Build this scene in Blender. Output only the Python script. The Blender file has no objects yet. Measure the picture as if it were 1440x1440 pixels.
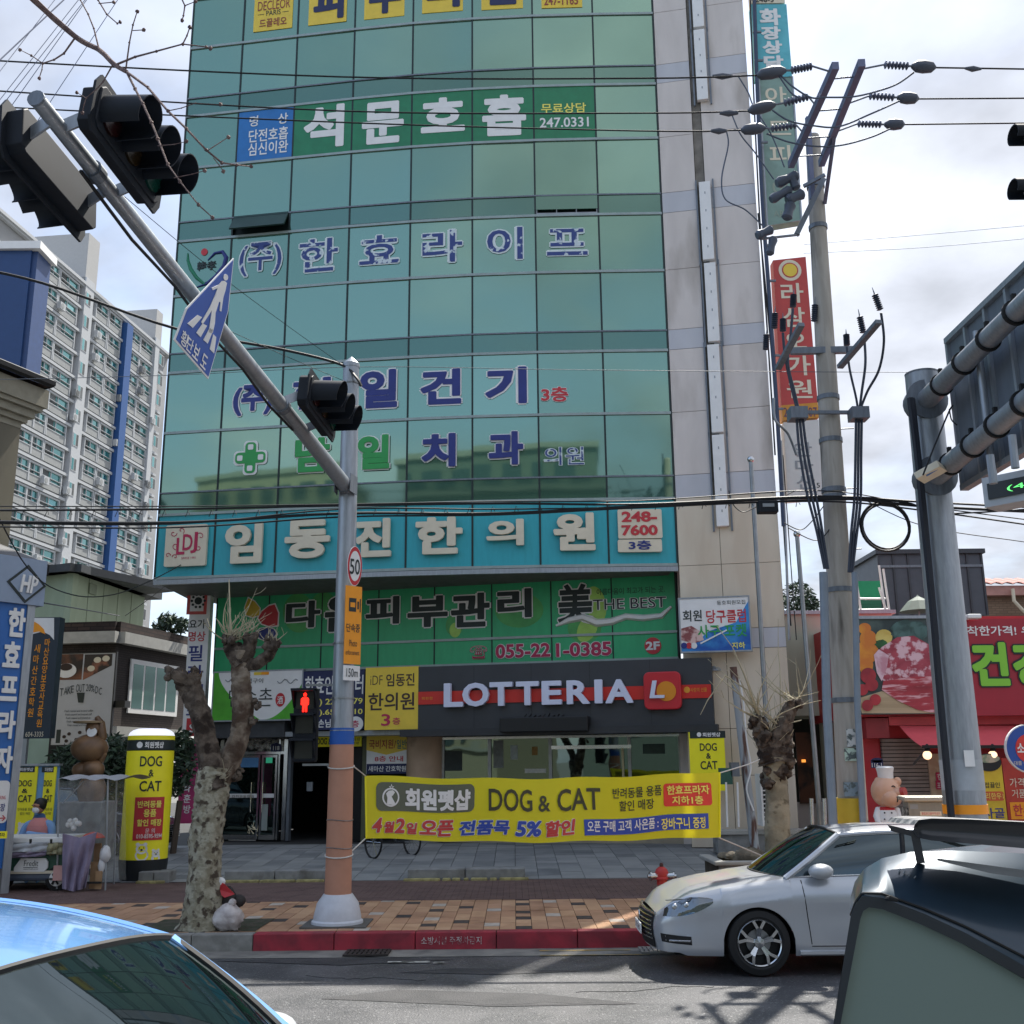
import bpy, math, random
from mathutils import Vector, Matrix
V = Vector
R = math.radians
rnd = random.Random(7)
SC = bpy.context.scene
COL = SC.collection
# ------------------------------------------------------------------ camera
FOC = 1500.0; PITCH = R(13.35); ROLL = R(0.53); CZ = 2.2
cp, sp = math.cos(PITCH), math.sin(PITCH)
f_ = V((0, cp, sp)); r0 = V((1, 0, 0)); u0 = V((0, -sp, cp))
r_ = r0 * math.cos(ROLL) - u0 * math.sin(ROLL)
u_ = u0 * math.cos(ROLL) + r0 * math.sin(ROLL)
CAM = V((0, 0, CZ))
cd = bpy.data.cameras.new('camera'); cam = bpy.data.objects.new('camera', cd); COL.objects.link(cam)
cd.sensor_fit = 'HORIZONTAL'; cd.sensor_width = 36; cd.lens = 36 * FOC / 1440; cd.clip_start = 0.05; cd.clip_end = 3000
m3 = Matrix((r_, u_, -f_)).transposed()
cam.matrix_world = Matrix.Translation(CAM) @ m3.to_4x4()
SC.camera = cam
# ------------------------------------------------------------------ light
SUN_EL, SUN_AZ = 59.0, 28.0          # azimuth measured from +Y towards +X
sdir = V((math.sin(R(SUN_AZ)) * math.cos(R(SUN_EL)), math.cos(R(SUN_AZ)) * math.cos(R(SUN_EL)), math.sin(R(SUN_EL))))
wd = bpy.data.worlds.new('World'); SC.world = wd; wd.use_nodes = True
nt = wd.node_tree; nt.nodes.clear()
def N(t, nt_, **k):
 n = nt_.nodes.new(t)
 for a, b in k.items(): setattr(n, a, b)
 return n
out = N('ShaderNodeOutputWorld', nt); bg = N('ShaderNodeBackground', nt); bg.inputs[1].default_value = 0.12
sky = N('ShaderNodeTexSky', nt, sky_type='NISHITA'); sky.sun_disc = False
sky.sun_elevation = R(SUN_EL); sky.sun_rotation = R(SUN_AZ); sky.air_density = 1.2; sky.dust_density = 1.4; sky.ozone_density = 1.5
tc = N('ShaderNodeTexCoord', nt); sx = N('ShaderNodeSeparateXYZ', nt)
nt.links.new(tc.outputs['Generated'], sx.inputs[0])
def wm(op, a, b=None, clamp=False):
 n = N('ShaderNodeMath', nt, operation=op); n.use_clamp = clamp
 for i, q in enumerate((a, b)):
  if q is None: continue
  if isinstance(q, (int, float)): n.inputs[i].default_value = q
  else: nt.links.new(q, n.inputs[i])
 return n.outputs[0]
zz = wm('ADD', wm('MAXIMUM', sx.outputs[2], 0.0), 0.22)
cx = N('ShaderNodeCombineXYZ', nt)
nt.links.new(wm('DIVIDE', sx.outputs[0], zz), cx.inputs[0]); nt.links.new(wm('DIVIDE', sx.outputs[1], zz), cx.inputs[1])
cx.inputs[2].default_value = 3.3
n1 = N('ShaderNodeTexNoise', nt); n1.inputs['Scale'].default_value = 1.15; n1.inputs['Detail'].default_value = 9; n1.inputs['Roughness'].default_value = 0.52; n1.inputs['Distortion'].default_value = 0.35
nt.links.new(cx.outputs[0], n1.inputs['Vector'])
n2 = N('ShaderNodeTexNoise', nt); n2.inputs['Scale'].default_value = 2.3; n2.inputs['Detail'].default_value = 7
nt.links.new(cx.outputs[0], n2.inputs['Vector'])
# more cloud towards the sun's side (right)
cov = wm('ADD', n1.outputs[0], wm('MULTIPLY', sx.outputs[0], 0.22))
fac = N('ShaderNodeMapRange', nt); fac.interpolation_type = 'SMOOTHSTEP'
fac.inputs['From Min'].default_value = 0.36; fac.inputs['From Max'].default_value = 0.62
nt.links.new(cov, fac.inputs['Value'])
vd = N('ShaderNodeVectorMath', nt, operation='DOT_PRODUCT'); nt.links.new(tc.outputs['Generated'], vd.inputs[0]); vd.inputs[1].default_value = sdir
glow = wm('MULTIPLY', wm('POWER', wm('MAXIMUM', vd.outputs['Value'], 0.0), 5.0), 0.7)
cl = N('ShaderNodeMapRange', nt); cl.inputs['From Min'].default_value = 0.36; cl.inputs['From Max'].default_value = 0.66
cl.inputs['To Min'].default_value = 2.0; cl.inputs['To Max'].default_value = 4.5
nt.links.new(n2.outputs[0], cl.inputs['Value'])
cb = wm('ADD', cl.outputs[0], glow)
cc = N('ShaderNodeVectorMath', nt, operation='SCALE'); cc.inputs[0].default_value = (0.92, 0.97, 1.09); nt.links.new(cb, cc.inputs['Scale'])
mx = N('ShaderNodeMix', nt, data_type='RGBA'); nt.links.new(fac.outputs[0], mx.inputs[0])
sk2 = N('ShaderNodeMix', nt, data_type='RGBA'); sk2.inputs[0].default_value = 0.38; sk2.inputs[7].default_value = (3.0, 3.7, 5.2, 1)
nt.links.new(sky.outputs[0], sk2.inputs[6])
nt.links.new(sk2.outputs[2], mx.inputs[6]); nt.links.new(cc.outputs[0], mx.inputs[7])
nt.links.new(mx.outputs[2], bg.inputs[0]); nt.links.new(bg.outputs[0], out.inputs[0])
sl = bpy.data.lights.new('sun', 'SUN'); sl.energy = 4.2; sl.angle = R(0.6); sl.color = (1, 0.95, 0.87)
so = bpy.data.objects.new('sun', sl); COL.objects.link(so); so.rotation_euler = sdir.to_track_quat('Z', 'Y').to_euler(); so.location = (20, 30, 60)
vs = SC.view_settings; vs.view_transform = 'Standard'; vs.look = 'None'; vs.gamma = 1; vs.use_curve_mapping = False; vs.exposure = 1.16
# ------------------------------------------------------------------ helpers
def ray(px, py): return f_ + r_ * ((px - 720) / FOC) + u_ * ((720 - py) / FOC)
def at(px, py, Y):
 d = ray(px, py); return CAM + d * (Y / d.y)
def gnd(px, py, z=0.0):
 d = ray(px, py); return CAM + d * ((z - CZ) / d.z)
def hx(s):
 s = s.lstrip('#'); c = [int(s[i:i + 2], 16) / 255 for i in (0, 2, 4)]
 return tuple(x / 12.92 if x <= .04045 else ((x + .055) / 1.055) ** 2.4 for x in c)
MATS = {}
def mat(name, color, rough=.6, metal=0., var=.12, scale=4., bump=0., spec=.5, rand=0., alpha=1., emit=0., coat=0., streak=None, bscale=None, trans=0.):
 if name in MATS: return MATS[name]
 if isinstance(color, str): color = hx(color)
 m = bpy.data.materials.new(name); m.use_nodes = True; t = m.node_tree; p = t.nodes['Principled BSDF']
 p.inputs['Roughness'].default_value = rough; p.inputs['Metallic'].default_value = metal
 p.inputs['Specular IOR Level'].default_value = spec; p.inputs['Alpha'].default_value = alpha
 p.inputs['Coat Weight'].default_value = coat; p.inputs['Coat Roughness'].default_value = .05
 p.inputs['Transmission Weight'].default_value = trans
 g = N('ShaderNodeNewGeometry', t)
 no = N('ShaderNodeTexNoise', t); no.inputs['Scale'].default_value = scale; no.inputs['Detail'].default_value = 6; no.inputs['Roughness'].default_value = .6
 vec = g.outputs['Position']
 if streak:
  mp = N('ShaderNodeMapping', t); mp.inputs['Scale'].default_value = streak; t.links.new(vec, mp.inputs[0]); t.links.new(mp.outputs[0], no.inputs['Vector'])
 else: t.links.new(vec, no.inputs['Vector'])
 rp = N('ShaderNodeMapRange', t); rp.inputs['From Min'].default_value = .3; rp.inputs['From Max'].default_value = .7
 rp.inputs['To Min'].default_value = 1 - var; rp.inputs['To Max'].default_value = 1 + var
 t.links.new(no.outputs[0], rp.inputs['Value'])
 fac = rp.outputs[0]
 if rand:
  oi = N('ShaderNodeObjectInfo', t); q = N('ShaderNodeMapRange', t)
  q.inputs['To Min'].default_value = 1 - rand; q.inputs['To Max'].default_value = 1 + rand; t.links.new(oi.outputs['Random'], q.inputs['Value'])
  mu = N('ShaderNodeMath', t, operation='MULTIPLY'); t.links.new(fac, mu.inputs[0]); t.links.new(q.outputs[0], mu.inputs[1]); fac = mu.outputs[0]
 sc = N('ShaderNodeVectorMath', t, operation='SCALE'); sc.inputs[0].default_value = color; t.links.new(fac, sc.inputs['Scale'])
 t.links.new(sc.outputs[0], p.inputs['Base Color'])
 if bump:
  b = N('ShaderNodeBump', t); b.inputs['Strength'].default_value = min(1, bump); b.inputs['Distance'].default_value = .02 * max(1, bump)
  n2 = N('ShaderNodeTexNoise', t); n2.inputs['Scale'].default_value = bscale or scale * 6; n2.inputs['Detail'].default_value = 5
  t.links.new(vec, n2.inputs['Vector']); t.links.new(n2.outputs[0], b.inputs['Height']); t.links.new(b.outputs[0], p.inputs['Normal'])
 if emit:
  p.inputs['Emission Color'].default_value = (*color, 1); p.inputs['Emission Strength'].default_value = emit
 MATS[name] = m; return m
def mixmat(name, c1, c2, scale, lo=.45, hi=.55, rough=.7, bump=.3, streak=None, bscale=None, metal=0, detail=6, c3=None, lo3=.6, hi3=.64, scale3=None):
 """two (or three) colour patchy surface"""
 if name in MATS: return MATS[name]
 c1, c2 = (hx(c) if isinstance(c, str) else c for c in (c1, c2))
 m = bpy.data.materials.new(name); m.use_nodes = True; t = m.node_tree; p = t.nodes['Principled BSDF']
 p.inputs['Roughness'].default_value = rough; p.inputs['Metallic'].default_value = metal
 g = N('ShaderNodeNewGeometry', t); vec = g.outputs['Position']
 if streak:
  mp = N('ShaderNodeMapping', t); mp.inputs['Scale'].default_value = streak; t.links.new(vec, mp.inputs[0]); vec = mp.outputs[0]
 no = N('ShaderNodeTexNoise', t); no.inputs['Scale'].default_value = scale; no.inputs['Detail'].default_value = detail; no.inputs['Distortion'].default_value = .4
 t.links.new(vec, no.inputs['Vector'])
 r = N('ShaderNodeMapRange', t); r.inputs['From Min'].default_value = lo; r.inputs['From Max'].default_value = hi; t.links.new(no.outputs[0], r.inputs['Value'])
 mx = N('ShaderNodeMix', t, data_type='RGBA'); mx.inputs[6].default_value = (*c1, 1); mx.inputs[7].default_value = (*c2, 1); t.links.new(r.outputs[0], mx.inputs[0])
 o = mx.outputs[2]
 if c3:
  c3 = hx(c3) if isinstance(c3, str) else c3
  n3 = N('ShaderNodeTexNoise', t); n3.inputs['Scale'].default_value = scale3 or scale * .6; n3.inputs['Detail'].default_value = 5; n3.noise_dimensions = '4D'; n3.inputs['W'].default_value = 3.7
  t.links.new(vec, n3.inputs['Vector'])
  r3 = N('ShaderNodeMapRange', t); r3.inputs['From Min'].default_value = lo3; r3.inputs['From Max'].default_value = hi3; t.links.new(n3.outputs[0], r3.inputs['Value'])
  m4 = N('ShaderNodeMix', t, data_type='RGBA'); m4.inputs[7].default_value = (*c3, 1); t.links.new(o, m4.inputs[6]); t.links.new(r3.outputs[0], m4.inputs[0]); o = m4.outputs[2]
 t.links.new(o, p.inputs['Base Color'])
 b = N('ShaderNodeBump', t); b.inputs['Strength'].default_value = bump; b.inputs['Distance'].default_value = .02
 n2 = N('ShaderNodeTexNoise', t); n2.inputs['Scale'].default_value = bscale or scale * 4; n2.inputs['Detail'].default_value = 6
 t.links.new(vec, n2.inputs['Vector']); t.links.new(n2.outputs[0], b.inputs['Height']); t.links.new(b.outputs[0], p.inputs['Normal'])
 MATS[name] = m; return m
def glassmat(name, dif, glo, fac, rough=.02, wav=0.02, var=.1):
 """coated window glass: a tinted mirror over a dark body"""
 if name in MATS: return MATS[name]
 dif, glo = (hx(c) if isinstance(c, str) else c for c in (dif, glo))
 m = bpy.data.materials.new(name); m.use_nodes = True; t = m.node_tree; t.nodes.clear()
 o = N('ShaderNodeOutputMaterial', t); mx = N('ShaderNodeMixShader', t); d = N('ShaderNodeBsdfDiffuse', t); g = N('ShaderNodeBsdfAnisotropic', t)
 d.inputs[0].default_value = (*dif, 1); g.inputs['Color'].default_value = (*glo, 1); g.inputs['Roughness'].default_value = rough
 oi = N('ShaderNodeObjectInfo', t); q = N('ShaderNodeMapRange', t); q.inputs['To Min'].default_value = fac - var; q.inputs['To Max'].default_value = fac + var
 t.links.new(oi.outputs['Random'], q.inputs['Value'])
 fr = N('ShaderNodeFresnel', t); fr.inputs[0].default_value = 1.5
 ad = N('ShaderNodeMath', t, operation='ADD'); ad.use_clamp = True; t.links.new(fr.outputs[0], ad.inputs[0]); t.links.new(q.outputs[0], ad.inputs[1]); t.links.new(ad.outputs[0], mx.inputs[0])
 t.links.new(d.outputs[0], mx.inputs[1]); t.links.new(g.outputs[0], mx.inputs[2]); t.links.new(mx.outputs[0], o.inputs[0])
 if wav:
  ge = N('ShaderNodeNewGeometry', t); no = N('ShaderNodeTexNoise', t); no.inputs['Scale'].default_value = .7; no.inputs['Detail'].default_value = 2
  t.links.new(ge.outputs['Position'], no.inputs['Vector'])
  b = N('ShaderNodeBump', t); b.inputs['Strength'].default_value = 1; b.inputs['Distance'].default_value = wav; t.links.new(no.outputs[0], b.inputs['Height']); t.links.new(b.outputs[0], g.inputs['Normal'])
 MATS[name] = m; return m
class Fr:
 """a plane in the world: a along u, b up v, c out along n"""
 def __init__(s, A, B=None, z=0., u=None, v=None):
  s.o = V((A[0], A[1], z if len(A) < 3 else A[2]))
  if u is None:
   d = V((B[0] - A[0], B[1] - A[1], 0)); s.w = d.length; s.u = d.normalized(); s.v = V((0, 0, 1))
  else: s.u = u.normalized(); s.v = v.normalized(); s.w = 0
  s.n = s.u.cross(s.v).normalized()
 def P(s, a, b, c=0.): return s.o + s.u * a + s.v * b + s.n * c
 def hit(s, px, py, c=0.):
  d = ray(px, py); o = s.o + s.n * c; k = (o - CAM).dot(s.n) / d.dot(s.n); p = CAM + d * k - o
  uu, vv, uv = 1., 1., s.u.dot(s.v); a, b = p.dot(s.u), p.dot(s.v); den = 1 - uv * uv
  return ((a - uv * b) / den, (b - uv * a) / den)
 def box(s, x0, y0, x1, y1, c=0.):
  xm, ym = (x0 + x1) / 2, (y0 + y1) / 2
  return (s.hit(x0, ym, c)[0], s.hit(xm, y1, c)[1], s.hit(x1, ym, c)[0], s.hit(xm, y0, c)[1])
 def pts(s, L, c=0.): return [s.hit(x, y, c) for x, y in L]
WF = Fr((0, 0, 0), u=V((1, 0, 0)), v=V((0, 0, 1)))
def yfr(Y, ang=0.):   # frame parallel to the street at depth Y
 return Fr((0, Y), (math.cos(R(ang)), Y + math.sin(R(ang))))
WLOC = {}
class MB:
 def __init__(s): s.v = []; s.f = []; s.m = []
 def add(s, vs, fs, m=0):
  k = len(s.v); s.v += [V(p) for p in vs]; s.f += [tuple(i + k for i in q) for q in fs]; s.m += [m] * len(fs); return s
 BF = [(0, 1, 2, 3), (7, 6, 5, 4), (0, 4, 5, 1), (1, 5, 6, 2), (2, 6, 7, 3), (3, 7, 4, 0)]
 def bf(s, fr, a0, a1, b0, b1, c0, c1, m=0):
  if a0 > a1: a0, a1 = a1, a0
  if b0 > b1: b0, b1 = b1, b0
  if c0 > c1: c0, c1 = c1, c0
  return s.add([fr.P(a, b, c) for c in (c1, c0) for a, b in ((a0, b0), (a1, b0), (a1, b1), (a0, b1))], s.BF, m)
 def bx(s, x0, x1, y0, y1, z0, z1, m=0): return s.bf(WF, x0, x1, z0, z1, -y1, -y0, m)
 def bar(s, p, q, w, h=None, m=0, up=V((0, 0, 1))):
  p, q = V(p), V(q); d = (q - p); L = d.length; d.normalize(); h = h or w
  sd = d.cross(up)
  if sd.length < 1e-3: sd = d.cross(V((1, 0, 0)))
  sd.normalize(); u2 = sd.cross(d)
  vs = [b + sd * i * w / 2 + u2 * j * h / 2 for b in (p, q) for i, j in ((-1, -1), (1, -1), (1, 1), (-1, 1))]
  return s.add(vs, [(3, 2, 1, 0), (4, 5, 6, 7), (0, 1, 5, 4), (1, 2, 6, 5), (2, 3, 7, 6), (3, 0, 4, 7)], m)
 def tube(s, pts, r, n=8, m=0, cap=True, close=False):
  pts = [V(p) for p in pts]; K = len(pts); rs = r if isinstance(r, (list, tuple)) else [r] * K
  prev = None; rings = []
  for i, p in enumerate(pts):
   if close: t = pts[(i + 1) % K] - pts[i - 1]
   else: t = pts[min(i + 1, K - 1)] - pts[max(i - 1, 0)]
   t.normalize()
   if prev is None:
    a = V((0, 0, 1)) if abs(t.z) < .9 else V((1, 0, 0)); a = (a - t * a.dot(t)).normalized()
   else:
    a = prev - t * prev.dot(t); a = a.normalized() if a.length > 1e-6 else V((1, 0, 0))
   prev = a; b = t.cross(a); rings.append([p + (a * math.cos(2 * math.pi * j / n) + b * math.sin(2 * math.pi * j / n)) * rs[i] for j in range(n)])
  vs = [q for g in rings for q in g]; fs = []
  for i in range(K if close else K - 1):
   k2 = (i + 1) % K
   for j in range(n): fs.append((i * n + j, i * n + (j + 1) % n, k2 * n + (j + 1) % n, k2 * n + j))
  if cap and not close: fs += [tuple(range(n))[::-1], tuple(range((K - 1) * n, K * n))]
  return s.add(vs, fs, m)
 def lathe(s, c, prof, n=24, m=0, ax=None, cap=True):
  c = V(c); ax = (ax or V((0, 0, 1))).normalized()
  a = V((1, 0, 0)) if abs(ax.x) < .9 else V((0, 1, 0)); a = (a - ax * a.dot(ax)).normalized(); b = ax.cross(a)
  vs = [c + ax * z + (a * math.cos(2 * math.pi * j / n) + b * math.sin(2 * math.pi * j / n)) * max(r, 1e-4) for r, z in prof for j in range(n)]
  fs = [(i * n + j, i * n + (j + 1) % n, (i + 1) * n + (j + 1) % n, (i + 1) * n + j) for i in range(len(prof) - 1) for j in range(n)]
  if cap and prof[0][0] > 1e-3: fs.append(tuple(range(n))[::-1])
  if cap and prof[-1][0] > 1e-3: fs.append(tuple(range((len(prof) - 1) * n, len(prof) * n)))
  return s.add(vs, fs, m)
 def sph(s, c, r, n=16, k=10, m=0, rot=None, jit=0.):
  c = V(c); r = V(r) if not isinstance(r, (int, float)) else V((r, r, r)); vs = []
  for i in range(k + 1):
   th = math.pi * i / k
   for j in range(n):
    ph = 2 * math.pi * j / n; q = V((math.sin(th) * math.cos(ph) * r.x, math.sin(th) * math.sin(ph) * r.y, math.cos(th) * r.z))
    if jit: q *= 1 + rnd.uniform(-jit, jit)
    if rot: q = rot @ q
    vs.append(c + q)
  return s.add(vs, [(i * n + j, (i + 1) * n + j, (i + 1) * n + (j + 1) % n, i * n + (j + 1) % n) for i in range(k) for j in range(n)], m)
 def prism(s, fr, poly, c0, c1, m=0):
  n = len(poly); A = sum(poly[i][0] * poly[(i + 1) % n][1] - poly[(i + 1) % n][0] * poly[i][1] for i in range(n))
  if A < 0: poly = poly[::-1]
  if c0 > c1: c0, c1 = c1, c0
  vs = [fr.P(a, b, c1) for a, b in poly] + [fr.P(a, b, c0) for a, b in poly]
  return s.add(vs, [tuple(range(n)), tuple(range(2 * n - 1, n - 1, -1))] + [(i, n + i, n + (i + 1) % n, (i + 1) % n) for i in range(n)], m)
 def disc(s, fr, a, b, ra, rb, c0, c1, n=24, m=0): return s.prism(fr, [(a + ra * math.cos(2 * math.pi * i / n), b + rb * math.sin(2 * math.pi * i / n)) for i in range(n)], c0, c1, m)
 def rrect(s, fr, a0, b0, a1, b1, rad, c0, c1, m=0, k=5):
  P = []
  for cxx, cyy, st in ((a1 - rad, b1 - rad, 0), (a0 + rad, b1 - rad, 90), (a0 + rad, b0 + rad, 180), (a1 - rad, b0 + rad, 270)):
   P += [(cxx + rad * math.cos(R(st + 90 * i / k)), cyy + rad * math.sin(R(st + 90 * i / k))) for i in range(k + 1)]
  return s.prism(fr, P, c0, c1, m)
 def grid(s, fn, nu, nv, m=0, flip=False):
  vs = [fn(i / nu, j / nv) for i in range(nu + 1) for j in range(nv + 1)]; w = nv + 1
  fs = [(i * w + j, (i + 1) * w + j, (i + 1) * w + j + 1, i * w + j + 1) for i in range(nu) for j in range(nv)]
  if flip: fs = [q[::-1] for q in fs]
  return s.add(vs, fs, m)
 def build(s, name, mats, parent=None, smooth=False, bev=0, thick=0, **k):
  me = bpy.data.meshes.new(name)
  if parent is not None: o0 = WLOC[parent.name]
  elif s.v:
   xs = [p.x for p in s.v]; ys = [p.y for p in s.v]; zs = [p.z for p in s.v]; o0 = V(((min(xs) + max(xs)) / 2, (min(ys) + max(ys)) / 2, min(zs)))
  me.from_pydata([tuple(p - o0) for p in s.v], [], s.f)
  for m in (mats if isinstance(mats, (list, tuple)) else [mats]): me.materials.append(m)
  if len(set(s.m)) > 1: me.polygons.foreach_set('material_index', s.m)
  if smooth: me.polygons.foreach_set('use_smooth', [True] * len(me.polygons))
  me.update()
  o = bpy.data.objects.new(name, me); COL.objects.link(o)
  if parent is not None: o.parent = parent; WLOC[o.name] = o0
  else: o.location = o0; WLOC[o.name] = o0
  if thick: q = o.modifiers.new('solid', 'SOLIDIFY'); q.thickness = thick; q.offset = 0
  if bev: q = o.modifiers.new('bevel', 'BEVEL'); q.width = bev; q.segments = 2; q.limit_method = 'ANGLE'; q.angle_limit = R(40)
  if smooth: o.modifiers.new('es', 'EDGE_SPLIT').split_angle = R(38)
  if k: tag(o, **k)
  return o
def tag(o, label=None, cat=None, group=None, kind=None):
 if label: o['label'] = label
 if cat: o['category'] = cat
 if group: o['group'] = group
 if kind: o['kind'] = kind
 return o
def thing(name, label, cat, loc=(0, 0, 0), group=None, kind=None):
 o = bpy.data.objects.new(name, None); COL.objects.link(o); o.location = loc; o.empty_display_size = .2; WLOC[o.name] = V(loc)
 return tag(o, label, cat, group, kind)
def inst(src, parent, off, name=None):       # another piece sharing src's mesh, moved by off
 o = src.copy(); COL.objects.link(o); o.parent = parent; o.location = src.location + V(off); WLOC[o.name] = WLOC[parent.name] + o.location if parent else o.location
 return o
def clone(o, parent=None, **k):
 c = o.copy(); COL.objects.link(c); c.parent = parent; WLOC[c.name] = WLOC.get(o.name, V((0, 0, 0)))
 for ch in list(o.children): clone(ch, c)
 if k: tag(c, **k)
 return c
TC = {}
def glyph(s, bold=0., flat=True):
 key = (s, bold)
 if key in TC: return TC[key]
 cu = bpy.data.curves.new('t', 'FONT'); cu.body = s; cu.size = 1; cu.offset = bold; cu.resolution_u = 3; cu.align_x = 'CENTER'; cu.space_line = 1.1
 ob = bpy.data.objects.new('t', cu); me = bpy.data.meshes.new_from_object(ob)
 vs = [v.co.copy() for v in me.vertices]; fs = [tuple(p.vertices) for p in me.polygons]
 bpy.data.objects.remove(ob); bpy.data.curves.remove(cu); bpy.data.meshes.remove(me)
 TC[key] = (vs, fs); return TC[key]
def text(mb, fr, s, bx, c=.01, ext=.004, bold=0.02, m=0, shear=0., grow=0.):
 """lettering s fitted into the rectangle bx=(a0,b0,a1,b1) of frame fr"""
 base = min(bold, .016); res = bold - base
 vs, fs = glyph(s, base)
 if not vs: print('NO GLYPH', s); return mb
 x0, x1 = min(v.x for v in vs) - max(res, 0), max(v.x for v in vs) + max(res, 0); y0, y1 = min(v.y for v in vs) - max(res, 0), max(v.y for v in vs) + max(res, 0)
 a0, b0, a1, b1 = bx; a0 -= grow; b0 -= grow; a1 += grow; b1 += grow
 if a1 < a0: a0, a1 = a1, a0
 kx, ky = (a1 - a0) / (x1 - x0), (b1 - b0) / (y1 - y0)
 if res > .004: offs = [(res * math.cos(2 * math.pi * i / 8 + .39), res * math.sin(2 * math.pi * i / 8 + .39)) for i in range(8)] + [(0, 0)]
 else: offs = [(0, 0)]
 ed = {}
 if ext > .006:      # solid letters: give them sides
  for f in fs:
   for i in range(len(f)):
    e = (f[i], f[(i + 1) % len(f)])
    if (e[1], e[0]) in ed: del ed[(e[1], e[0])]
    else: ed[e] = 1
 for n_, (ox, oy) in enumerate(offs):
  q = [(a0 + (v.x + ox - x0) * kx + shear * (v.y + oy - y0) * ky, b0 + (v.y + oy - y0) * ky) for v in vs]
  e2 = ext + n_ * .0004
  mb.add([fr.P(a, b, c + e2) for a, b in q], fs, m)
  vs2 = []; f2 = []
  for (i, j) in ed:
   k = len(vs2); vs2 += [fr.P(*q[i], c + e2), fr.P(*q[j], c + e2), fr.P(*q[j], c), fr.P(*q[i], c)]; f2.append((k, k + 3, k + 2, k + 1))
  if ed: mb.add(vs2, f2, m)
 return mb
def letters(fr, s, px, mt, parent, c=.01, ext=.004, bold=.02, shear=0., name='lettering', edge=None, ew=.03, loc=None, **k):
 """px is a box in photo pixels on frame fr (or loc, already in frame units)"""
 bx = loc or fr.box(*px, c)
 if edge:
  q = MB(); text(q, fr, s, bx, c, min(ext, .004) * .5, bold + ew, 0, shear, grow=(bx[3] - bx[1]) * ew * .8); q.build(name + '_outline', edge, parent)
  c += .0065
 q = MB(); text(q, fr, s, bx, c, ext, bold, 0, shear); return q.build(name, mt, parent, **k)
def sign(name, label, fr, px, mt, cat='sign', thk=.08, c=.02, T=(), group=None, frame=None, loc=None, side=None):
 bx = loc or fr.box(*px, c + thk)
 a0, b0, a1, b1 = bx
 t = thing(name, label, cat, fr.P((a0 + a1) / 2, b0, c), group)
 MB().bf(fr, a0, a1, b0, b1, c, c + thk).build('board', mt, t)
 if frame:
  w = .035; q = MB(); e = c + thk + .012
  q.bf(fr, a0 - w, a0, b0 - w, b1 + w, c - .005, e); q.bf(fr, a1, a1 + w, b0 - w, b1 + w, c - .005, e); q.bf(fr, a0, a1, b0 - w, b0, c - .005, e); q.bf(fr, a0, a1, b1, b1 + w, c - .005, e)
  q.build('frame', frame, t)
 for s in T:
  s = list(s); o = s[3] if len(s) > 3 else {}
  letters(fr, s[0], s[1], s[2], t, c=c + thk + .003, **o)
 return t
# ------------------------------------------------------------------ palette
M = {}
def pal(k, *a, **q): M[k] = mat(k, *a, **q)
pal('white', '#e4e4e2', .5, var=.05); pal('cream', '#d8cfb8', .5, var=.06); pal('black', '#101214', .5, var=.2); pal('ink', '#1d2a2a', .5, var=.1)
pal('navy', '#23307a', .45, var=.1); pal('navy_dark', '#1b2450', .5, var=.1); pal('red', '#c03038', .45, var=.08); pal('crimson', '#b3244f', .5, var=.08)
pal('sign_yellow', '#fbf024', .45, var=.04); pal('board_yellow', '#e3c542', .5, var=.06); pal('lemon', '#efe46a', .5, var=.05)
pal('signal_black', '#141a22', .6, var=.2, spec=.3); pal('galv', '#9aa0a6', .42, .55, var=.14, scale=6, streak=(4, 4, .6)); pal('galv_dark', '#70777f', .5, .4, var=.2, scale=5, streak=(4, 4, .7))
pal('steel', '#c9ccce', .22, 1., var=.08); pal('steel_dull', '#8f9294', .4, .8, var=.15)
pal('turquoise', '#2fa3b0', .4, var=.07, streak=(3, 3, .5)); pal('sign_green', '#33ad74', .4, var=.08, streak=(2, 2, .5)); pal('band_green', '#1c7a50', .35, var=.12)
pal('leaf_green', '#7cc03c', .5, var=.06); pal('pale_green', '#63b25a', .45, var=.06); pal('letter_green', '#2c9a4c', .45, var=.06)
pal('blue', '#1d6fb4', .45, var=.1); pal('sky_blue', '#6f9fd0', .5, var=.05); pal('sign_blue', '#2a4f9e', .45, var=.06)
pal('orange', '#ef9a1c', .5, var=.06); pal('gold', '#d99a2b', .45, var=.06); pal('pink', '#d88a84', .7, var=.06)
pal('rubber', '#121314', .7, var=.2); pal('wire', '#101216', .6, var=.1); pal('cable_blue', '#33415a', .55, var=.15)
pal('soffit', '#5d605e', .7, var=.2, scale=3); pal('fascia', '#35383c', .55, var=.12, scale=1.5, bump=.1)
pal('mullion', '#0e2322', .5, var=.1); pal('transom', '#93a09e', .4, .3, var=.12)
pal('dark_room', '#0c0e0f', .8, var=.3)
pal('grey_text', '#8a8f92', .6, var=.05)
M['glass'] = glassmat('curtain_glass', '#39675b', '#a6c4ae', .46, .03, .0014, .075)
M['glass_vent'] = glassmat('vent_glass', '#2c5349', '#8fad9c', .38, .05, .0014, .04)
M['shop_glass'] = glassmat('shop_glass', '#0a100f', '#a8bfb6', .25, .02, .006, .02)
M['car_glass'] = glassmat('car_glass', '#0b1113', '#b8c8cc', .12, .02, 0, .0)
M['stone'] = mixmat('stone_cladding', '#d8d0ca', '#cbc3bd', 1.2, .35, .65, .75, .08, streak=(1.3, 1.3, .35), bscale=30, c3='#857a6c', lo3=.58, hi3=.8)
M['stone_blue'] = mixmat('stone_band', '#c4c5ca', '#b8b9be', 1.2, .35, .65, .7, .06, streak=(1.3, 1.3, .35), bscale=30)
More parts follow.
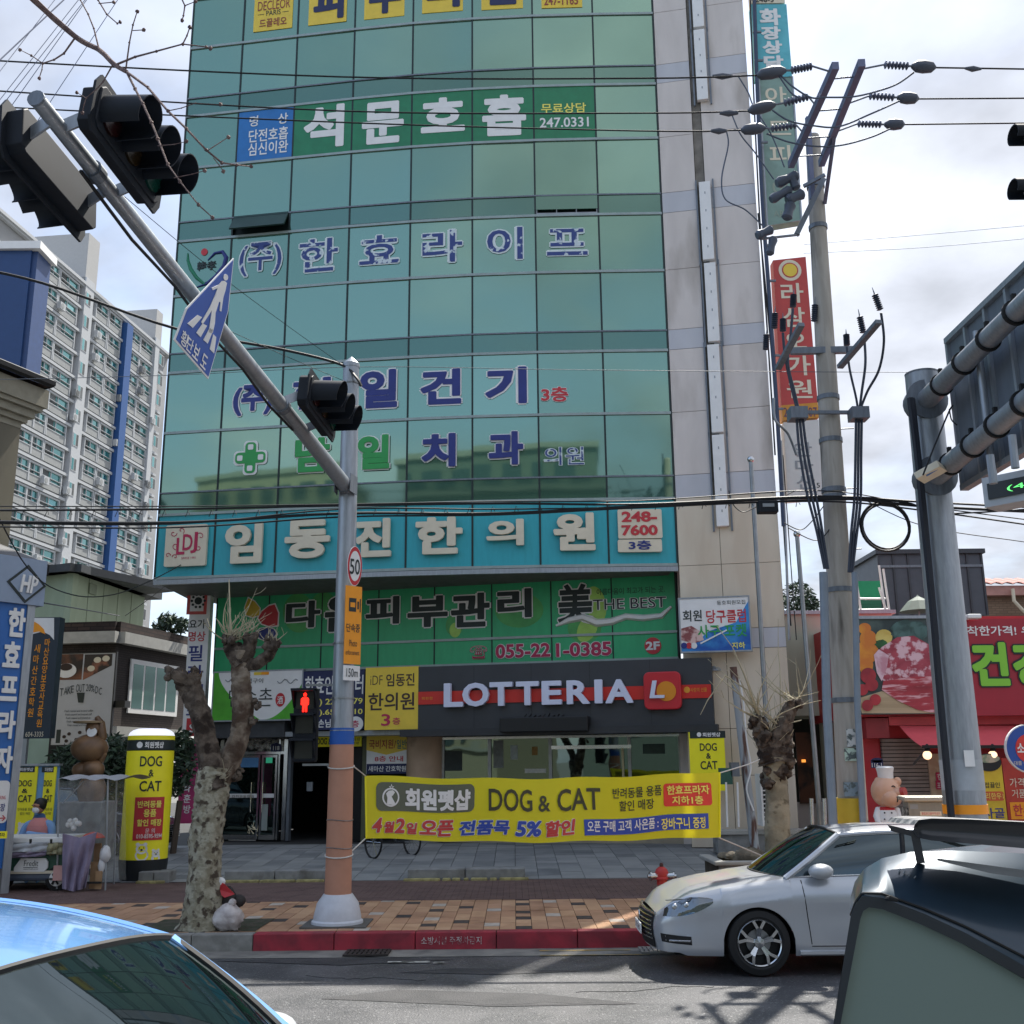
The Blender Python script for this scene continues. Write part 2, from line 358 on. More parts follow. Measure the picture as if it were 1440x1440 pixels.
M['stone_pale'] = mixmat('stone_lower', '#d8cdb9', '#c9bba6', 1.2, .35, .65, .75, .08, streak=(1.3, 1.3, .3), bscale=30, c3='#7c6045', lo3=.62, hi3=.82)
# ------------------------------------------------------------------ ground
def sheet(name, quads, m, **k):
 q = MB()
 for z, pts in quads: q.add([(x, y, z) for x, y in pts], [(0, 1, 2, 3)])
 return q.build(name, m, kind='structure', **k)
KY = gnd(700, 1335, 0).y          # kerb face
ZP = .2
Y1 = gnd(700, 1265, ZP).y; Y2 = gnd(700, 1237, ZP).y
YB = 25.2; ZB = .40
asph = mixmat('asphalt', (.05, .053, .057), (.095, .096, .1), 1.3, .4, .62, .48, 1., bscale=55, c3=(.21, .21, .21), lo3=.58, hi3=.66, scale3=42)  # pale specks: light aggregate, with the sunlit sparkle put into the colour too
sheet('ground', [(-.08, ((-900, -600), (900, -600), (900, 1500), (-900, 1500)))], mat('earth', (.12, .12, .11), .9, var=.2, scale=.5))
sheet('road', [(0, ((-70, -16), (70, -16), (70, KY), (-70, KY)))], asph)
# concrete gutter
gut = mixmat('gutter_concrete', '#6f6d68', '#85827a', 2.5, .4, .6, .85, .4, c3='#4c4b48', lo3=.55, hi3=.7)
sheet('gutter', [(.006, ((-40, KY - .52), (40, KY - .5), (40, KY + .02), (-40, KY + .02)))], gut)
pm = mixmat('asphalt_patch', (.03, .031, .033), (.05, .05, .052), 2, .4, .6, .7, 1., bscale=60)
for k, P_ in enumerate((((450, 1405), (560, 1392), (760, 1398), (900, 1412), (700, 1416)), ((560, 1368), (640, 1362), (820, 1366), (700, 1371)), ((300, 1352), (520, 1346), (640, 1350), (480, 1358)))):
 MB().add([(gnd(x_, y_, 0).x, gnd(x_, y_, 0).y, .004 + .001 * k) for x_, y_ in P_], [tuple(range(len(P_)))]).build('road_patch', pm, kind='structure')
q = MB()
for k in range(3):
 p = gnd(430 + 190 * k, 1372 + (k * 37) % 50, 0); pts = [V((p.x, p.y, .003))]
 for i in range(14): pts.append(pts[-1] + V((rnd.uniform(.05, .16), rnd.uniform(-.09, .09), 0)))
 q.tube(pts, .0025, 4)
q.build('road_crack', mat('crack', (.02, .02, .02), .9), kind='structure')
ml = mixmat('road_paint', '#b9b8ae', '#55554f', 9, .42, .55, .7, .3)
q = MB()
for x0, x1, y in ((gnd(545, 1354).x, gnd(605, 1354).x, gnd(575, 1354).y), (gnd(610, 1354).x, gnd(625, 1354).x, gnd(615, 1355).y)):
 q.add([(x0, y - .05, .011), (x1, y - .05, .011), (x1, y + .05, .011), (x0, y + .05, .011)], [(0, 1, 2, 3)])
q.build('road_marking', ml, kind='structure')
q = MB(); g0 = gnd(1060, 1395)
q.add([(g0.x + 1.6, g0.y - .3, .011), (g0.x + 2.6, g0.y - .55, .011), (g0.x + 2.6, g0.y + .2, .011), (g0.x + 1.9, g0.y + .35, .011)], [(0, 1, 2, 3)])
q.build('road_marking', ml, kind='structure')
q = MB(); g0 = gnd(760, 1348)
q.add([(g0.x, KY - .22, .011), (g0.x + 1.1, KY - .22, .011), (g0.x + 1.1, KY - .16, .011), (g0.x, KY - .16, .011)], [(0, 1, 2, 3)])
q.add([(g0.x, KY - .53, .011), (g0.x + 1.3, KY - .53, .011), (g0.x + 1.3, KY - .50, .011), (g0.x, KY - .50, .011)], [(0, 1, 2, 3)])
q.build('road_marking', mixmat('yellow_paint', '#a98b4a', '#8a8468', 8, .4, .6, .7, .2), kind='structure')
# kerb
ks = thing('kerb', None, None, (0, KY, 0), kind='structure')
redk = mixmat('red_kerb', '#a02c3a', '#7e2833', 3, .4, .6, .7, .3, c3='#8d8480', lo3=.66, hi3=.74, scale3=2.5)
greyk = mixmat('grey_kerb', '#8e8d88', '#787772', 4, .4, .6, .85, .3)
x = -30.0
XR = gnd(362, 1333).x; XE = gnd(360, 1333).x
src = {}
while x < 30:
 c = 'r' if x > XR - .1 and x < 5.9 else 'g'
 if x < XR and x + 1 > XR: w = XR - x
 else: w = 1.0
 if XR - 2.4 < x < XR - .05 and w > .2:     # kerb dips towards the left
  MB().bx(x + .004, x + w - .004, KY, KY + .2, -.05, ZP - .0).build('kerb_stone', greyk, ks, bev=.012)
 elif (c, w) in src: inst(src[(c, w)][0], ks, (x - src[(c, w)][1], 0, 0))
 else:
  o = MB().bx(x + .004, x + w - .004, KY, KY + .2, -.05, ZP + .004).build('kerb_stone', redk if c == 'r' else greyk, ks, bev=.012); src[(c, w)] = (o, x)
 x += w
kf = Fr((-10, KY), (10, KY))
letters(kf, '소방시설 주정차금지', (592, 1317, 677, 1328), mixmat('kerb_lettering', '#c9c3bf', '#8a4a50', 14, .45, .6, .7, 0), ks, c=.012, ext=.001, bold=.0)
# paving
orange_base = mixmat('paving_bed', '#4b4039', '#3a3531', 6, .4, .6, .9, .3)
sheet('pavement', [(ZP - .02, ((-40, KY + .15), (40, KY + .15), (40, Y2 + .2), (-40, Y2 + .2)))], orange_base)
pav = bpy.data.objects['pavement']
otile = mixmat('orange_paver', '#b48b6c', '#a07a5c', 2.2, .35, .65, .85, .25, c3='#7e5a45', lo3=.58, hi3=.75, bscale=40)
otile2 = mixmat('orange_paver_pale', '#c09a78', '#ae8766', 2.2, .35, .65, .85, .25, c3='#86614a', lo3=.6, hi3=.75, bscale=40)
dtile = mixmat('dark_paver', '#4a403c', '#3b3431', 5, .4, .6, .85, .2); wtile = mixmat('white_paver', '#b9aea2', '#a3988c', 5, .4, .6, .85, .2)
ys = [KY + .21];
TW, TL = .205, .0
rows = []
yy = KY + .21; i = 0
while yy < Y1 - .1: rows.append((yy, min(yy + .29, Y1 - .02))); yy += .29
proto = {}
tiles = []
for cxi in range(-52, 46):
 x0 = cxi * TW
 j = 0
 while j < len(rows):
  acc = None
  ph = (cxi * 3) % 10
  if cxi % 2 == 0:
   if (j + cxi // 2) % 5 == 0: acc = 'w' if (cxi // 2) % 2 else 'd'
   elif (j + cxi // 2 + 2) % 5 == 0 and (cxi // 2) % 3 == 0: acc = 'd'
  if acc: j1 = j + 1
  else:
   j1 = min(len(rows), j + 2)
   if cxi % 2 == 0 and j1 - j == 2 and ((j + 1 + cxi // 2) % 5 == 0 or ((j + 3 + cxi // 2) % 5 == 0 and (cxi // 2) % 3 == 0)): j1 = j + 1
  tiles.append((x0, rows[j][0], rows[j1 - 1][1], acc)); j = j1
vis = [t_ for t_ in tiles if -8.2 < t_[0] < 4.4]
vis.sort(key=lambda t_: t_[1]); near = set(id(t_) for t_ in vis[:300]); far = MB(); fm = [otile, otile2, dtile, wtile]
for t_ in tiles:
 x0, ya, yb, acc = t_; mi = {'d': 2, 'w': 3, None: rnd.choice([0, 0, 1])}[acc]; dz = rnd.uniform(-.002, .003)
 if id(t_) in near:
  key = (round(yb - ya, 3), mi)
  if key in proto: o, xx, y_ = proto[key]; inst(o, pav, (x0 - xx, ya - y_, dz))
  else: proto[key] = (MB().bx(x0 + .004, x0 + TW - .004, ya + .004, yb - .004, ZP - .06, ZP).build('paving_tile', fm[mi], pav), x0, ya)
 elif abs(x0) < 12: far.bx(x0 + .004, x0 + TW - .004, ya + .004, yb - .004, ZP - .06, ZP + dz, mi)
far.build('paving_tiles_beyond', fm, pav, kind='stuff')
# dark red block band (small blocks)
q = MB(); band = mixmat('dark_red_block', '#6b5550', '#5b4743', 3, .35, .65, .9, .5, bscale=60)
yb = Y1; k = 0
while yb < Y2:
 xx = -14 + (k % 2) * .1
 while xx < 12: q.bx(xx + .004, xx + .2, yb + .003, min(yb + .1, Y2) - .003, ZP - .04, ZP + .002); xx += .203
 yb += .103; k += 1
q.build('red_block_band', band, pav, kind='stuff')
# grey forecourt slopes up to the building
def zf(y): return ZP + .01 + (ZB - ZP) * max(0, min(1, (y - Y2) / (YB - Y2)))
gb = MB().add([(-40, Y2, zf(Y2) - .03), (40, Y2, zf(Y2) - .03), (40, YB, ZB - .03), (-40, YB, ZB - .03), (-40, 60, ZB - .03), (40, 60, ZB - .03)], [(0, 1, 2, 3), (3, 2, 5, 4)]).build('forecourt', mat('forecourt_bed', '#3a3b3b', .9, var=.2), kind='structure')
gm = mixmat('grey_slab', '#8f9190', '#7d8080', 1.1, .35, .65, .72, .2, bscale=35, c3='#63676a', lo3=.55, hi3=.75)
gm2 = mixmat('grey_slab_dark', '#7f8283', '#6f7273', 1.4, .35, .65, .72, .2, bscale=35, c3='#5c6063', lo3=.55, hi3=.75)
cells = []
nr = int((26.6 - Y2) / .42)
for i in range(nr):
 for j in range(-34, 24): cells.append((j * .42, Y2 + .03 + i * .42))
cv = sorted([c for c in cells if -6.2 < c[0] < 4.6], key=lambda c: c[1])[:300]; cs_ = set(cv)
q = MB(); P0 = {}
for (x0, ya) in cells:
 z0, z1 = zf(ya), zf(ya + .42); mi = 1 if rnd.random() < .3 else 0; dz = rnd.uniform(-.003, .003)
 if (x0, ya) in cs_ and ya + .42 < YB:
  if mi in P0: inst(P0[mi][0], gb, (x0 - P0[mi][1], ya - P0[mi][2], z0 - zf(P0[mi][2]) + dz))
  else:
   b = MB().add([(x0 + .005, ya + .005, z0), (x0 + .415, ya + .005, z0), (x0 + .415, ya + .415, z1), (x0 + .005, ya + .415, z1), (x0 + .005, ya + .005, z0 - .05), (x0 + .415, ya + .005, z0 - .05), (x0 + .415, ya + .415, z1 - .05), (x0 + .005, ya + .415, z1 - .05)], [(0, 1, 2, 3), (4, 5, 1, 0), (5, 6, 2, 1), (6, 7, 3, 2), (7, 4, 0, 3)])
   P0[mi] = (b.build('forecourt_slab', [gm, gm2][mi], gb), x0, ya)
 else:
  k = len(q.v); q.add([(x0 + .005, ya + .005, z0 + dz), (x0 + .415, ya + .005, z0 + dz), (x0 + .415, ya + .415, z1 + dz), (x0 + .005, ya + .415, z1 + dz)], [(0, 1, 2, 3)], mi)
q.build('forecourt_slabs_beyond', [gm, gm2], gb, kind='stuff')
# low granite steps with yellow stones in front of them
gran = mixmat('granite_step', '#8b8c8a', '#7b7c7b', 5, .4, .6, .8, .25, c3='#64625e', lo3=.55, hi3=.7); yst = mixmat('yellow_stone', '#a39a68', '#7d764f', 8, .4, .6, .85, .5)
def granstep(px0, px1, label, sts):
 f = yfr(Y2 + .12); p0 = gnd(px0, 1233, ZP); p1 = gnd(px1, 1233, ZP)
 t = thing('granite_step', label, 'step', ((p0.x + p1.x) / 2, Y2, ZP), 'granite steps along the forecourt edge')
 xm = p0.x + (p1.x - p0.x) * .49
 for a, b in ((p0.x, xm - .006), (xm + .006, p1.x)): MB().bx(a, b, Y2 - .02, Y2 + .42, ZP - .02, ZP + .19).build('granite_block', gran, t, bev=.015)
 for a, b in sts: MB().bx(p0.x + (p1.x - p0.x) * a, p0.x + (p1.x - p0.x) * b, Y2 - .17, Y2 - .03, ZP - .02, ZP + .045).build('edge_stone', yst, t, bev=.02)
granstep(334, 470, 'long low granite step behind the signal pole', ((-.04, .35), (.36, .7), (.71, .98)))
granstep(578, 738, 'low granite step in two blocks in the middle of the forecourt', ((-.03, .28), (.3, .37), (.38, .45), (.48, .52), (.54, .68), (.7, .76), (.78, 1.03)))
granstep(222, 262, 'short granite kerb block behind the spotted tree trunk', ((.0, .9),))
# drain grates
def grate(px0, px1, label, wh=False):
 a, b = gnd(px0, 1343).x, gnd(px1, 1343).x; t = thing('drain_grate', label, 'drain grate', ((a + b) / 2, KY - .26, 0), 'drain grates in the gutter')
 mm = mat('grate_iron', '#3a3532', .7, .4, var=.3) if not wh else mat('grate_pale', '#8f8d88', .6, .3, var=.3)
 MB().bx(a, b, KY - .46, KY - .08, .0, .010).build('pit', mat('pit_dark', '#080808', .9), t)
 q = MB(); n = 9
 for k in range(n + 1): xx = a + (b - a) * k / n; q.bx(xx - .018, xx + .018, KY - .46, KY - .08, .011, .03)
 for y in (KY - .46, KY - .28, KY - .1): q.bx(a - .02, b + .02, y - .018, y + .018, .012, .032)
 q.build('grid', mm, t)
grate(487, 545, 'rusty iron drain grate in the gutter below the red kerb lettering')
grate(905, 962, 'pale perforated drain grate under the nose of the silver car', True)
# ------------------------------------------------------------------ the glass tower
YR = 24.6
colx = [245, 322, 403.5, 489, 576, 664.3, 754, 844, 934]
liney = [418, 412, 405, 398, 391.5, 387, 383.8, 382.2, 381]
H0 = at(934, 381, YR).z
FP = []
for x_, y_ in zip(colx, liney):
 d = ray(x_, y_); k = (H0 - CZ) / d.z; FP.append(V((d.x * k, d.y * k, 0)))
sm = [FP[0].copy()] + [V((FP[i].x, (FP[i - 1].y + 2 * FP[i].y + FP[i + 1].y) / 4, 0)) for i in range(1, 8)] + [FP[8].copy()]
FP = sm
CF = [Fr(FP[i], FP[i + 1]) for i in range(8)]
rowpx = [22.7, 95, 121, 197, 275, 303, 383, 467, 495, 583, 671, 703, 795]
RZ = [CF[6].hit(800, y)[1] for y in [22, 95, 121, 197, 275, 303, 383, 467, 495, 583, 671, 703, 796]]
fl = RZ[2] - RZ[5]; RZ2 = []
a_, b_ = RZ[1] - RZ[2], (fl - (RZ[1] - RZ[2])) / 2
z = RZ[0]
top = []
z += b_; top.append(z)
ROWS = top[::-1] + RZ
bt = thing('office_building', 'curved green glass office tower with pale stone cladding on its right edge', 'building', (FP[4].x, FP[4].y, 0))
BTOP = ROWS[0] + .4
vent_open = {(0, 2): 0}
isvent = lambda i: (ROWS[i] - ROWS[i + 1]) < a_ * 1.5
OPEN = {(1, 303): 'tilt', (6, 303): 'gap', (3, 303): 'slit', (4, 303): 'slit'}
for c, fr in enumerate(CF):
 for i in range(len(ROWS) - 1):
  t1, t0 = ROWS[i], ROWS[i + 1]
  if i == len(ROWS) - 2: mt = M['turquoise']
  else: mt = M['glass_vent'] if isvent(i) else M['glass']
  key = (c, 303) if abs(t0 - RZ[5]) < .01 else None
  md = OPEN.get(key)
  cc_ = rnd.uniform(-.004, .004)
  if md == 'tilt':
   a = thing('vent_window', None, None, (0, 0, 0)); a.parent = bt; a.location = -WLOC[bt.name]; WLOC[a.name] = V((0, 0, 0))
   tf = Fr(fr.P(0, t1, .0), u=fr.u, v=(-fr.v * math.cos(R(32)) + fr.n * math.sin(R(32))));
   MB().bar(fr.P(.04, t1, .02), fr.P(fr.w - .04, t1, .02), .05).bf(tf, .04, fr.w - .04, 0, (t1 - t0), -.02, .02).build('sash', mat('sash_dark', '#27403c', .35, .2), a)
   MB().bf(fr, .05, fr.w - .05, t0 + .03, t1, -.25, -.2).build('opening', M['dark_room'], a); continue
  if md == 'gap':
   MB().bf(fr, .02, fr.w - .02, t0 + (t1 - t0) * .3, t1 - .02, -.03, .03).build('glass_pane', mt, bt)
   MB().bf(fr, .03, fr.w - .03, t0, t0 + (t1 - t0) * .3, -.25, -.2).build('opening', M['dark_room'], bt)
   q = MB()
   for u in (0, .33, .66, 1): q.bf(fr, .03 + (fr.w - .08) * u, .05 + (fr.w - .08) * u, t0, t0 + (t1 - t0) * .3, -.05, .02)
   q.bf(fr, .03, fr.w - .03, t0 + .03, t0 + .06, .0, .05); q.build('vent_bars', M['steel_dull'], bt); continue
  tl = rnd.gauss(0, .0035); ft = Fr(fr.P(0, 0, 0), u=fr.u + fr.n * tl, v=fr.v + fr.n * rnd.gauss(0, .0)); MB().bf(ft, .02, fr.w - .02, t0 + (.06 if md == 'slit' else .02), t1 - .02, -.03 + cc_, .012 + cc_).build('glass_pane', mt, bt)
MB().add([p + V((0, .1, z_)) for z_ in (ROWS[-1], BTOP) for p in FP], [(i, i + 1, i + 10, i + 9) for i in range(8)]).build('backing', M['mullion'], bt)
for i, p in enumerate(FP):
 n = (CF[max(0, i - 1)].n + CF[min(7, i)].n).normalized(); u = CF[min(7, i)].u
 fm_ = Fr((p.x, p.y, 0), u=V((-n.y, n.x, 0)), v=V((0, 0, 1)))
 MB().bf(fm_, -.022, .022, ROWS[-1], BTOP, -.02, .03).build('mullion', M['mullion'], bt)
for k, t in enumerate(ROWS):
 q = MB(); big = not (0 < k < len(ROWS) - 1 and isvent(k))
 for c, fr in enumerate(CF): q.bf(fr, 0, fr.w, t - (.035 if big else .02), t + (.03 if big else .018), .0, .05 if big else .04)
 q.build('transom', M['transom'] if big else M['galv_dark'], bt)
# body behind the glass
q = MB(); zb = ROWS[-1]
ring = [p + V((0, .12, 0)) for p in FP]; back = [V((FP[8].x + 2.3, YR + 11, 0)), V((FP[0].x + 1, YR + 11, 0))]
RW0 = FP[8];
# stone wall
RX = at(1074, 440, YR - .45); RW1 = V((RX.x, YR - .45, 0)); SF = Fr((RW0.x + .03, RW0.y), (RW1.x, RW1.y))
poly = ring + [V((RW1.x - .03, RW1.y + .2, 0))] + back; n = len(poly)
q.add([p + V((0, 0, z_)) for z_ in (zb - .02, BTOP) for p in poly], [tuple(range(n))[::-1], tuple(range(n, 2 * n))] + [(i, (i + 1) % n, n + (i + 1) % n, n + i) for i in range(8, n)])
q.build('body', M['stone'], bt)
# soffit boards of the overhang
FPL = V((at(300, 900, 28.5).x, 28.5, 0));
F2 = Fr((at(300, 948, 28.4).x, 28.4), (at(953, 925, 25.45).x, 25.45))
sof = mat('soffit_slats', '#6a6f6c', .6, .2, var=.2)
q2 = MB()
for k in range(46):
 y = 24.7 + k * .1
 xs = [FP[i].x for i in range(9) if FP[i].y + .08 < y]
 if not xs: continue
 # left limit where the curve crosses this y
 xl = FP[8].x
 for i in range(8, 0, -1):
  if FP[i - 1].y + .1 > y >= FP[i].y: f = (y - FP[i].y - .1) / max(.01, FP[i - 1].y - FP[i].y); xl = FP[i].x + (FP[i - 1].x - FP[i].x) * max(0, min(1, f)); break
 else: xl = FP[0].x + .05
 q2.bx(min(xl, FP[8].x - .4), FP[8].x - .1, y, y + .075, zb - .1, zb - .05)
q2.build('soffit_slats', sof, bt, kind='stuff')
q = MB()
for c, fr in enumerate(CF): q.bf(fr, 0, fr.w, zb - .16, zb - .05, -.03, .07)
q.build('sill_pipe', M['galv'], bt)
# stone cladding panels
sw = SF.w; cols = [(0, sw * .36), (sw * .36, sw * .45), (sw * .45, sw)]
zc = [r for r in ROWS]
for (a0, a1) in ((0, sw * .37), (sw * .47, sw)):
 for i in range(len(ROWS) - 2):
  MB().bf(SF, a0 + .006, a1 - .006, ROWS[i + 1] + .006, ROWS[i] - .006, -.05, 0.03).build('stone_panel', M['stone_blue'] if isvent(i) else M['stone'], bt)
MB().bf(SF, 0, sw, 0, BTOP, -.12, -.02).build('stone_backing', mat('joint_dark', '#4a463f', .9), bt)
MB().bf(SF, sw * .375, sw * .465, RZ[12] + .3, BTOP, -.05, -.015).build('recess', mat('recess_grey', '#77726a', .8, var=.3), bt)
zl = [ROWS[-2], SF.hit(1030, 793)[1], SF.hit(1030, 884)[1], SF.hit(1030, 912)[1], SF.hit(1060, 1024)[1], SF.hit(1060, 1090)[1], ZB]
for (a0, a1) in ((0, sw * .42), (sw * .42, sw)):
 for i in range(len(zl) - 1):
  MB().bf(SF, a0 + .006, a1 - .006, zl[i + 1] + .006, zl[i] - .006, -.05, 0.03).build('stone_panel', M['stone_blue'] if i == 2 else M['stone_pale'], bt)
# white trunking up the wall
ckt = [(972, 988, -60, 38), (975, 996, 41, 140), (984, 1003, 255, 365), (990, 1012, 369, 480), (995, 1017, 484, 608), (1001, 1025, 611, 740)]
for x0, x1, y0, y1 in ckt:
 b = SF.box(x0, y0, x1, y1, .15); cxm = (b[0] + b[2]) / 2; w_ = .14
 MB().bf(SF, cxm - w_, cxm + w_, b[1], b[3], .03, .16).build('trunking', M['white'], bt, bev=.01)
 for k in range(4): MB().bf(SF, cxm - .012, cxm + .012, b[1] + (b[3] - b[1]) * (.15 + .23 * k), b[1] + (b[3] - b[1]) * (.15 + .23 * k) + .06, .16, .166).build('clip', M['steel_dull'], bt)
 q = MB(); q.bf(SF, cxm - w_ - .09, cxm - w_ - .05, b[1] - .1, b[3] + .1, .03, .08); q.bf(SF, cxm + w_ + .05, cxm + w_ + .09, b[1] - .1, b[3] + .1, .03, .08); q.build('rail', M['galv_dark'], bt)
# 2F / ground floor walls
f2w = F2.w; zt = ROWS[-1] - .1
gx = [303, 377, 452, 532, 611, 692, 776, 862, 953]
ga = [F2.hit(x_, 900)[0] for x_ in gx]; ga[0] = max(0, ga[0])
zmid = F2.hit(900, 890)[1]; zbot = F2.hit(900, 927)[1]; ztop2 = F2.hit(900, 801)[1] + .25
BF2 = ga
w2 = thing('shopfront', None, None); w2.parent = bt; w2.location = -WLOC[bt.name]; WLOC[w2.name] = V((0, 0, 0))
for i in range(8):
 for (b0, b1) in ((zbot, zmid), (zmid, ztop2)):
  MB().bf(F2, ga[i] + .015, ga[i + 1] - .015, b0 + .015, b1 - .015, -.03, .01).build('green_panel', M['sign_green'], w2)
for a in ga: MB().bf(F2, a - .015, a + .015, zbot, ztop2, -.03, .025).build('panel_joint', M['mullion'], w2)
q = MB()
for b in (zbot, zmid, ztop2): q.bf(F2, ga[0], ga[-1], b - .03, b + .03, -.03, .045)
q.build('panel_rail', M['transom'], w2)
MB().bf(F2, ga[0], ga[-1] + .05, zbot - 1.3, ztop2, -.12, -.05).build('wall_core', M['mullion'], w2)
MB().bx(F2.P(ga[0], 0).x, F2.P(ga[0], 0).x + .15, F2.P(ga[0], 0).y, YR + 11, ZB, zt).build('side_wall', mat('side_wall', '#4c4f4e', .8, var=.2), w2)
# ------------------------------------------------------------------ signs on the tower
def colof(px):      # which facade column a pixel lies in (by centre)
 for c in range(8):
  a = CF[c].hit(px, 440)[0]
  if a < CF[c].w: return c
 return 7
def ccol(px, py):
 for c in range(8):
  a, b = CF[c].hit(px, py)
  if -.02 <= a < CF[c].w: return c
 return 0 if px < 400 else 7
def fsign(name, label, group=None, px=(500, 500)):
 c = ccol(*px); a, b = CF[c].hit(*px); return thing(name, label, 'sign', CF[c].P(a, b, .05), group)
def glet(t, s, px, mt, **k):
 fr = CF[ccol((px[0] + px[2]) / 2, (px[1] + px[3]) / 2)]
 return letters(fr, s, px, mt, t, **k)
def cellbox(c, z0, z1, t, mt, a0=.02, a1=None, cc=.05, name='board', th=.01):
 fr = CF[c]; return MB().bf(fr, a0, a1 if a1 else fr.w - .02, z0, z1, cc - th, cc).build(name, mt, t)
# top row of yellow boards
t = fsign('window_sign', 'yellow window board with dark red latin lettering, leftmost of the top row', 'yellow boards in the top row', (384, 10))
fr = CF[1]; b = fr.box(358, -22, 412, 42, .02); MB().bf(fr, *[b[i] for i in (0, 2, 1, 3)], .015, .03).build('board', M['board_yellow'], t)
letters(fr, 'DECLEOR', (363, 0, 408, 13), mat('brown_red', '#8a3a30', .5), t, c=.035, bold=.0)
letters(fr, '— PARIS —', (363, 14, 406, 21), M['ink'], t, c=.035, bold=0)
letters(fr, '드끌레오', (365, 25, 403, 37), mat('brown_red', '#8a3a30', .5), t, c=.035)
for s, x0, x1, yb_, lab in (('피', 435, 488, 33, 'second'), ('부', 513, 569, 25, 'third'), ('비', 594, 651, 17, 'fourth'), ('만', 677, 735, 13, 'fifth')):
 t = fsign('window_sign', f'yellow window board with one large dark syllable, {lab} of the top row', 'yellow boards in the top row', ((x0 + x1) / 2, 5))
 fr = CF[ccol((x0 + x1) / 2, 5)]; b = fr.box(x0, yb_ - 66, x1, yb_, .02); MB().bf(fr, *[b[i] for i in (0, 2, 1, 3)], .015, .03).build('board', M['board_yellow'], t)
 letters(fr, s, (x0 + 6, yb_ - 57, x1 - 4, yb_ - 6), M['navy_dark'], t, c=.035, bold=.05)
t = fsign('window_sign', 'yellow window board with a phone number, rightmost of the top row', 'yellow boards in the top row', (789, 2))
fr = CF[6]; b = fr.box(761, -52, 818, 11, .02); MB().bf(fr, *[b[i] for i in (0, 2, 1, 3)], .015, .03).build('board', M['board_yellow'], t)
letters(fr, '247-1165', (765, -6, 813, 7), mat('brown_red', '#8a3a30', .5), t, c=.035)
# green band
z1, z0 = RZ[2] - .03, RZ[3] + .03
t = fsign('window_banner', 'green window band with large white Korean syllables across five panes', None, (600, 165))
for c in range(2, 7): cellbox(c, z0, z1, t, M['band_green'], cc=.025)
for s, *b in (('석', 427, 148, 484, 208), ('문', 509, 143, 568, 202), ('호', 592, 137, 654, 186), ('흡', 678, 133, 740, 191)): glet(t, s, b, M['white'], c=.03, bold=.045)
glet(t, '무료상담', (761, 145, 824, 159), M['lemon'], c=.03); glet(t, '247.0331', (759, 165, 828, 179), M['white'], c=.03, bold=.02)
t = fsign('window_sign', 'blue window panel with three rows of small white Korean text', None, (375, 190))
cellbox(1, z0 + .02, z1 - .02, t, M['blue'], cc=.025);
for s, *b in (('명', 351, 163, 363, 178), ('상', 391, 159, 405, 174), ('단전호흡', 350, 180, 405, 198), ('심신이완', 349, 199, 405, 217)): letters(CF[1], s, b, M['white'], t, c=.03)
# peeled outline letters
pe = mixmat('peeled_blue', '#2c4180', '#c5d2d8', 5, .57, .6, .5, 0); pw = mixmat('peeled_white', '#d3dfdf', '#8fb5ae', 6, .58, .7, .5, 0)
t = fsign('window_lettering', 'peeling blue and white Korean window lettering below the vent windows', None, (550, 350))
for s, *b in (('(주)', 337, 341, 396, 387), ('한', 421, 336, 475, 382), ('효', 506, 331, 561, 371), ('라', 594, 324, 650, 369), ('이', 685, 320, 735, 365), ('프', 769, 322, 826, 359)): glet(t, s, b, pe, c=.03, bold=.015, edge=pw, ew=.05)
t = fsign('window_emblem', 'heart shaped emblem of green and blue strokes with a red dot', None, (291, 378))
fr = CF[0]
def arc(pts, r, m, nm):
 P3 = [fr.P(*fr.hit(x, y, .03), .03) for x, y in pts]; n_ = len(P3); MB().tube(P3, [max(.006, r * math.sin(math.pi * (i + .5) / n_)) for i in range(n_)], 6).build(nm, m, t, smooth=True)
arc([(264, 356), (264, 366), (268, 378), (276, 390), (288, 400), (290, 396)], .05, mat('emblem_green', '#1f7a5a'), 'green_stroke')
arc([(292, 366), (302, 356), (313, 354), (318, 362), (315, 374), (304, 388), (290, 399), (276, 404)], .06, M['navy'], 'blue_stroke')
a, b_ = fr.hit(288, 355); MB().disc(fr, a, b_, .09, .1, .02, .035).build('red_dot', M['red'], t)
letters(fr, '韓孝', (277, 367, 304, 380), M['ink'], t, c=.03)
t = fsign('window_lettering', 'dark blue Korean window lettering with white edges and small red text at its end', None, (600, 550))
for s, *b in (('(주)', 328, 541, 384, 584), ('한', 412, 531, 474, 575), ('일', 506, 520, 559, 574), ('건', 591, 519, 649, 569), ('기', 682, 516, 741, 568)): glet(t, s, b, M['navy'], c=.03, bold=.045, edge=M['white'], ew=.045)
glet(t, '3층', (761, 544, 799, 565), M['red'], c=.03, bold=.03, edge=M['white'], ew=.04)
t = fsign('window_lettering', 'green and blue raised letters of a dental clinic above the turquoise band', None, (570, 635))
for s, m_, *b in (('남', 'letter_green', 415, 616, 464, 664), ('일', 'letter_green', 503, 612, 548, 660), ('치', 'navy', 593, 610, 641, 657), ('과', 'navy', 687, 607, 736, 654)): glet(t, s, b, M[m_], c=.05, ext=.03, bold=.045, edge=M['white'], ew=.045)
glet(t, '의원', (765, 629, 821, 654), pe, c=.03, bold=.0, edge=pw, ew=.04)
t = fsign('cross_emblem', 'green looped cross emblem with white edge left of the clinic letters', None, (352, 645))
fr = CF[1]; a0, b0, a1, b1 = fr.box(329, 620, 376, 668, .03); mx_, my_ = (a0 + a1) / 2, (b0 + b1) / 2; w_, h_ = (a1 - a0) / 2, (b1 - b0) / 2
q = MB(); g = MB()
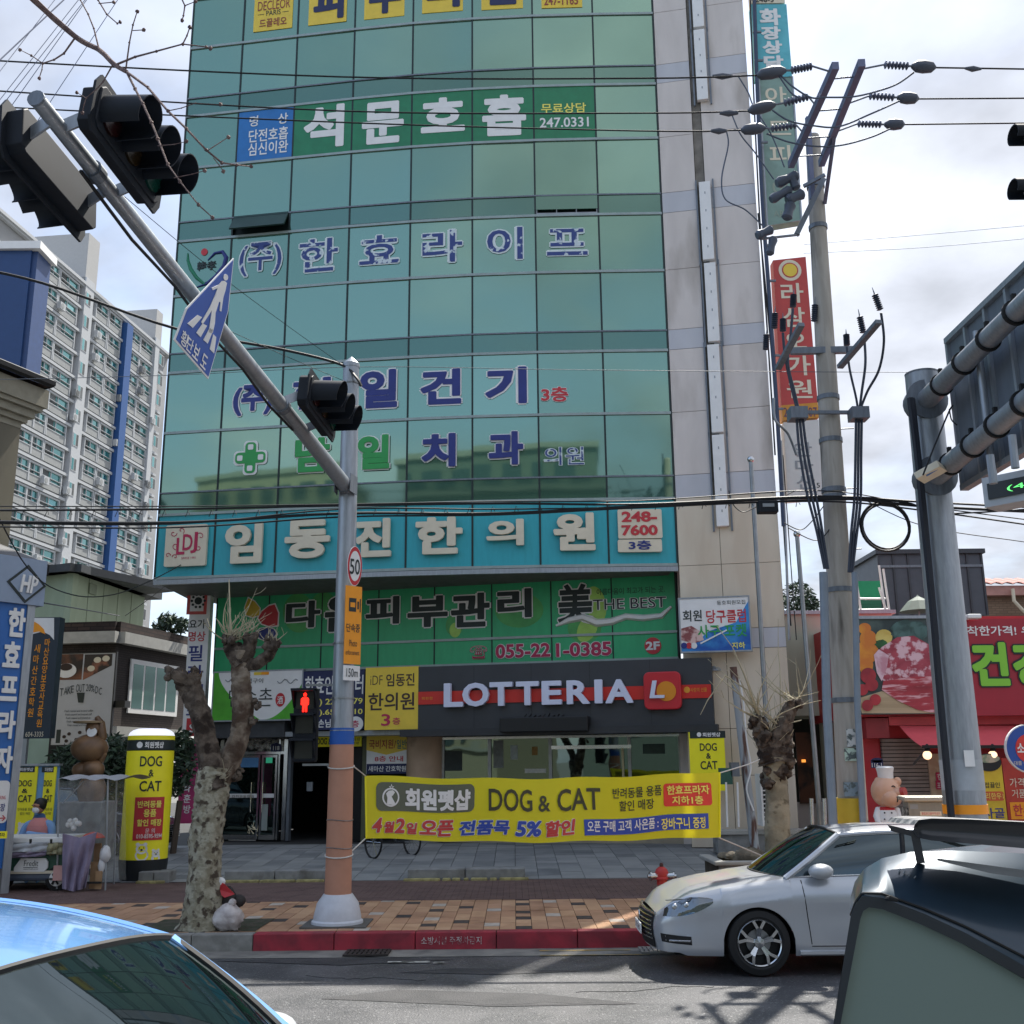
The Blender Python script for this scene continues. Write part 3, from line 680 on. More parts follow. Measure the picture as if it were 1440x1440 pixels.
for sx_, sy_, rx, ry in ((0, 0, 1, .42), (0, 0, .42, 1)):
 for mb, e, c_ in ((q, .0, .03), (g, -.045, .045)): mb.rrect(fr, mx_ - w_ * rx - e * 0 + (.045 if mb is g else 0), my_ - h_ * ry + (.045 if mb is g else 0), mx_ + w_ * rx - (.045 if mb is g else 0), my_ + h_ * ry - (.045 if mb is g else 0), .1, c_, c_ + .012 + (rx > .5) * .002)
q.build('white_edge', M['white'], t); g.build('green_loops', M['letter_green'], t)
q = MB()
for dx, dy in ((-.62, 0), (.62, 0), (0, -.62), (0, .62)): q.rrect(fr, mx_ + w_ * dx - .07, my_ + h_ * dy - .07, mx_ + w_ * dx + .07, my_ + h_ * dy + .07, .03, .045, .064)
q.build('white_holes', M['white'], t)
# turquoise band letters
t = fsign('clinic_lettering', 'thick cream Korean letters standing off the turquoise band', None, (580, 760))
for s, *b in (('임', 318, 736, 370, 793), ('동', 402, 732, 465, 786), ('진', 500, 730, 551, 784), ('한', 585, 728, 651, 780), ('의', 684, 731, 737, 768), ('원', 778, 722, 837, 775)): glet(t, s, b, M['cream'], c=.06, ext=.09, bold=.045, name='letter')
t = fsign('emblem_plaque', 'cream square plaque with a pink monogram and curls', None, (260, 767))
fr = CF[0]; b = fr.box(232, 738, 290, 796, .12); MB().rrect(fr, b[0], b[1], b[2], b[3], .05, .03, .12).build('board', M['cream'], t)
for s, *p in (('L', 248, 756, 260, 780), ('D', 257, 751, 271, 774), ('J', 268, 748, 278, 778)): letters(fr, s, p, M['crimson'], t, c=.125, bold=.02)
letters(fr, 'SINCE 1991', (255, 783, 275, 786), M['crimson'], t, c=.125, bold=0)
q = MB()
for cx_, cy_, r_0, st, k_ in ((244, 750, 5, 0, 1), (255, 746, 5, 60, -1), (282, 754, 6, 180, 1), (279, 770, 5, 200, -1), (247, 768, 5, 90, 1), (236, 781, 4, 0, -1), (246, 783, 4, 180, 1)):
 pts = []
 for i in range(14):
  th = R(st) + k_ * i * .42; rr = r_0 * (1 - i / 16); pts.append(fr.P(*fr.hit(cx_ + rr * math.cos(th), cy_ + rr * math.sin(th), .127), .127))
 q.tube(pts, .009, 4)
q.build('curls', M['crimson'], t, kind='stuff')
t = fsign('phone_plaque', 'cream plaque with a red phone number at the right end of the turquoise band', None, (900, 735))
fr = CF[7]; b = fr.box(869, 716, 931, 757, .12); MB().rrect(fr, b[0], b[1], b[2], b[3], .04, .03, .12).build('board', M['cream'], t)
letters(fr, '248-', (874, 719, 924, 734), M['red'], t, c=.125, bold=.04); letters(fr, '7600', (874, 738, 925, 753), M['red'], t, c=.125, bold=.04)
t = fsign('floor_plaque', 'small cream plaque with blue floor number below the phone plaque', None, (900, 767))
b = fr.box(869, 758.5, 931, 776, .12); MB().rrect(fr, b[0], b[1], b[2], b[3], .04, .03, .12).build('board', M['cream'], t)
letters(fr, '3층', (884, 760, 916, 773), M['navy'], t, c=.125, bold=.03)
# ------------------------------------------------------------------ second floor green sign
e2 = M['white']
t = thing('skin_care_sign', 'green second floor sign band with black Korean letters and leaf logo', 'sign', F2.P(6, zmid, .03))
q = MB()
def blob(mb, cx_, cy_, rx, ry, rot=0, c0=.013, c1=.016, fr=F2, n=28, x0=0, x1=9e9):
 P = []
 a, b = fr.hit(cx_, cy_, c1); k = abs(fr.hit(cx_ + 10, cy_, c1)[0] - a) / 10
 for i in range(n):
  th = 2 * math.pi * i / n; x_, y_ = rx * k * math.cos(th), ry * k * math.sin(th); P.append((a + x_ * math.cos(R(rot)) - y_ * math.sin(R(rot)), b + x_ * math.sin(R(rot)) + y_ * math.cos(R(rot))))
 mb.prism(fr, P, c0, c1)
for x_, y_, rx, ry in ((420, 862, 22, 26), (455, 850, 18, 16), (640, 878, 13, 16), (730, 858, 34, 24), (822, 882, 24, 22)): blob(q, x_, y_, rx, ry, rnd.uniform(-20, 20))
q.build('pale_bubbles', mat('bubble_green', '#48a054', .4, var=.3, scale=1.5), t, kind='stuff')
q = MB(); blob(q, 838, 850, 14, 26, 10, c0=.017, c1=.019); blob(q, 826, 884, 13, 20, -30, c0=.017, c1=.019); blob(q, 640, 886, 8, 10, 0, c0=.017, c1=.019); q.build('lime_bubbles', mat('bubble_lime', '#9fc95a', .4, var=.25, scale=1.5), t, kind='stuff')
for s, *b in (('다', 402, 845, 451, 883), ('음', 457, 838, 506, 888), ('피', 514, 839, 562, 878), ('부', 573, 838, 630, 882), ('관', 634, 834, 689, 882), ('리', 699, 828, 748, 869)): letters(F2, s, b, M['ink'], t, c=.03, bold=.04, edge=e2, ew=.05)
def leafp(pts, mt, nm):
 P = F2.pts(pts, .04); cxm = sum(p[0] for p in P) / len(P); cym = sum(p[1] for p in P) / len(P)
 MB().prism(F2, [(cxm + (a - cxm) * 1.13, cym + (b - cym) * 1.13) for a, b in P], .025, .03).build(nm + '_edge', e2, t); MB().prism(F2, P, .031, .036).build(nm, mt, t)
leafp([(349, 841), (358, 846), (365, 855), (364, 865), (355, 868), (346, 865), (344, 855)], mat('leaf_gold', '#d5b53c', .5), 'gold_leaf')
leafp([(378, 852), (386, 850), (391, 862), (390, 879), (380, 881), (368, 877), (363, 869), (368, 860)], M['red'], 'red_leaf')
leafp([(360, 889), (366, 884), (376, 882), (385, 885), (389, 892), (385, 898), (374, 901), (363, 897)], M['navy'], 'blue_leaf')
letters(F2, '美', (784, 821, 834, 877), M['ink'], t, c=.03, bold=.03, edge=e2, ew=.04)
letters(F2, 'THE BEST', (834, 841, 937, 856), M['ink'], t, c=.03, bold=.0, edge=e2, ew=.05)
letters(F2, '아름다움이 최고가 되는 곳.', (839, 826, 935, 835), M['ink'], t, c=.03, bold=0)
q = MB(); sw_ = [(782, 880), (800, 872), (820, 868), (840, 876), (860, 874), (880, 867), (905, 869), (930, 866), (944, 853)]
P3 = [F2.P(*F2.hit(x_, y_, .035), .035) for x_, y_ in sw_]; MB().tube(P3, [.01, .05, .06, .07, .06, .05, .05, .04, .01], 6).build('swoosh', M['ink'], t, smooth=True)
P3 = [F2.P(*F2.hit(x_, y_, .025), .025) for x_, y_ in sw_]; MB().tube(P3, [.03, .08, .09, .1, .09, .08, .08, .07, .03], 6).build('swoosh_edge', e2, t, smooth=True)
t = thing('phone_lettering', 'pink phone number with telephone symbol on the green strip', 'sign', F2.P(7, zbot + .1, .03))
letters(F2, '☎', (661, 908, 685, 927), M['crimson'], t, c=.03, bold=.0, edge=e2, ew=.02)
for s, *b in (('055-22', 697, 905, 774, 925), ('1-0385', 782, 903, 860, 923)): letters(F2, s, b, M['crimson'], t, c=.03, bold=.03, edge=e2, ew=.045)
t = thing('floor_badge', 'round red badge with white floor number on the green strip', 'sign', F2.P(F2.hit(918, 908)[0], zbot + .3, .03))
a, b = F2.hit(918, 908, .04); MB().disc(F2, a, b, .2, .2, .02, .03, 28).build('badge', M['red'], t); letters(F2, '2F', (908, 902, 928, 914), M['white'], t, c=.032, bold=.04)
# ------------------------------------------------------------------ burger fascia
FF = Fr(F2.P(0, 0, 1.1), F2.P(10, 0, 1.1))          # fascia face, in front of the second floor wall
t = thing('shop_fascia', 'dark grey restaurant fascia with red stripe and white raised letters', 'shop sign', FF.P(FF.hit(800, 980)[0], FF.hit(800, 1025)[1], 0))
a0, b0, a1, b1 = FF.hit(588, 985)[0], FF.hit(800, 1027)[1], FF.hit(1003, 985)[0], FF.hit(800, 931)[1]
MB().bf(FF, a0, a1, b0, b1, -1.12, 0).build('board', M['fascia'], t)
for k in range(1, 5): MB().bf(FF, a0 + (a1 - a0) * k / 5 - .004, a0 + (a1 - a0) * k / 5 + .004, b0, b1, 0, .003).build('panel_seam', M['black'], t)
MB().bf(FF, FF.hit(565, 1025)[0], FF.hit(1010, 1020)[0], FF.hit(700, 1034)[1], FF.hit(700, 1024)[1], -.3, .14).build('lip', mat('lip_dark', '#2a2d31', .5, var=.15), t)
b = FF.box(588, 971, 1001, 988, .03)
s0 = FF.hit(590, 981)[1]; s1 = FF.hit(1000, 969)[1]; sm_ = FF.hit(800, 975.5)[1]; MB().bf(FF, b[0], FF.hit(1000, 970)[0], sm_ - .17, sm_ + .13, .0, .025).build('red_stripe', mat('stripe_red', '#c8281f', .4, var=.04), t)
let = [('L', 626, 653), ('O', 652, 689), ('T', 690, 722), ('T', 727, 759), ('E', 763, 791), ('R', 798, 830), ('I', 837, 848), ('A', 852, 891)]
lw = mat('letter_lilac', '#d3d9ee', .35, var=.03, emit=.0)
for s, x0, x1 in let:
 yb_ = 994.5 - (x0 - 626) * .024; letters(FF, s, (x0, yb_ - 33.5, x1, yb_), lw, t, c=.04, ext=.12, bold=.035, name='letter')
letters(FF, '회원점', (593, 980, 608, 984), M['gold'], t, c=.03, bold=0)
a, b = FF.hit(931.5, 971, .15); MB().rrect(FF, a - .42, b - .42, a + .42, b + .42, .13, .02, .16).build('logo_box', mat('logo_red', '#bf2530', .35, var=.04), t, bev=.02)
a2, b2 = FF.hit(937, 972, .16); MB().disc(FF, a2, b2, .22, .22, .155, .18, 28).build('logo_disc', mat('logo_orange', '#d98a1c', .4, var=.04), t)
letters(FF, 'L', (913, 957, 934, 982), lw, t, c=.185, ext=.06, bold=.02, shear=.2, name='logo_letter')
a, b = FF.hit(966, 970, .03); MB().disc(FF, a, b, .07, .07, .02, .03, 16).build('round_mark', M['gold'], t); letters(FF, '사랑의 선물', (971, 967, 994, 973), M['gold'], t, c=.03, bold=0)
t = thing('folded_awning', 'dark folded awning box below the fascia letters', 'awning', FF.P(FF.hit(770, 1020)[0], FF.hit(770, 1030)[1], .1))
b = FF.box(703, 1008, 827, 1029, .3); MB().bf(FF, b[0], b[2], b[1], b[3], .0, .34).build('box', M['black'], t, bev=.02)
q = MB();
for k in range(9): q.bar(FF.P(b[0] + .55 + k * .11, b[3], .15 + rnd.uniform(-.05, .05)), FF.P(b[0] + .62 + k * .11, b[3] + rnd.uniform(.03, .09), .2), .02)
q.build('cable_tangle', M['rubber'], t, kind='stuff')
# ground floor left boards
LF = Fr(F2.P(0, 0, .95), F2.P(10, 0, .95))
t = sign('shop_sign', 'white and green restaurant sign behind the forked tree', LF, (300, 944.5, 424, 1012), M['white'], thk=.12, c=-.15, frame=M['galv'])
q = MB(); a0, b0, a1, b1 = LF.box(300, 944.5, 424, 1012, -.03)
n_ = 16
q.prism(LF, [(a0, b0), (a0, b1)] + [(a0 + .12 + 1.2 * (i / n_) ** 1.7, b1 - (b1 - b0) * (i / n_)) for i in range(n_ + 1)], -.029, -.026); q.prism(LF, [(a1, b0), (a0 + 1.45, b0)] + [(a0 + 1.45 + (a1 - a0 - 1.45) * (i / n_), b0 + (b1 - b0) * .72 * (i / n_) ** 1.9) for i in range(n_ + 1)][1:], -.029, -.026)
q.build('green_corners', mat('grass_green', '#4ea52e', .45, var=.3, scale=1.3), t)
letters(LF, '민속촌', (322, 968, 383, 994), M['ink'], t, c=-.02, bold=-.005); letters(LF, '만석구이', (340, 954, 370, 961), M['ink'], t, c=-.02, bold=0)
a, b = LF.hit(394, 984, -.02); MB().disc(LF, a, b, .13, .17, -.025, -.02, 20).build('red_seal', M['red'], t); letters(LF, '酒', (390, 979, 398, 990), M['white'], t, c=-.018, bold=.01)
a0_, b0_, a1_, b1_ = LF.box(357, 945, 378, 949, -.02); MB().bf(LF, a0_, (a0_ + a1_) / 2, b0_, b1_, -.028, -.02).build('yellow_chip', M['board_yellow'], t); MB().bf(LF, (a0_ + a1_) / 2, a1_, b0_, b1_, -.028, -.02).build('orange_chip', M['orange'], t)
for x0, y0 in ((317, 956), (390, 958)):
 P3 = [LF.P(*LF.hit(x0 + i * 2.6, y0 + 3 * math.sin(i * 1.1), -.02), -.02) for i in range(12)]; MB().tube(P3, .012, 4).build('cloud_stroke', M['grey_text'], t)
t = sign('office_sign', 'dark blue sign with yellow phone numbers behind the signal pole', LF, (425, 943, 512, 1026), M['navy_dark'], thk=.12, c=-.15, T=[
 ('한효인력센터', (429, 950, 511, 977), M['white']), (') 221-5579', (449, 982, 510, 993), M['lemon']), (').651-9110', (449, 997, 510, 1007), M['lemon']), ('손님 환영', (447, 1011, 488, 1023), M['white'])])
a, b = LF.hit(500, 1018, -.02); MB().disc(LF, a, b, .2, .18, -.025, -.02, 24).build('white_oval', M['white'], t); letters(LF, '층', (494, 1013, 505, 1023), M['crimson'], t, c=-.017)
t = sign('clinic_sign', 'yellow clinic sign with brown brush lettering left of the dark fascia', LF, (513.5, 938, 588, 1026), M['board_yellow'], thk=.2, c=-.05, T=[
 ('임동진', (543, 947, 583, 965), mat('brown_ink', '#3c2a26', .5)), ('한의원', (518, 974, 583, 999), mat('brown_ink', '', .5)), ('3', (536, 1004, 549, 1021), M['crimson']), ('층', (552, 1009, 563, 1019), M['crimson']), ('iDF', (521, 950, 538, 963), mat('brown_ink', '', .5), {'bold': -.01})])
# under the signs: canopy beam and doors
GF = Fr(F2.P(0, 0, -.15), F2.P(10, 0, -.15))
w3 = thing('ground_floor', None, None); w3.parent = bt; w3.location = -WLOC[bt.name]; WLOC[w3.name] = V((0, 0, 0))
g0 = GF.hit(300, 1100)[0]; gd = lambda x_: GF.hit(x_, 1110)[0]
zc1 = LF.hit(400, 1014, -.1)[1]; zc0 = LF.hit(400, 1036)[1]
MB().bf(GF, gd(296), gd(420), zc0, zc1, -.2, .95).build('canopy_beam', mat('beam_dark', '#3a3d40', .6, var=.2), w3)
MB().bf(GF, gd(420), gd(590), LF.hit(500, 1034)[1], LF.hit(500, 1027)[1], -1.2, .9).build('canopy_beam', M['galv'], w3)
# dark room behind everything
MB().bf(GF, gd(296), gd(1005), ZB - .3, zbot, -5.2, -5).bf(GF, gd(296), gd(1005), zbot - .1, zbot, -5, -.2).bf(GF, gd(296), gd(298), ZB, zbot, -5, -.2).bf(GF, gd(1003), gd(1005), ZB, zbot, -5, -.2).build('dark_interior', mat('interior', '#15181a', .8, var=.4, scale=1.2), w3)
MB().bf(GF, gd(420), gd(572), ZB, GF.hit(500, 1034)[1], -3, -2.9).build('passage_wall', mat('passage', '#2b3336', .7, var=.3), w3)
# doors
dm = M['steel']
zd0, zdt, zdh = ZB + .02, GF.hit(370, 1062)[1], GF.hit(370, 1040)[1]
xs_ = [312, 366, 389]
for i, (x0, x1) in enumerate(((314, 365), (367, 389))):
 a0, a1 = gd(x0), gd(x1)
 d = thing('glass_door', None, None); d.parent = w3; d.location = (0, 0, 0); WLOC[d.name] = V((0, 0, 0))
 MB().bf(GF, a0 + .04, a1 - .04, zd0 + .1, zdt - .05, -.02, 0).build('pane', M['shop_glass'], d)
 q = MB(); w_ = .05
 q.bf(GF, a0, a0 + w_, zd0, zdt, -.04, .03); q.bf(GF, a1 - w_, a1, zd0, zdt, -.04, .03); q.bf(GF, a0 + w_, a1 - w_, zd0, zd0 + .12, -.04, .03); q.bf(GF, a0 + w_, a1 - w_, zdt - .06, zdt, -.04, .03); q.build('door_frame', dm, d)
zl1 = GF.hit(340, 1119)[1]
for x0, x1 in ((317, 362), (369, 388)): MB().bf(GF, gd(x0), gd(x1), zl1 - .05, zl1 + .05, .005, .012).build('label_strip', M['white'], w3)
letters(GF, '자전문독학원', (326, 1118, 357, 1123), M['ink'], w3, c=.015, bold=0)
MB().bf(GF, gd(325), gd(363), GF.hit(340, 1182)[1], GF.hit(340, 1174)[1], .005, .012).build('label_strip', M['white'], w3); letters(GF, '영수전문학원', (330, 1175, 359, 1181), M['ink'], w3, c=.015, bold=0)
b = GF.box(335, 1064, 364, 1079, .01); MB().bf(GF, b[0], b[2], b[1], b[3], .005, .012).build('blue_poster', mat('poster_blue', '#5d94c8', .5), w3)
b = GF.box(374, 1064, 383, 1073, .01); MB().bf(GF, b[0], b[2], b[1], b[3], .005, .012).build('exit_label', mat('exit_green', '#2c8a6a', .5, emit=.3), w3)
b = GF.box(368, 1131, 376, 1168, .01); MB().bf(GF, b[0], b[2], b[1], b[3], .005, .012).build('notice_paper', mat('paper_grey', '#9aa5a2', .5), w3)
for x_ in (355, 371): MB().tube([GF.P(gd(x_), GF.hit(x_, y_)[1], .07) for y_ in (1100, 1142)], .016, 8).build('door_handle', M['steel'], w3, smooth=True)
q = MB();
q.bf(GF, gd(310), gd(400), zdt + .02, zdt + .09, -.05, .03); q.bf(GF, gd(391), gd(393), zd0, zdh, -.05, .04); q.bf(GF, gd(399), gd(404), zd0, zdh, -.05, .06); q.bf(GF, gd(308), gd(313), zd0, zdh, -.05, .04)
q.build('door_surround', M['steel'], w3, kind='stuff')
MB().bf(GF, gd(310), gd(404), zdt + .1, zdh + .3, -.04, .02).build('mirror_lintel', mixmat('crumpled_steel', '#a8aaa6', '#3a3d3c', 5, .4, .6, .12, 1., metal=1), w3)
t = thing('house_number_plate', 'small dark blue house number plate above the glass doors', 'house number', GF.P(gd(388), GF.hit(388, 1056)[1], .04)); b = GF.box(381, 1047, 395, 1057, .04); MB().bf(GF, b[0], b[2], b[1], b[3], .03, .045).prism(GF, [(b[0], b[3]), (b[2], b[3]), ((b[0] + b[2]) / 2, b[3] + .05)], .03, .045).build('plate', M['navy_dark'], t); letters(GF, '118', (384, 1049, 393, 1055), M['white'], t, c=.048)
MB().bf(GF, gd(405), gd(409), ZB, GF.hit(400, 1034)[1], -.1, .05).build('post', M['galv_dark'], w3)
MB().bf(GF, gd(432), gd(466), ZB, GF.hit(440, 1075)[1], -1.5, -1.45).build('inner_door', mat('inner_door', '#4f5a5c', .4, var=.15), w3)
b = GF.box(423, 1100, 431, 1113, .0); MB().bf(GF, b[0], b[2], b[1], b[3], -.4, -.35).build('switch_box', M['galv'], w3)
MB().bf(GF, gd(492), gd(508), ZB, GF.hit(500, 1040)[1], -.4, -.2).build('dark_door_leaf', M['black'], w3)
MB().bf(GF, gd(509), gd(516), ZB, GF.hit(512, 1034)[1], -.15, .02).build('post', mat('post_olive', '#5b5f48', .6), w3)
t = sign('small_sign', 'yellow strip sign with black lettering above the dark passage', GF, (441, 1034.5, 508, 1050), M['sign_yellow'], c=.02, thk=.05, T=[('DOG &', (446, 1038, 466, 1047), M['ink']), ('반려동물 용품', (493, 1037, 506, 1042), M['ink'], {'bold': 0}), ('할인 매장', (496, 1043, 505, 1047), M['ink'], {'bold': 0})])
t = sign('notice_board', 'nursing school notice in yellow, white and dark blue beside the round column', GF, (515.5, 1034, 572, 1088), M['white'], c=.05, thk=.05, T=[
 ('국비지원/', (519, 1040, 557, 1053), mat('brown_red2', '#a02a22', .5)), ('일반', (558, 1040, 572, 1053), mat('teal_ink', '#1f6e68', .5)), ('8층 안내', (527, 1063, 567, 1071), M['red']), ('새마산 간호학원', (518, 1076, 571, 1085), M['white'], {'c': .0})][:3])
b = GF.box(515.5, 1034, 572, 1058, .1); MB().prism(GF, [(b[0], b[3]), (b[2], b[3]), (b[2], b[1] + .06), ((b[0] + b[2]) / 2, b[1] - .06), (b[0], b[1] + .06)], .1, .102).build('yellow_field', M['board_yellow'], t)
b = GF.box(515.5, 1074, 572, 1088, .1); MB().bf(GF, b[0], b[2], b[1], b[3], .1, .103).build('dark_field', M['navy_dark'], t); letters(GF, '새마산 간호학원', (518, 1077, 571, 1085), M['white'], t, c=.105)
# round column
cc_ = GF.P(gd(597), 0, -.02); crad = abs(gd(622) - gd(572)) / 2
colm = mixmat('column_render', '#b59a80', '#a38a72', 2, .35, .65, .6, .15, c3='#57483a', lo3=.62, hi3=.75)
t = w3
MB().lathe((cc_.x, cc_.y, ZB), [(crad, 0), (crad, zbot - ZB - .1)], 36).build('round_column', colm, w3, smooth=True)
MB().lathe((cc_.x, cc_.y, ZB), [(crad + .03, 0), (crad + .03, .3), (crad, .32)], 22).build('column_base', gran, w3)
# storefront
zs1 = GF.hit(800, 1034)[1]
for x0, x1 in ((624, 688), (690, 774), (776, 886), (889, 958)):
 MB().bf(GF, gd(x0), gd(x1), ZB + .35 if x0 != 776 else ZB + .1, zs1, -.02, .0).build('shop_window', M['shop_glass'], w3)
q = MB()
for x_ in (623, 689, 775, 887, 959): q.bf(GF, gd(x_) - .04, gd(x_) + .04, ZB, zs1, -.05, .04)
q.build('window_posts', M['steel_dull'], w3, kind='stuff')
MB().bf(GF, gd(624), gd(960), ZB, ZB + .35, -.1, .05).build('plinth', mat('plinth', '#a09684', .7, var=.15), w3)
MB().bf(GF, gd(777), gd(890), GF.hit(830, 1053)[1], GF.hit(830, 1048)[1], .0, .06).build('transom_bar', M['steel'], w3); MB().bf(GF, gd(623), gd(960), zs1 - .06, zs1 - .0, .0, .06).build('head_bar', M['steel'], w3)
MB().bf(GF, gd(876), gd(879), ZB + .1, GF.hit(830, 1053)[1], .0, .06).build('door_post', mat('cream_post', '#b9b08a', .4), w3)
MB().bf(GF, gd(959), gd(972), ZB, zs1, -.2, .1).build('end_wall', M['stone'], w3)
# inside: pale posters, lamps and counters seen through the glass are pieces on the glass
for x0, y0, x1, y1, c_ in ((694, 1041, 708, 1080, '#6f7470'), (718, 1048, 728, 1068, '#9aa4a2'), (738, 1081, 768, 1087, '#b9bab2'), (748, 1050, 756, 1062, '#8a6a30'), (623, 1056, 650, 1084, '#27302f'), (904, 1046, 935, 1060, '#29423c')):
 b = GF.box(x0, y0, x1, y1, .0); MB().bf(GF, b[0], b[2], b[1], b[3], .002, .008).build('window_sticker', mat('sticker' + c_, c_, .6, var=.25, scale=8), w3)
FG = Fr(FF.P(0, 0, -.1), FF.P(10, 0, -.1)); t = sign('side_sign', 'yellow dog and cat shop sign on the right end of the storefront', FG, (970, 1029, 1020, 1112), M['sign_yellow'], c=.2, thk=.08, T=[('DOG', (984, 1045, 1008, 1056), M['ink']), ('&', (993, 1059, 1000, 1067), M['ink']), ('CAT', (985, 1070, 1009, 1082), M['ink'])])
b = FG.box(970, 1028, 1020, 1038, .29); MB().bf(FG, b[0], b[2], b[1], b[3], .28, .29).build('dark_header', M['ink'], t); letters(FG, '회원펫샵', (988, 1030, 1013, 1036), M['white'], t, c=.293, bold=.03)
MB().disc(FG, *FG.hit(983, 1033, .29), .05, .05, .29, .294, 14).build('round_mark', M['white'], t)
# billiard sign, lamp
t = sign('billiard_sign', 'white and blue billiard club sign on the stone wall', SF, (957, 841, 1054, 915), M['white'], c=.25, thk=.12, frame=M['galv'], T=[
 ('동호회원모집', (1008, 844, 1048, 850), M['ink'], {'bold': 0}), ('회원', (960, 858, 987, 874), M['ink']), ('당구클럽', (993, 857, 1049, 876), M['red']), ('사구·포켓', (981, 878, 1050, 896), M['letter_green'], {'ext': .012}), ('지하', (1029, 903, 1048, 912), M['lemon'], {'ext': .012})])
a0, b0, a1, b1 = SF.box(957, 841, 1054, 915, .37)
MB().prism(SF, [(a0, b0), (a1, b0), (a1, b1 - .1), (a1 - .3, b0 + .62), (a1 - .9, b0 + .45), (a1 - 1.2, b0 + .2), (a0, b0 + .12)], .371, .374).build('blue_wave', mixmat('wave_blue', '#1c56a8', '#3f9ad8', 1.2, .4, .6, .4, 0), t)
q = MB();
for k, x_ in enumerate((962, 969, 976)): MB().disc(SF, *SF.hit(x_, 908, .37), .07, .07, .376, .386, 16).build('billiard_ball', [M['navy'], M['red'], M['white']][k], t)
MB().bar(SF.P(*SF.hit(985, 905, .38), .38), SF.P(*SF.hit(1022, 886, .38), .38), .03).build('cue', M['white'], t)
MB().prism(SF, SF.pts([(958, 884), (972, 880), (985, 888), (990, 900), (975, 905), (958, 900)], .38), .376, .38).build('player_patch', mixmat('player', '#d8b8b0', '#8a4a4a', 4, .45, .55, .5, 0), t)
t = thing('wall_lamp', 'grey bell shaped lamp hanging from the stone wall beside the fascia', 'lamp', SF.P(*SF.hit(1004, 945, .5), .5))
lp = at(1004, 941, 24.6); MB().lathe(lp, [(.24, -.05), (.22, .0), (.13, .1), (.06, .16), (.05, .28), (.02, .36)], 24).build('shade', M['galv'], t, smooth=True); MB().sph(lp + V((0, 0, -.03)), (.17, .17, .06), 14, 8).build('bulb', mat('bulb_off', '#b9b49a', .3), t, smooth=True); MB().tube([lp + V((0, 0, .3)), lp + V((.0, .3, .45)), lp + V((.02, .8, .45))], .02, 6).build('arm', M['galv'], t)
# ------------------------------------------------------------------ far apartment tower
def gz(px, py, z): return gnd(px, py, z)
AF = Fr((-48.6, 112), (-48.6 + .12, 113))
AF = Fr(AF.P(AF.hit(30, 600)[0] - 12, 0), AF.P(AF.hit(30, 600)[0] + 10, 0))
ap = thing('apartment_tower', 'tall white apartment tower with blue stripe receding behind the left side street', 'building', AF.P(20, 0, 0))
awall = mixmat('apartment_wall', '#989a9c', '#8c8e90', .3, .4, .6, .8, .05); awhite = mat('apartment_slab', '#acb0b4', .7, var=.05)
arl = AF.hit(62, 353)[1]; AEnd = AF.hit(233, 600)[0]; ablue = mat('apartment_blue', '#234f88', .6, var=.06)
MB().bf(AF, 0, AEnd, 0, arl, -14, -.35).build('wall', awall, ap)
for x0, x1, xl in ((114, 137, 0), (222, 238, 157)):      # stair towers
 a0, a1 = AF.hit(x0 - 14, 600)[0], AF.hit(x1 - 24, 600)[0]
 MB().bf(AF, a0, a1, 0, arl + 1, -13, .25).build('stair_tower', awhite, ap)
 MB().bf(AF, a0, a1 + .6, arl + .2, arl + (6.5 if x0 == 114 else 5.0), -14, .1).build('roof_house', mat('roof_house', '#a3a4a4', .8, var=.05), ap)
fh = 2.8; nfl = int(arl / fh)
cols_a = [(28, 46, 'w'), (48, 63, 'w'), (66, 93, 'w'), (101, 109, 's'), (122, 139, 'w'), (142, 159, 'w'), (174, 188, 'w'), (190, 207, 'w'), (214, 221, 's')]
apane = glassmat('apartment_glass', '#2f6a6c', '#a8d4d0', .36, .05, .0, .2); afr = awhite; arail = mat('apartment_rail', '#8d9090', .6, var=.1)
adark = mat('apartment_screen', '#53585a', .7, var=.3, rand=.5)
MB().bf(AF, AF.hit(162, 600)[0], AF.hit(171, 600)[0], 0, arl - .5, -.3, .55).build('blue_stripe', ablue, ap)
q = MB()
for i in range(nfl + 1):
 z = arl - i * fh
 MB().bf(AF, 0, AEnd - 2, z - .24, z + .06, -.3, .1).build('balcony_slab', awhite, ap)
nw = 0
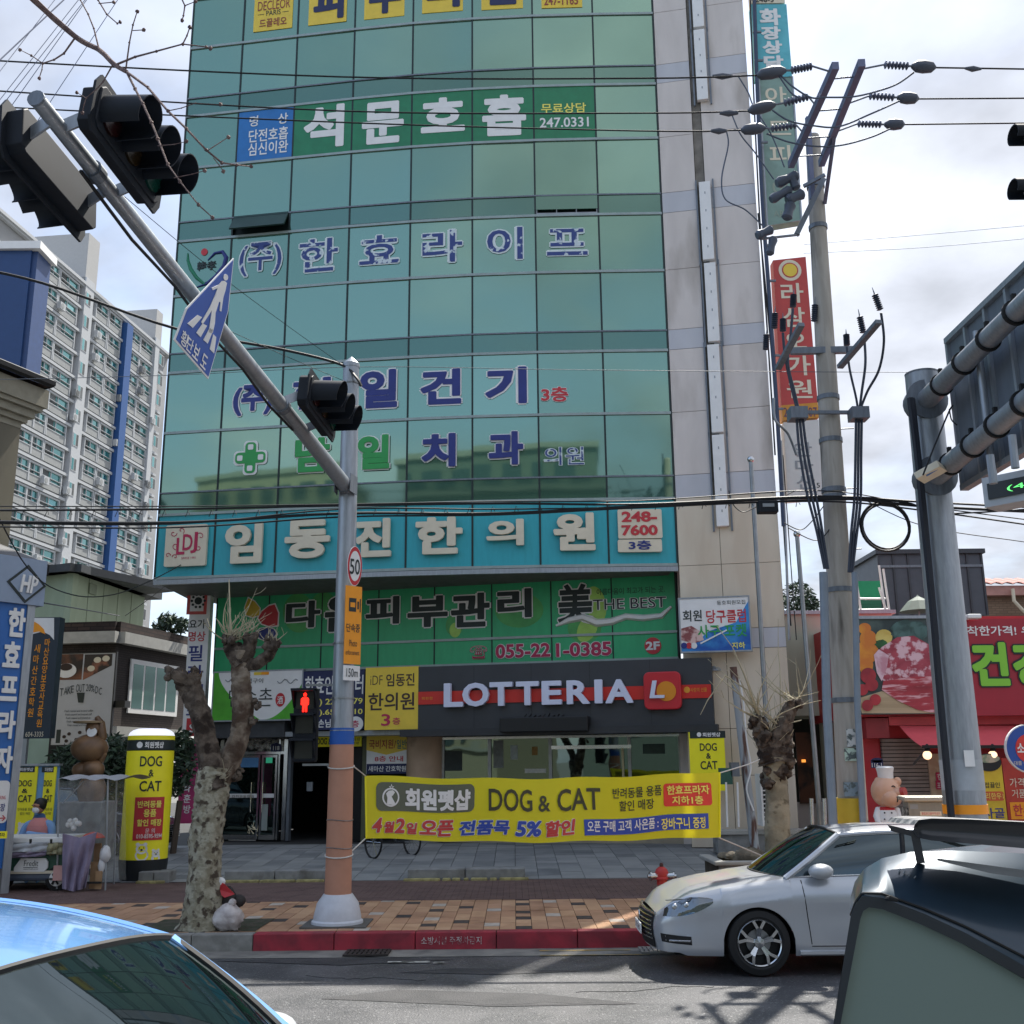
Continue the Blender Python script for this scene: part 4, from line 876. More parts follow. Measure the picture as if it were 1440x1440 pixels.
for x0, x1, kd in cols_a:
 a0, a1 = AF.hit(x0, 600)[0], AF.hit(x1, 600)[0]; fr_ = None
 for i in range(nfl):
  z = arl - i * fh
  if fr_ is None:
   if kd == 'w':
    fr_ = MB().bf(AF, a0 - .15, a0, z - 2.5, z - .32, -.34, .0).bf(AF, a1, a1 + .15, z - 2.5, z - .32, -.34, .0).bf(AF, a0, a1, z - .5, z - .32, -.34, -.02).bf(AF, (a0 + a1) / 2 - .05, (a0 + a1) / 2 + .05, z - 2.5, z - .5, -.34, -.1).bf(AF, a0, a1, z - 1.72, z - 1.64, -.3, -.02).bf(AF, a0, a1, z - 1.3, z - 1.25, -.2, .05).build('window', afr, ap)
    m_ = a0 + (a1 - a0) * .42
    pn = MB().bf(AF, m_, a1, z - 1.75, z - .4, -.34, -.2).build('pane', apane, fr_); dk = MB().bf(AF, a0, m_, z - 1.65, z - .5, -.34, -.24).build('screen', adark, fr_); rl = MB().bf(AF, a0, a1, z - 2.5, z - 1.72, -.34, -.06).build('railing', arail, fr_)
   else:
    fr_ = MB().bf(AF, a0, a1, z - 2.2, z - .7, .25, .29).build('window', afr, ap); pn = MB().bf(AF, a0 + .1, (a0 + a1) / 2 - .05, z - 2.1, z - .8, .29, .3).build('pane', apane, fr_); dk = MB().bf(AF, (a0 + a1) / 2 + .05, a1 - .1, z - 2.1, z - .8, .29, .3).build('pane', adark, fr_); rl = None
   base = fr_
  else:
   c_ = inst(fr_, ap, (0, 0, -i * fh))
   for ch in (pn, dk, rl):
    if ch:
     d_ = ch.copy(); COL.objects.link(d_); d_.parent = c_; WLOC[d_.name] = WLOC[c_.name]
     if kd == 'w' and ch is dk and rnd.random() < .35: d_.location = V(AF.u) * ((a1 - a0) * .5)
acs = None
for k in range(48):
 x_ = rnd.choice([63, 96, 120, 141, 160, 189, 208]); i = rnd.randrange(1, nfl - 4); a = AF.hit(x_, 600)[0]; z = arl - i * fh - 2.3
 if acs is None: acs = MB().bf(AF, a, a + 1.0, z, z + .8, .05, .5).build('air_conditioner', awhite, ap); MB().disc(AF, a + .4, z + .4, .3, .3, .5, .52, 14).build('fan', arail, acs); s0_ = (a, z)
 else:
  c_ = inst(acs, ap, AF.u * (a - s0_[0]) + V((0, 0, z - s0_[1]))); d_ = acs.children[0].copy(); COL.objects.link(d_); d_.parent = c_
# roof trim and aerial
MB().bf(AF, 0, AEnd, arl, arl + .35, -14, .3).build('roof_edge', awhite, ap)
for x_ in (180,):
 p = AF.P(AF.hit(182, 425)[0], arl + 4.8, -6); t = thing('roof_aerial', 'thin tv aerial on the roof of the far apartment tower', 'aerial', p)
 MB().tube([p, p + V((0, 0, 4.5))], .06, 5).build('mast', M['galv_dark'], t); q = MB()
 for k in range(4): q.tube([p + V((-1.3 + k * .2, 0, 2.2 + k * .6)), p + V((1.3 - k * .2, 0, 2.0 + k * .6))], .035, 4)
 q.build('elements', M['galv_dark'], t, kind='stuff')
# ------------------------------------------------------------------ left side buildings
t = thing('billboard', 'large blue billboard seen from its side with a white cap, far left', 'billboard', at(30, 550, 42))
p0, p1 = at(26, 548, 42), at(50, 352, 42)
MB().bx(p0.x - 14, p0.x - .05, 42, 43.2, p0.z, p1.z).build('panel', mat('billboard_blue', '#1d3f70', .5, var=.06), t)
MB().bx(p0.x - .05, p0.x + .18, 42.1, 43.4, p0.z, p1.z + .1).build('side_trim', mat('billboard_edge', '#25406e', .5, var=.1), t)
MB().bx(p0.x - 14, p0.x + .4, 41.8, 43.5, p1.z, p1.z + .35).build('cap', M['white'], t)
q = MB(); [q.bx(p0.x - k, p0.x - k + .2, 42.5, 42.7, 0, p0.z) for k in (1, 5, 9)]; q.build('supports', M['galv_dark'], t, kind='stuff')
# old rendered building with a cornice
BFc = Fr((at(44, 700, 27).x - 3.4, 27 - 8), (at(44, 700, 27).x, 27))
old = mixmat('old_render', '#857f6d', '#736e60', 1.1, .35, .65, .9, .2, streak=(1, 1, .4), c3='#605c50', lo3=.55, hi3=.75)
t = thing('rendered_house', 'old beige rendered building with a heavy cornice at the left edge', 'building', BFc.P(4, 0, -2))
hh = BFc.hit(40, 590)[1]
MB().bf(BFc, -6, BFc.w - .3, 0, hh, -8, -.3).build('wall', old, t)
q = MB();
for k, (o_, h_) in enumerate(((.0, .16), (.1, .14), (.22, .2), (.34, .12), (.42, .5))):
 z_ = hh - .2 + sum(x[1] for x in ((.0, .16), (.1, .14), (.22, .2), (.34, .12), (.42, .5))[:k]); MB().bf(BFc, -6, BFc.w - .3 + o_, z_, z_ + h_ - .004, -8, -.28 + o_).build('cornice_course', mat('cornice', '#9c9786', .85, var=.12), t)
rz = hh + .95;
MB().add([BFc.P(-6, rz, .3), BFc.P(BFc.w + .0, rz, .3), BFc.P(BFc.w + .1, rz, -8), BFc.P(-6, rz, -8), BFc.P(-6, rz + 2.2, -4), BFc.P(BFc.w - 3.5, rz + 1.9, -4)], [(0, 1, 5, 4), (1, 2, 5), (2, 3, 4, 5)]).build('roof', mixmat('old_tiles', '#5c4a42', '#3c3230', 6, .4, .6, .8, .6), t)
MB().tube([BFc.P(-6, rz + .1, .35), BFc.P(BFc.w + .0, rz + .1, .35), BFc.P(BFc.w + .1, rz + .1, -6)], .12, 6).build('eaves_gutter', M['black'], t)
t = thing('awning_box', 'dark awning box on the beige wall at the left edge', 'awning', BFc.P(3, BFc.hit(20, 790)[1], 0)); b = BFc.box(-25, 748, 46, 788, .5)
MB().add([BFc.P(b[0], b[3], -.29), BFc.P(b[2], b[3] - .2, -.29), BFc.P(b[2] + .2, b[1], .9), BFc.P(b[0], b[1], .9), BFc.P(b[0], b[1] - .25, .9), BFc.P(b[2] + .2, b[1] - .25, .9)], [(0, 3, 2, 1), (3, 4, 5, 2)]).build('cover', M['black'], t, thick=.04)
# pale green house
gw = mixmat('green_wall', '#8f9c85', '#84917a', .8, .4, .6, .85, .1, streak=(1, 1, .3)); groof = mat('green_roof', '#33373a', .7, var=.15)
C0 = at(104, 800, 46); G1 = Fr((C0.x - 6.5, 49), (C0.x, 46)); G2 = Fr((C0.x, 46), (at(205, 820, 53).x, 53)); gh = G2.hit(104, 806)[1]
t = thing('green_house', 'plain pale green building with a dark flat roof in front of the apartments', 'building', (C0.x, 47, 0))
MB().bf(G1, 0, G1.w, 0, gh, -.3, 0).build('wall', gw, t); MB().bf(G2, 0, G2.w, 0, gh, -.3, 0).build('wall', gw, t)
MB().bf(G1, -1, G1.w + .3, gh, gh + .35, -6, .5).bf(G2, -.3, G2.w + .9, gh, gh + .34, -6, .5).build('roof', groof, t)
b = G2.box(124, 821, 134, 836, 0); q = MB(); q.bf(G2, b[0], b[2], b[1], b[3], .0, .08); q.build('wall_hatch', mat('hatch', '#6f7a66', .8), t)
for k in range(1, 5): MB().bf(G2, G2.w * k / 5 - .02, G2.w * k / 5 + .02, 0, gh, 0, .02).build('panel_seam', mat('seam_green', '#77836d', .8), t)
# brown brick cafe
K0 = at(165, 880, 33); K1 = Fr((at(62, 900, 33.3).x, 33.3), (K0.x, 33)); K2 = Fr((K0.x, 33), (at(268, 900, 37.5).x, 37.5))
def brickmat(name, c1, c2, cm, sc=1.):
 m = mat(name, c1, .85, var=.1); t_ = m.node_tree; p = t_.nodes['Principled BSDF']; br = N('ShaderNodeTexBrick', t_); g = N('ShaderNodeNewGeometry', t_)
 s_ = N('ShaderNodeSeparateXYZ', t_); c_ = N('ShaderNodeCombineXYZ', t_); ad = N('ShaderNodeMath', t_, operation='ADD'); t_.links.new(g.outputs['Position'], s_.inputs[0]); t_.links.new(s_.outputs[0], ad.inputs[0]); t_.links.new(s_.outputs[1], ad.inputs[1]); t_.links.new(ad.outputs[0], c_.inputs[0]); t_.links.new(s_.outputs[2], c_.inputs[1]); t_.links.new(c_.outputs[0], br.inputs['Vector'])
 br.inputs['Scale'].default_value = 1; br.inputs['Brick Width'].default_value = .23 * sc; br.inputs['Row Height'].default_value = .07 * sc; br.inputs['Mortar Size'].default_value = .012
 for k, c in zip(('Color1', 'Color2', 'Mortar'), (c1, c2, cm)): br.inputs[k].default_value = (*hx(c), 1)
 t_.links.new(br.outputs[0], p.inputs['Base Color']); return m
bk = brickmat('brown_brick', '#3f3633', '#352d2b', '#262120'); bk2 = brickmat('parapet_tiles', '#40322d', '#2d2422', '#161211', 1.6)
t = thing('brick_cafe', 'dark brown brick house with white bands and a sliding window', 'building', (K0.x, 33.5, 0))
kh = K2.hit(165, 905)[1]; kt = K2.hit(165, 874)[1]; kb = K2.hit(200, 1024)[1]
for fr in (K1, K2):
 MB().bf(fr, 0, fr.w, kb, kh, -.3, 0).build('wall', bk, t); MB().bf(fr, 0, fr.w, kh + .35, kt, -.3, .12).build('parapet', bk2, t); MB().bf(fr, 0, fr.w + .1, kh, kh + .35, -.3, .3).build('white_band', mat('band_white', '#a9a9a4', .7, var=.12), t)
 MB().bf(fr, 0, fr.w, 0, kb - .3, -1.2, -.8).build('recessed_wall', mat('recess_brown', '#1f1c1b', .8, var=.3), t)
MB().bf(K2, 0, K2.w, kb - .3, kb, -.3, .25).build('white_band', M['steel_dull'] if 0 else mat('band_white', '#a9a9a4', .7), t); MB().bf(K2, .2, 1.0, 0, kb - .3, -.6, 0).build('pillar', mat('band_white', '', .7), t)
w_ = MB(); b = K2.box(184, 936, 248, 1001, .05); W0 = w_.bf(K2, b[0] - .1, b[2] + .1, b[1] - .1, b[3] + .1, .02, .07).build('window', M['white'], t)
n = 4
for k in range(n):
 a0 = b[0] + (b[2] - b[0]) * k / n + .05; a1 = b[0] + (b[2] - b[0]) * (k + 1) / n - .05; MB().bf(K2, a0, a1, b[1] + .05, b[3] - .05, .07, .075).build('pane', glassmat('house_glass', '#31504a', '#a8c0b8', .18, .04, 0, .05), W0)
MB().bf(K1, .1, .9, K1.hit(80, 985)[1], K1.hit(80, 935)[1], .02, .05).build('louvre', M['galv'], t)
K3 = K1
t = sign('cafe_poster', 'tall cafe poster with coffee cup photo and take out lettering', K1, (77, 919, 158, 1047), mat('poster_grey', '#b4b6ba', .5, var=.04), thk=.08, c=.35, frame=M['black'])
MB().bf(K1, 1, 3, 4, 4.2, .0, .35).build('bracket', M['black'], t)
for s, b in (('T', (84, 968, 89, 979)), ('A', (90, 966, 95, 977)), ('K', (95, 965, 100, 976)), ('E', (100, 964, 104, 974)), ('OUT', (107, 962, 119, 973)), ('20', (121, 962, 128, 972)), ('%', (128, 963, 133, 973)), ('D', (134, 965, 138, 975)), ('C', (139, 967, 143, 977))): letters(K1, s, b, M['ink'], t, c=.44, bold=.0)
P = K1.pts([(108, 974), (119, 974), (117, 988), (110, 988)], .44); MB().prism(K1, P, .435, .445).build('paper_cup', M['ink'], t)
for i in range(5): letters(K1, 'Fresh roasted and brewed coffee'[:31 - i * 2], (91 + i, 998 + i * 5, 131 - i * 2, 1001 + i * 5), M['ink'], t, c=.44, bold=0)
b = K1.box(79, 920, 116, 956, .43); MB().bf(K1, b[0], b[2], b[1], b[3], .43, .434).build('photo_field', mixmat('coffee_photo', '#7a4a30', '#231a18', 1.6, .4, .6, .5, 0), t)
b = K1.box(118, 920, 157, 956, .43); MB().prism(K1, [(b[0], b[3]), (b[2], b[3]), (b[2], b[3] - .35), (b[0], b[1])], .43, .434).build('photo_field', mixmat('cake_photo', '#2b2422', '#8d5a44', 2.2, .5, .6, .5, 0), t)
MB().disc(K1, *K1.hit(93, 943, .44), .33, .22, .434, .44, 24).build('saucer_print', M['white'], t); MB().disc(K1, *K1.hit(93, 938, .44), .2, .11, .44, .444, 24).build('coffee_print', mat('coffee', '#2a1610', .5), t)
for x_, y_ in ((137, 928), (149, 926), (128, 940)): MB().disc(K1, *K1.hit(x_, y_, .44), .12, .09, .434, .44, 14).build('cake_print', M['cream'], t)
b = K1.box(72 + 7, 1026, 85, 1045, .43); MB().bf(K1, b[0], b[2], b[1], b[3], .43, .436).build('drink_photo', M['ink'], t)
for x_, y_ in ((90, 1036), (97, 1032), (93, 1042), (107, 1040), (112, 1030)): MB().disc(K1, *K1.hit(x_, y_, .44), .06, .05, .434, .44, 10).build('bean_print', mat('coffee', '', .5), t)
# ------------------------------------------------------------------ signs left of the tower
PY = yfr(18.6)
t = thing('sign_pylon', 'tall blue vertical sign pylon with white Korean letters at the left edge', 'sign', at(20, 1190, 18.6))
b = PY.box(-40, 845, 40, 1185, 0);
PL_ = Fr((at(-20, 1000, 18.2).x, 18.2), (at(40, 1000, 18.8).x, 18.8))
b = list(PL_.box(5, 842, 41, 1180, 0)); b[2] = PL_.hit(38, 870)[0]
MB().bf(PL_, -.6, b[2], .6, PL_.hit(22, 842)[1], -.3, 0).build('blue_panel', mat('pylon_blue', '#1e62ac', .4, var=.05), t)
MB().bf(PL_, b[2] - .02, b[2] + .12, .2, PL_.hit(22, 842)[1], -.28, .03).build('edge_channel', M['galv'], t)
hb = PL_.box(0, 785, 62, 850, 0); MB().bf(PL_, -.6, PL_.hit(61, 820)[0], hb[1], hb[3], -.35, .08).build('head_box', mat('head_grey', '#8c9cb2', .5, var=.05), t)
ctr = PL_.hit(38, 821, .1);
for s_, c_, mm in ((.36, .085, M['ink']), (.3, .09, mat('head_grey', '', .5))): MB().prism(PL_, [(ctr[0] - s_, ctr[1]), (ctr[0], ctr[1] + s_ * .95), (ctr[0] + s_, ctr[1]), (ctr[0], ctr[1] - s_ * .95)], .08, c_ + .01).build('diamond', mm, t)
letters(PL_, 'HP', (28, 809, 51, 834), M['white'], t, c=.105, ext=.03, bold=.03, shear=.1)
for s, *p in (('한', 11, 855, 35, 896), ('효', 4, 902, 28, 939), ('프', 0, 951, 24, 986), ('라', -3, 999, 21, 1039), ('자', -7, 1049, 17, 1088)): letters(PL_, s, p, M['white'], t, c=.01, ext=.02, bold=.04)
b = PL_.box(-30, 1098, 12, 1158, .01); MB().rrect(PL_, b[0], b[1], b[2], b[3], .08, .0, .012).build('white_field', M['white'], t); letters(PL_, 'KING', (0, 1119, 8, 1124), M['red'], t, c=.015, bold=0); letters(PL_, '장', (0, 1130, 7, 1141), M['navy'], t, c=.015); letters(PL_, '→', (-2, 1146, 8, 1155), M['red'], t, c=.015)
MB().bf(PL_, -.5, .0, 0, .7, -.25, -.05).build('foot', M['galv_dark'], t)
t = sign('school_sign', 'narrow dark blue vertical sign with orange Korean lettering', yfr(22), (36, 868, 77, 1038), mat('dark_slate', '#22303c', .5, var=.05), thk=.25, c=0)
Y22 = yfr(22)
for i, s in enumerate('새마산간호학원'): x_ = 49.5 - i * 1.6; y_ = 906 + i * 15; letters(Y22, s, (x_ - 1, y_, x_ + 7, y_ + 12), M['orange'], t, c=.255, bold=.01)
for i, s in enumerate('마산요양보호사교육원'): x_ = 64 - i * 1.3; y_ = 898 + i * 12.6; letters(Y22, s, (x_ - 1, y_, x_ + 6.5, y_ + 11), M['orange'], t, c=.255, bold=.01)
letters(Y22, '604-3335', (36, 1029, 61, 1036), M['cream'], t, c=.255, bold=0)
P = Y22.pts([(45, 869), (76, 869), (76, 900), (70, 893), (60, 888), (45, 892)], .25); MB().prism(Y22, P, .25, .256).build('white_corner', M['white'], t)
P = Y22.pts([(45, 872), (55, 878), (62, 885), (64, 892), (55, 888), (44, 890)], .25); MB().prism(Y22, P, .256, .26).build('orange_corner', M['orange'], t)
MB().bx(at(46, 900, 22.2).x, at(46, 900, 22.2).x + .12, 22.1, 22.2, .3, at(46, 872, 22).z).build('post', M['galv'], t)
Y26 = yfr(28.2)
for nm, lab, x0, x1, y0, y1 in (('yoga_sign', 'white vertical sign of a yoga studio at the left corner of the tower', 262, 291, 832, 1035),):
 t = sign(nm, lab, Y26, (x0, y0, x1, y1), M['white'], thk=.3, c=0)
 b = Y26.box(263, 833, 291, 864, .3); w = .08
 MB().bf(Y26, b[0], b[2], b[1], b[1] + w, .3, .31).bf(Y26, b[0], b[2], b[3] - w, b[3], .3, .31).bf(Y26, b[0], b[0] + w, b[1] + w, b[3] - w, .3, .31).bf(Y26, b[2] - w, b[2], b[1] + w, b[3] - w, .3, .31).build('pink_border', mat('border_pink', '#c8524e', .5), t, kind='stuff')
 cxx, cyy = Y26.hit(279, 845, .3); q = MB()
 for k in range(10): th = k * .628; q.disc(Y26, cxx + .17 * math.cos(th), cyy + .17 * math.sin(th), .035, .035, .3, .312, 8)
 q.disc(Y26, cxx, cyy, .1, .1, .3, .314, 12); q.build('flower_print', M['ink'], t, kind='stuff')
 for s, mm, *p in (('요가', M['ink'], 266, 871, 289, 884), ('명상', M['red'], 265, 888, 289, 902), ('필', M['navy'], 265, 907, 285, 930), ('라', M['navy'], 264, 935, 286, 957), ('테', M['navy'], 263, 962, 285, 984), ('스', M['navy'], 262, 990, 284, 1006)): letters(Y26, s, p, mm, t, c=.305)
 b = Y26.box(262, 1010, 291, 1035, .3); MB().bf(Y26, b[0], b[2], b[1], b[3], .3, .306).build('red_foot', M['red'], t); letters(Y26, 'S', (266, 1018, 275, 1030), M['white'], t, c=.31)
t = sign('magenta_banner', 'magenta vertical banner with white Korean letters behind the forked tree', yfr(26.5), (252, 1040, 279, 1158), mixmat('magenta_cloth', '#8e2a58', '#b03a6c', 1.5, .4, .6, .6, .05), thk=.03, c=0)
for i, s in enumerate('수강좌훈방'): letters(yfr(26.5), s, (258, 1072 + i * 15, 268, 1084 + i * 15), M['board_yellow'] if i < 2 else M['white'], t, c=.035)
# dog and cat panels
Y20 = yfr(21.2)
lb = thing('blue_lightbox', 'pale blue sign frame holding two yellow shop panels behind the vendor', 'sign', at(45, 1190, 21.2))
b = Y20.box(14, 1077, 77, 1190, 0); MB().bf(Y20, b[0], b[2], b[1], b[3], -.1, 0).build('board', M['sky_blue'], lb); MB().bf(Y20, b[0] - .03, b[2] + .04, b[3], b[3] + .04, -.12, .05).build('frame', M['galv'], lb)
def dcpanel(x0, x1, y0, y1, label):
 t = sign('pet_shop_panel', label, Y20, (x0, y0, x1, y1), M['sign_yellow'], thk=.03, c=.005, group='yellow pet shop panels beside the pylon')
 w = x1 - x0; b = Y20.box(x0, y0, x1, y0 + 8, .035); MB().bf(Y20, b[0], b[2], b[1], b[3], .035, .04).build('dark_header', M['ink'], t)
 letters(Y20, '회원펫샵', (x0 + w * .25, y0 + 1.5, x1 - w * .08, y0 + 6.5), M['white'], t, c=.042, bold=.02)
 for s, a, c_ in (('DOG', 19, 28), ('&', 31, 37), ('CAT', 40, 50)): k = .3 if s == '&' else .68; letters(Y20, s, (x0 + w * (.5 - k / 2), y0 + a, x0 + w * (.5 + k / 2), y0 + c_), M['ink'], t, c=.042, bold=.015)
 letters(Y20, '반려동물 용품', (x0 + w * .14, y0 + 58, x1 - w * .12, y0 + 62), M['ink'], t, c=.042, bold=0); letters(Y20, '할인 매장', (x0 + w * .25, y0 + 64, x1 - w * .22, y0 + 68), M['ink'], t, c=.042, bold=0)
 for cx_, cy_, r_2 in ((.38, 86, .09), (.72, 92, .06)):
  a, b_ = Y20.hit(x0 + w * cx_, y0 + cy_, .04); q = MB(); q.disc(Y20, a, b_, r_2, r_2, .04, .044, 14); q.disc(Y20, a - r_2 * .7, b_ + r_2 * .8, r_2 * .35, r_2 * .4, .04, .046, 8); q.disc(Y20, a + r_2 * .7, b_ + r_2 * .8, r_2 * .35, r_2 * .4, .04, .047, 8); q.disc(Y20, a, b_ - r_2 * 1.2, r_2 * 1.1, r_2 * .9, .04, .043, 12); q.build('pet_print', M['white'], t, kind='stuff'); MB().disc(Y20, a, b_ - r_2 * .2, r_2 * .25, r_2 * .2, .046, .05, 8).build('nose_print', M['ink'], t)
 return t
dcpanel(21, 49, 1078, 1176, 'wide yellow dog and cat panel on the pale blue sign frame'); dcpanel(59, 75.5, 1078, 1176, 'narrow yellow dog and cat panel behind the vendor\'s head')
sign('yellow_plate', 'small yellow plate at the foot of the blue pylon', yfr(18), (-10, 1169, 9, 1179), M['sign_yellow'], thk=.03, T=[('주차', (-2, 1171, 7, 1177), M['ink'])])
# round column sign
cp_ = gnd(208, 1240, ZP); CY = cp_.y + .35; cxy = at(207, 1130, CY); zt_ = at(207, 1025, CY).z; rad = abs(at(241, 1130, CY).x - at(175, 1130, CY).x) / 2 * .97
t = thing('column_sign', 'yellow cylindrical advertising column with a lit white dome and black base', 'sign', (cxy.x, CY, ZP))
zb_ = at(207, 1207, CY).z
cyl = lambda z0, z1, r: [(r, z0), (r, z1)]
c0 = V((cxy.x, CY, 0))
MB().lathe(c0, [(rad * .93, ZP), (rad * 1.02, zb_ - .1), (rad * 1.03, zb_), (.01, zb_)], 36).build('base', mat('base_black', '#1d2226', .5, var=.15), t, smooth=True)
MB().lathe(c0, [(rad, zb_), (rad, at(207, 1056, CY).z)], 40).build('yellow_drum', M['sign_yellow'], t, smooth=True)
zh0, zh1 = at(207, 1055, CY).z, at(207, 1041, CY).z
MB().lathe(c0, [(rad + .004, zh0), (rad + .004, zh1)], 40).build('dark_band', M['ink'], t, smooth=True)
MB().lathe(c0, [(rad, zh1), (rad, zh1 + .08)], 40).build('yellow_rim', M['sign_yellow'], t, smooth=True)
MB().lathe(c0, [(rad * .99, zh1 + .08), (rad * .93, zh1 + .14), (rad * .8, zt_ - .03), (rad * .6, zt_), (0, zt_ + .01)], 40).build('lit_dome', mat('dome_light', '#e9e9f6', .4, var=.02, emit=.35), t, smooth=True)
def wrap(s, px, mt, parent, bold=.02, rr=.006, nm='lettering', rect=None):
 fr = Fr((c0.x - 2, CY - rad), (c0.x + 2, CY - rad)); b = fr.box(*px, 0); q = MB()
 if rect is None: text(q, fr, s, b, 0, 0, bold)
 else:
  q.grid(lambda u, v: fr.P(b[0] + (b[2] - b[0]) * u, b[1] + (b[3] - b[1]) * v, 0), 12, 2)
 k = V((0, 0, 0))
 for i, p in enumerate(q.v):
  x_ = (p.x - c0.x); th = x_ / rad * .98; th = max(-1.5, min(1.5, th)); off = rr + (fr.P(0, 0, 0).y - p.y)
  q.v[i] = V((c0.x + (rad + off) * math.sin(th), CY - (rad + off) * math.cos(th), p.z))
 return q.build(nm, mt, parent)
wrap('회원펫샵', (204, 1043, 230, 1052), M['white'], t, .03, .01); wrap('●', (192, 1043, 201, 1052), M['white'], t, 0, .01)
wrap('DOG', (197, 1063, 228, 1078), M['ink'], t); wrap('&', (209, 1082, 216, 1092), M['ink'], t); wrap('CAT', (196, 1098, 227, 1113), M['ink'], t)
wrap('', (188, 1121, 231, 1182), mat('panel_red', '#c02f38', .45, var=.04), t, rr=.006, nm='red_field', rect=1)
for s, y0, y1, x0, x1 in (('반려동물', 1126, 1136, 194, 227), ('용품', 1138, 1149, 202, 219), ('할인 매장', 1152, 1162, 193, 227)): wrap(s, (x0, y0, x1, y1), M['lemon'], t, .03, .014)
wrap('문 의', (204, 1165, 217, 1172), M['white'], t, 0, .014); wrap('010-8595-9594', (192, 1173, 228, 1179), M['white'], t, .01, .014)
for cx_, cy_, r_2 in ((199, 1194, 8), (219, 1201, 6)):
 for s, dx, dy, rr_, mm in (('●', 0, 0, 1, 'white'), ('●', 0, 1.1, 1.15, 'white'), ('●', -.65, -.8, .35, 'white'), ('●', .65, -.8, .35, 'white'), ('●', 0, .15, .2, 'ink'), ('●', -.35, -.2, .1, 'ink'), ('●', .35, -.2, .1, 'ink')):
  wrap(s, (cx_ + dx * r_2 - rr_ * r_2, cy_ + dy * r_2 - rr_ * r_2 * .9, cx_ + dx * r_2 + rr_ * r_2, cy_ + dy * r_2 + rr_ * r_2 * .9), M[mm], t, 0, .006 if mm == 'white' else .012, nm='pet_print')
# ------------------------------------------------------------------ planting, statue
def foliage(name, label, boxes, n, size, mats, group=None, trunk=None, cat='shrub'):
 t = thing(name, label, cat, V((sum(b[0][0] for b in boxes) / len(boxes), sum(b[0][1] for b in boxes) / len(boxes), .3)), group)
 q = MB(); tot = sum(b[1][0] * b[1][1] * b[1][2] for b in boxes)
 for c, r in boxes:
  for i in range(int(n * r[0] * r[1] * r[2] / tot)):
   while 1:
    d = V((rnd.uniform(-1, 1), rnd.uniform(-1, 1), rnd.uniform(-1, 1)))
    if .25 < d.length < 1: break
   p = V((c[0] + d.x * r[0], c[1] + d.y * r[1], c[2] + d.z * r[2])); a = V((rnd.uniform(-1, 1), rnd.uniform(-1, 1), rnd.uniform(-.5, .8))).normalized(); b = a.cross(V((rnd.uniform(-1, 1), rnd.uniform(-1, 1), rnd.uniform(-1, 1)))).normalized(); s = size * rnd.uniform(.5, 1.3)
   q.add([p - a * s, p + b * s * .3, p + a * s, p - b * s * .3], [(0, 1, 2, 3)], rnd.randrange(len(mats)))
 q.build('foliage', mats, t, kind='stuff')
 if trunk: MB().tube([V((trunk[0], trunk[1], .2)), V((trunk[0] + .1, trunk[1], trunk[2]))], .07, 7).build('trunk', mat('bark_plain', '#4d4238', .9), t)
 return t
lv = [mat('leaf_dark', (.022, .045, .025), .7, var=.3), mat('leaf_mid', (.045, .08, .042), .7, var=.3), mat('leaf_blue', (.06, .09, .065), .7, var=.3)]
def pc(px, py, Y): return tuple(at(px, py, Y))
foliage('juniper', 'grey green juniper behind the brown statue', [(pc(120, 1085, 25), (1.0, .6, .7)), (pc(165, 1090, 25.2), (.7, .6, .9)), (pc(100, 1065, 25.4), (.5, .4, .3)), (pc(160, 1055, 25), (.4, .4, .4)), (pc(150, 1130, 25), (1.2, .5, .8))], 5200, .1, lv, trunk=(pc(140, 1100, 25)[0], 25, 1.2), cat='bush')
foliage('juniper', 'small juniper between the yellow column and the forked tree', [(pc(248, 1075, 24.5), (.45, .5, .7)), (pc(255, 1050, 24.5), (.3, .3, .4))], 1500, .1, lv, trunk=(pc(250, 1075, 24.5)[0], 24.5, 1.5), cat='bush')
foliage('roof_shrub', 'small shrub on the roof edge of the brick cafe', [(pc(243, 880, 36.5), (.7, .5, .3)), (pc(236, 872, 36.5), (.3, .3, .3))], 700, .12, lv, cat='bush')
foliage('roof_shrub', 'green tree top behind the narrow gap right of the stone wall', [(pc(1122, 848, 42), (.8, .6, .9)), (pc(1135, 855, 42), (.5, .6, .6))], 1200, .13, lv, cat='tree')
stm = mixmat('brown_statue', '#8a6a4c', '#6b5038', 2.5, .4, .6, .45, .1, c3='#4b382a', lo3=.56, hi3=.75)
sp_ = at(125, 1100, 22.6); kx = 22.6 / 1500
t = thing('cartoon_statue', 'brown rounded resin statue with a flat brimmed head standing on a plinth', 'statue', (sp_.x, 22.6, ZB))
q = MB(); g = lambda x_, y_: at(x_, y_, 22.6)
q.sph(g(126, 1052), (25 * kx, 22 * kx, 19 * kx), 20, 14); q.sph(g(130, 1082), (16 * kx, 15 * kx, 14 * kx), 18, 12); q.sph(g(118, 1083), (16 * kx, 13 * kx, 12 * kx), 18, 12); q.sph(g(129, 1112), (19 * kx, 17 * kx, 24 * kx), 18, 12); q.sph(g(132, 1024), (11 * kx, 11 * kx, 12 * kx), 16, 12)
q.build('body', stm, t, smooth=True)
q = MB(); q.tube([g(138, 1050), g(144, 1036), g(142, 1018), g(136, 1008)], [.07, .1, .09, .05], 9); q.tube([g(140, 1052), g(145, 1062), g(142, 1072)], [.07, .08, .05], 8); q.build('arm', stm, t, smooth=True)
MB().lathe(g(125, 1018), [(.0, .0), (.3, .015), (.31, .05), (.12, .07), (0, .08)], 24).build('flat_brim', mat('statue_cap', '#a08a6c', .5, var=.15), t, smooth=True)
MB().lathe(g(133, 1030) + V((0, -.14, 0)), [(.1, 0), (.1, .03), (0, .03)], 16, ax=V((.1, -1, .2))).build('eye_patch', M['white'], t)
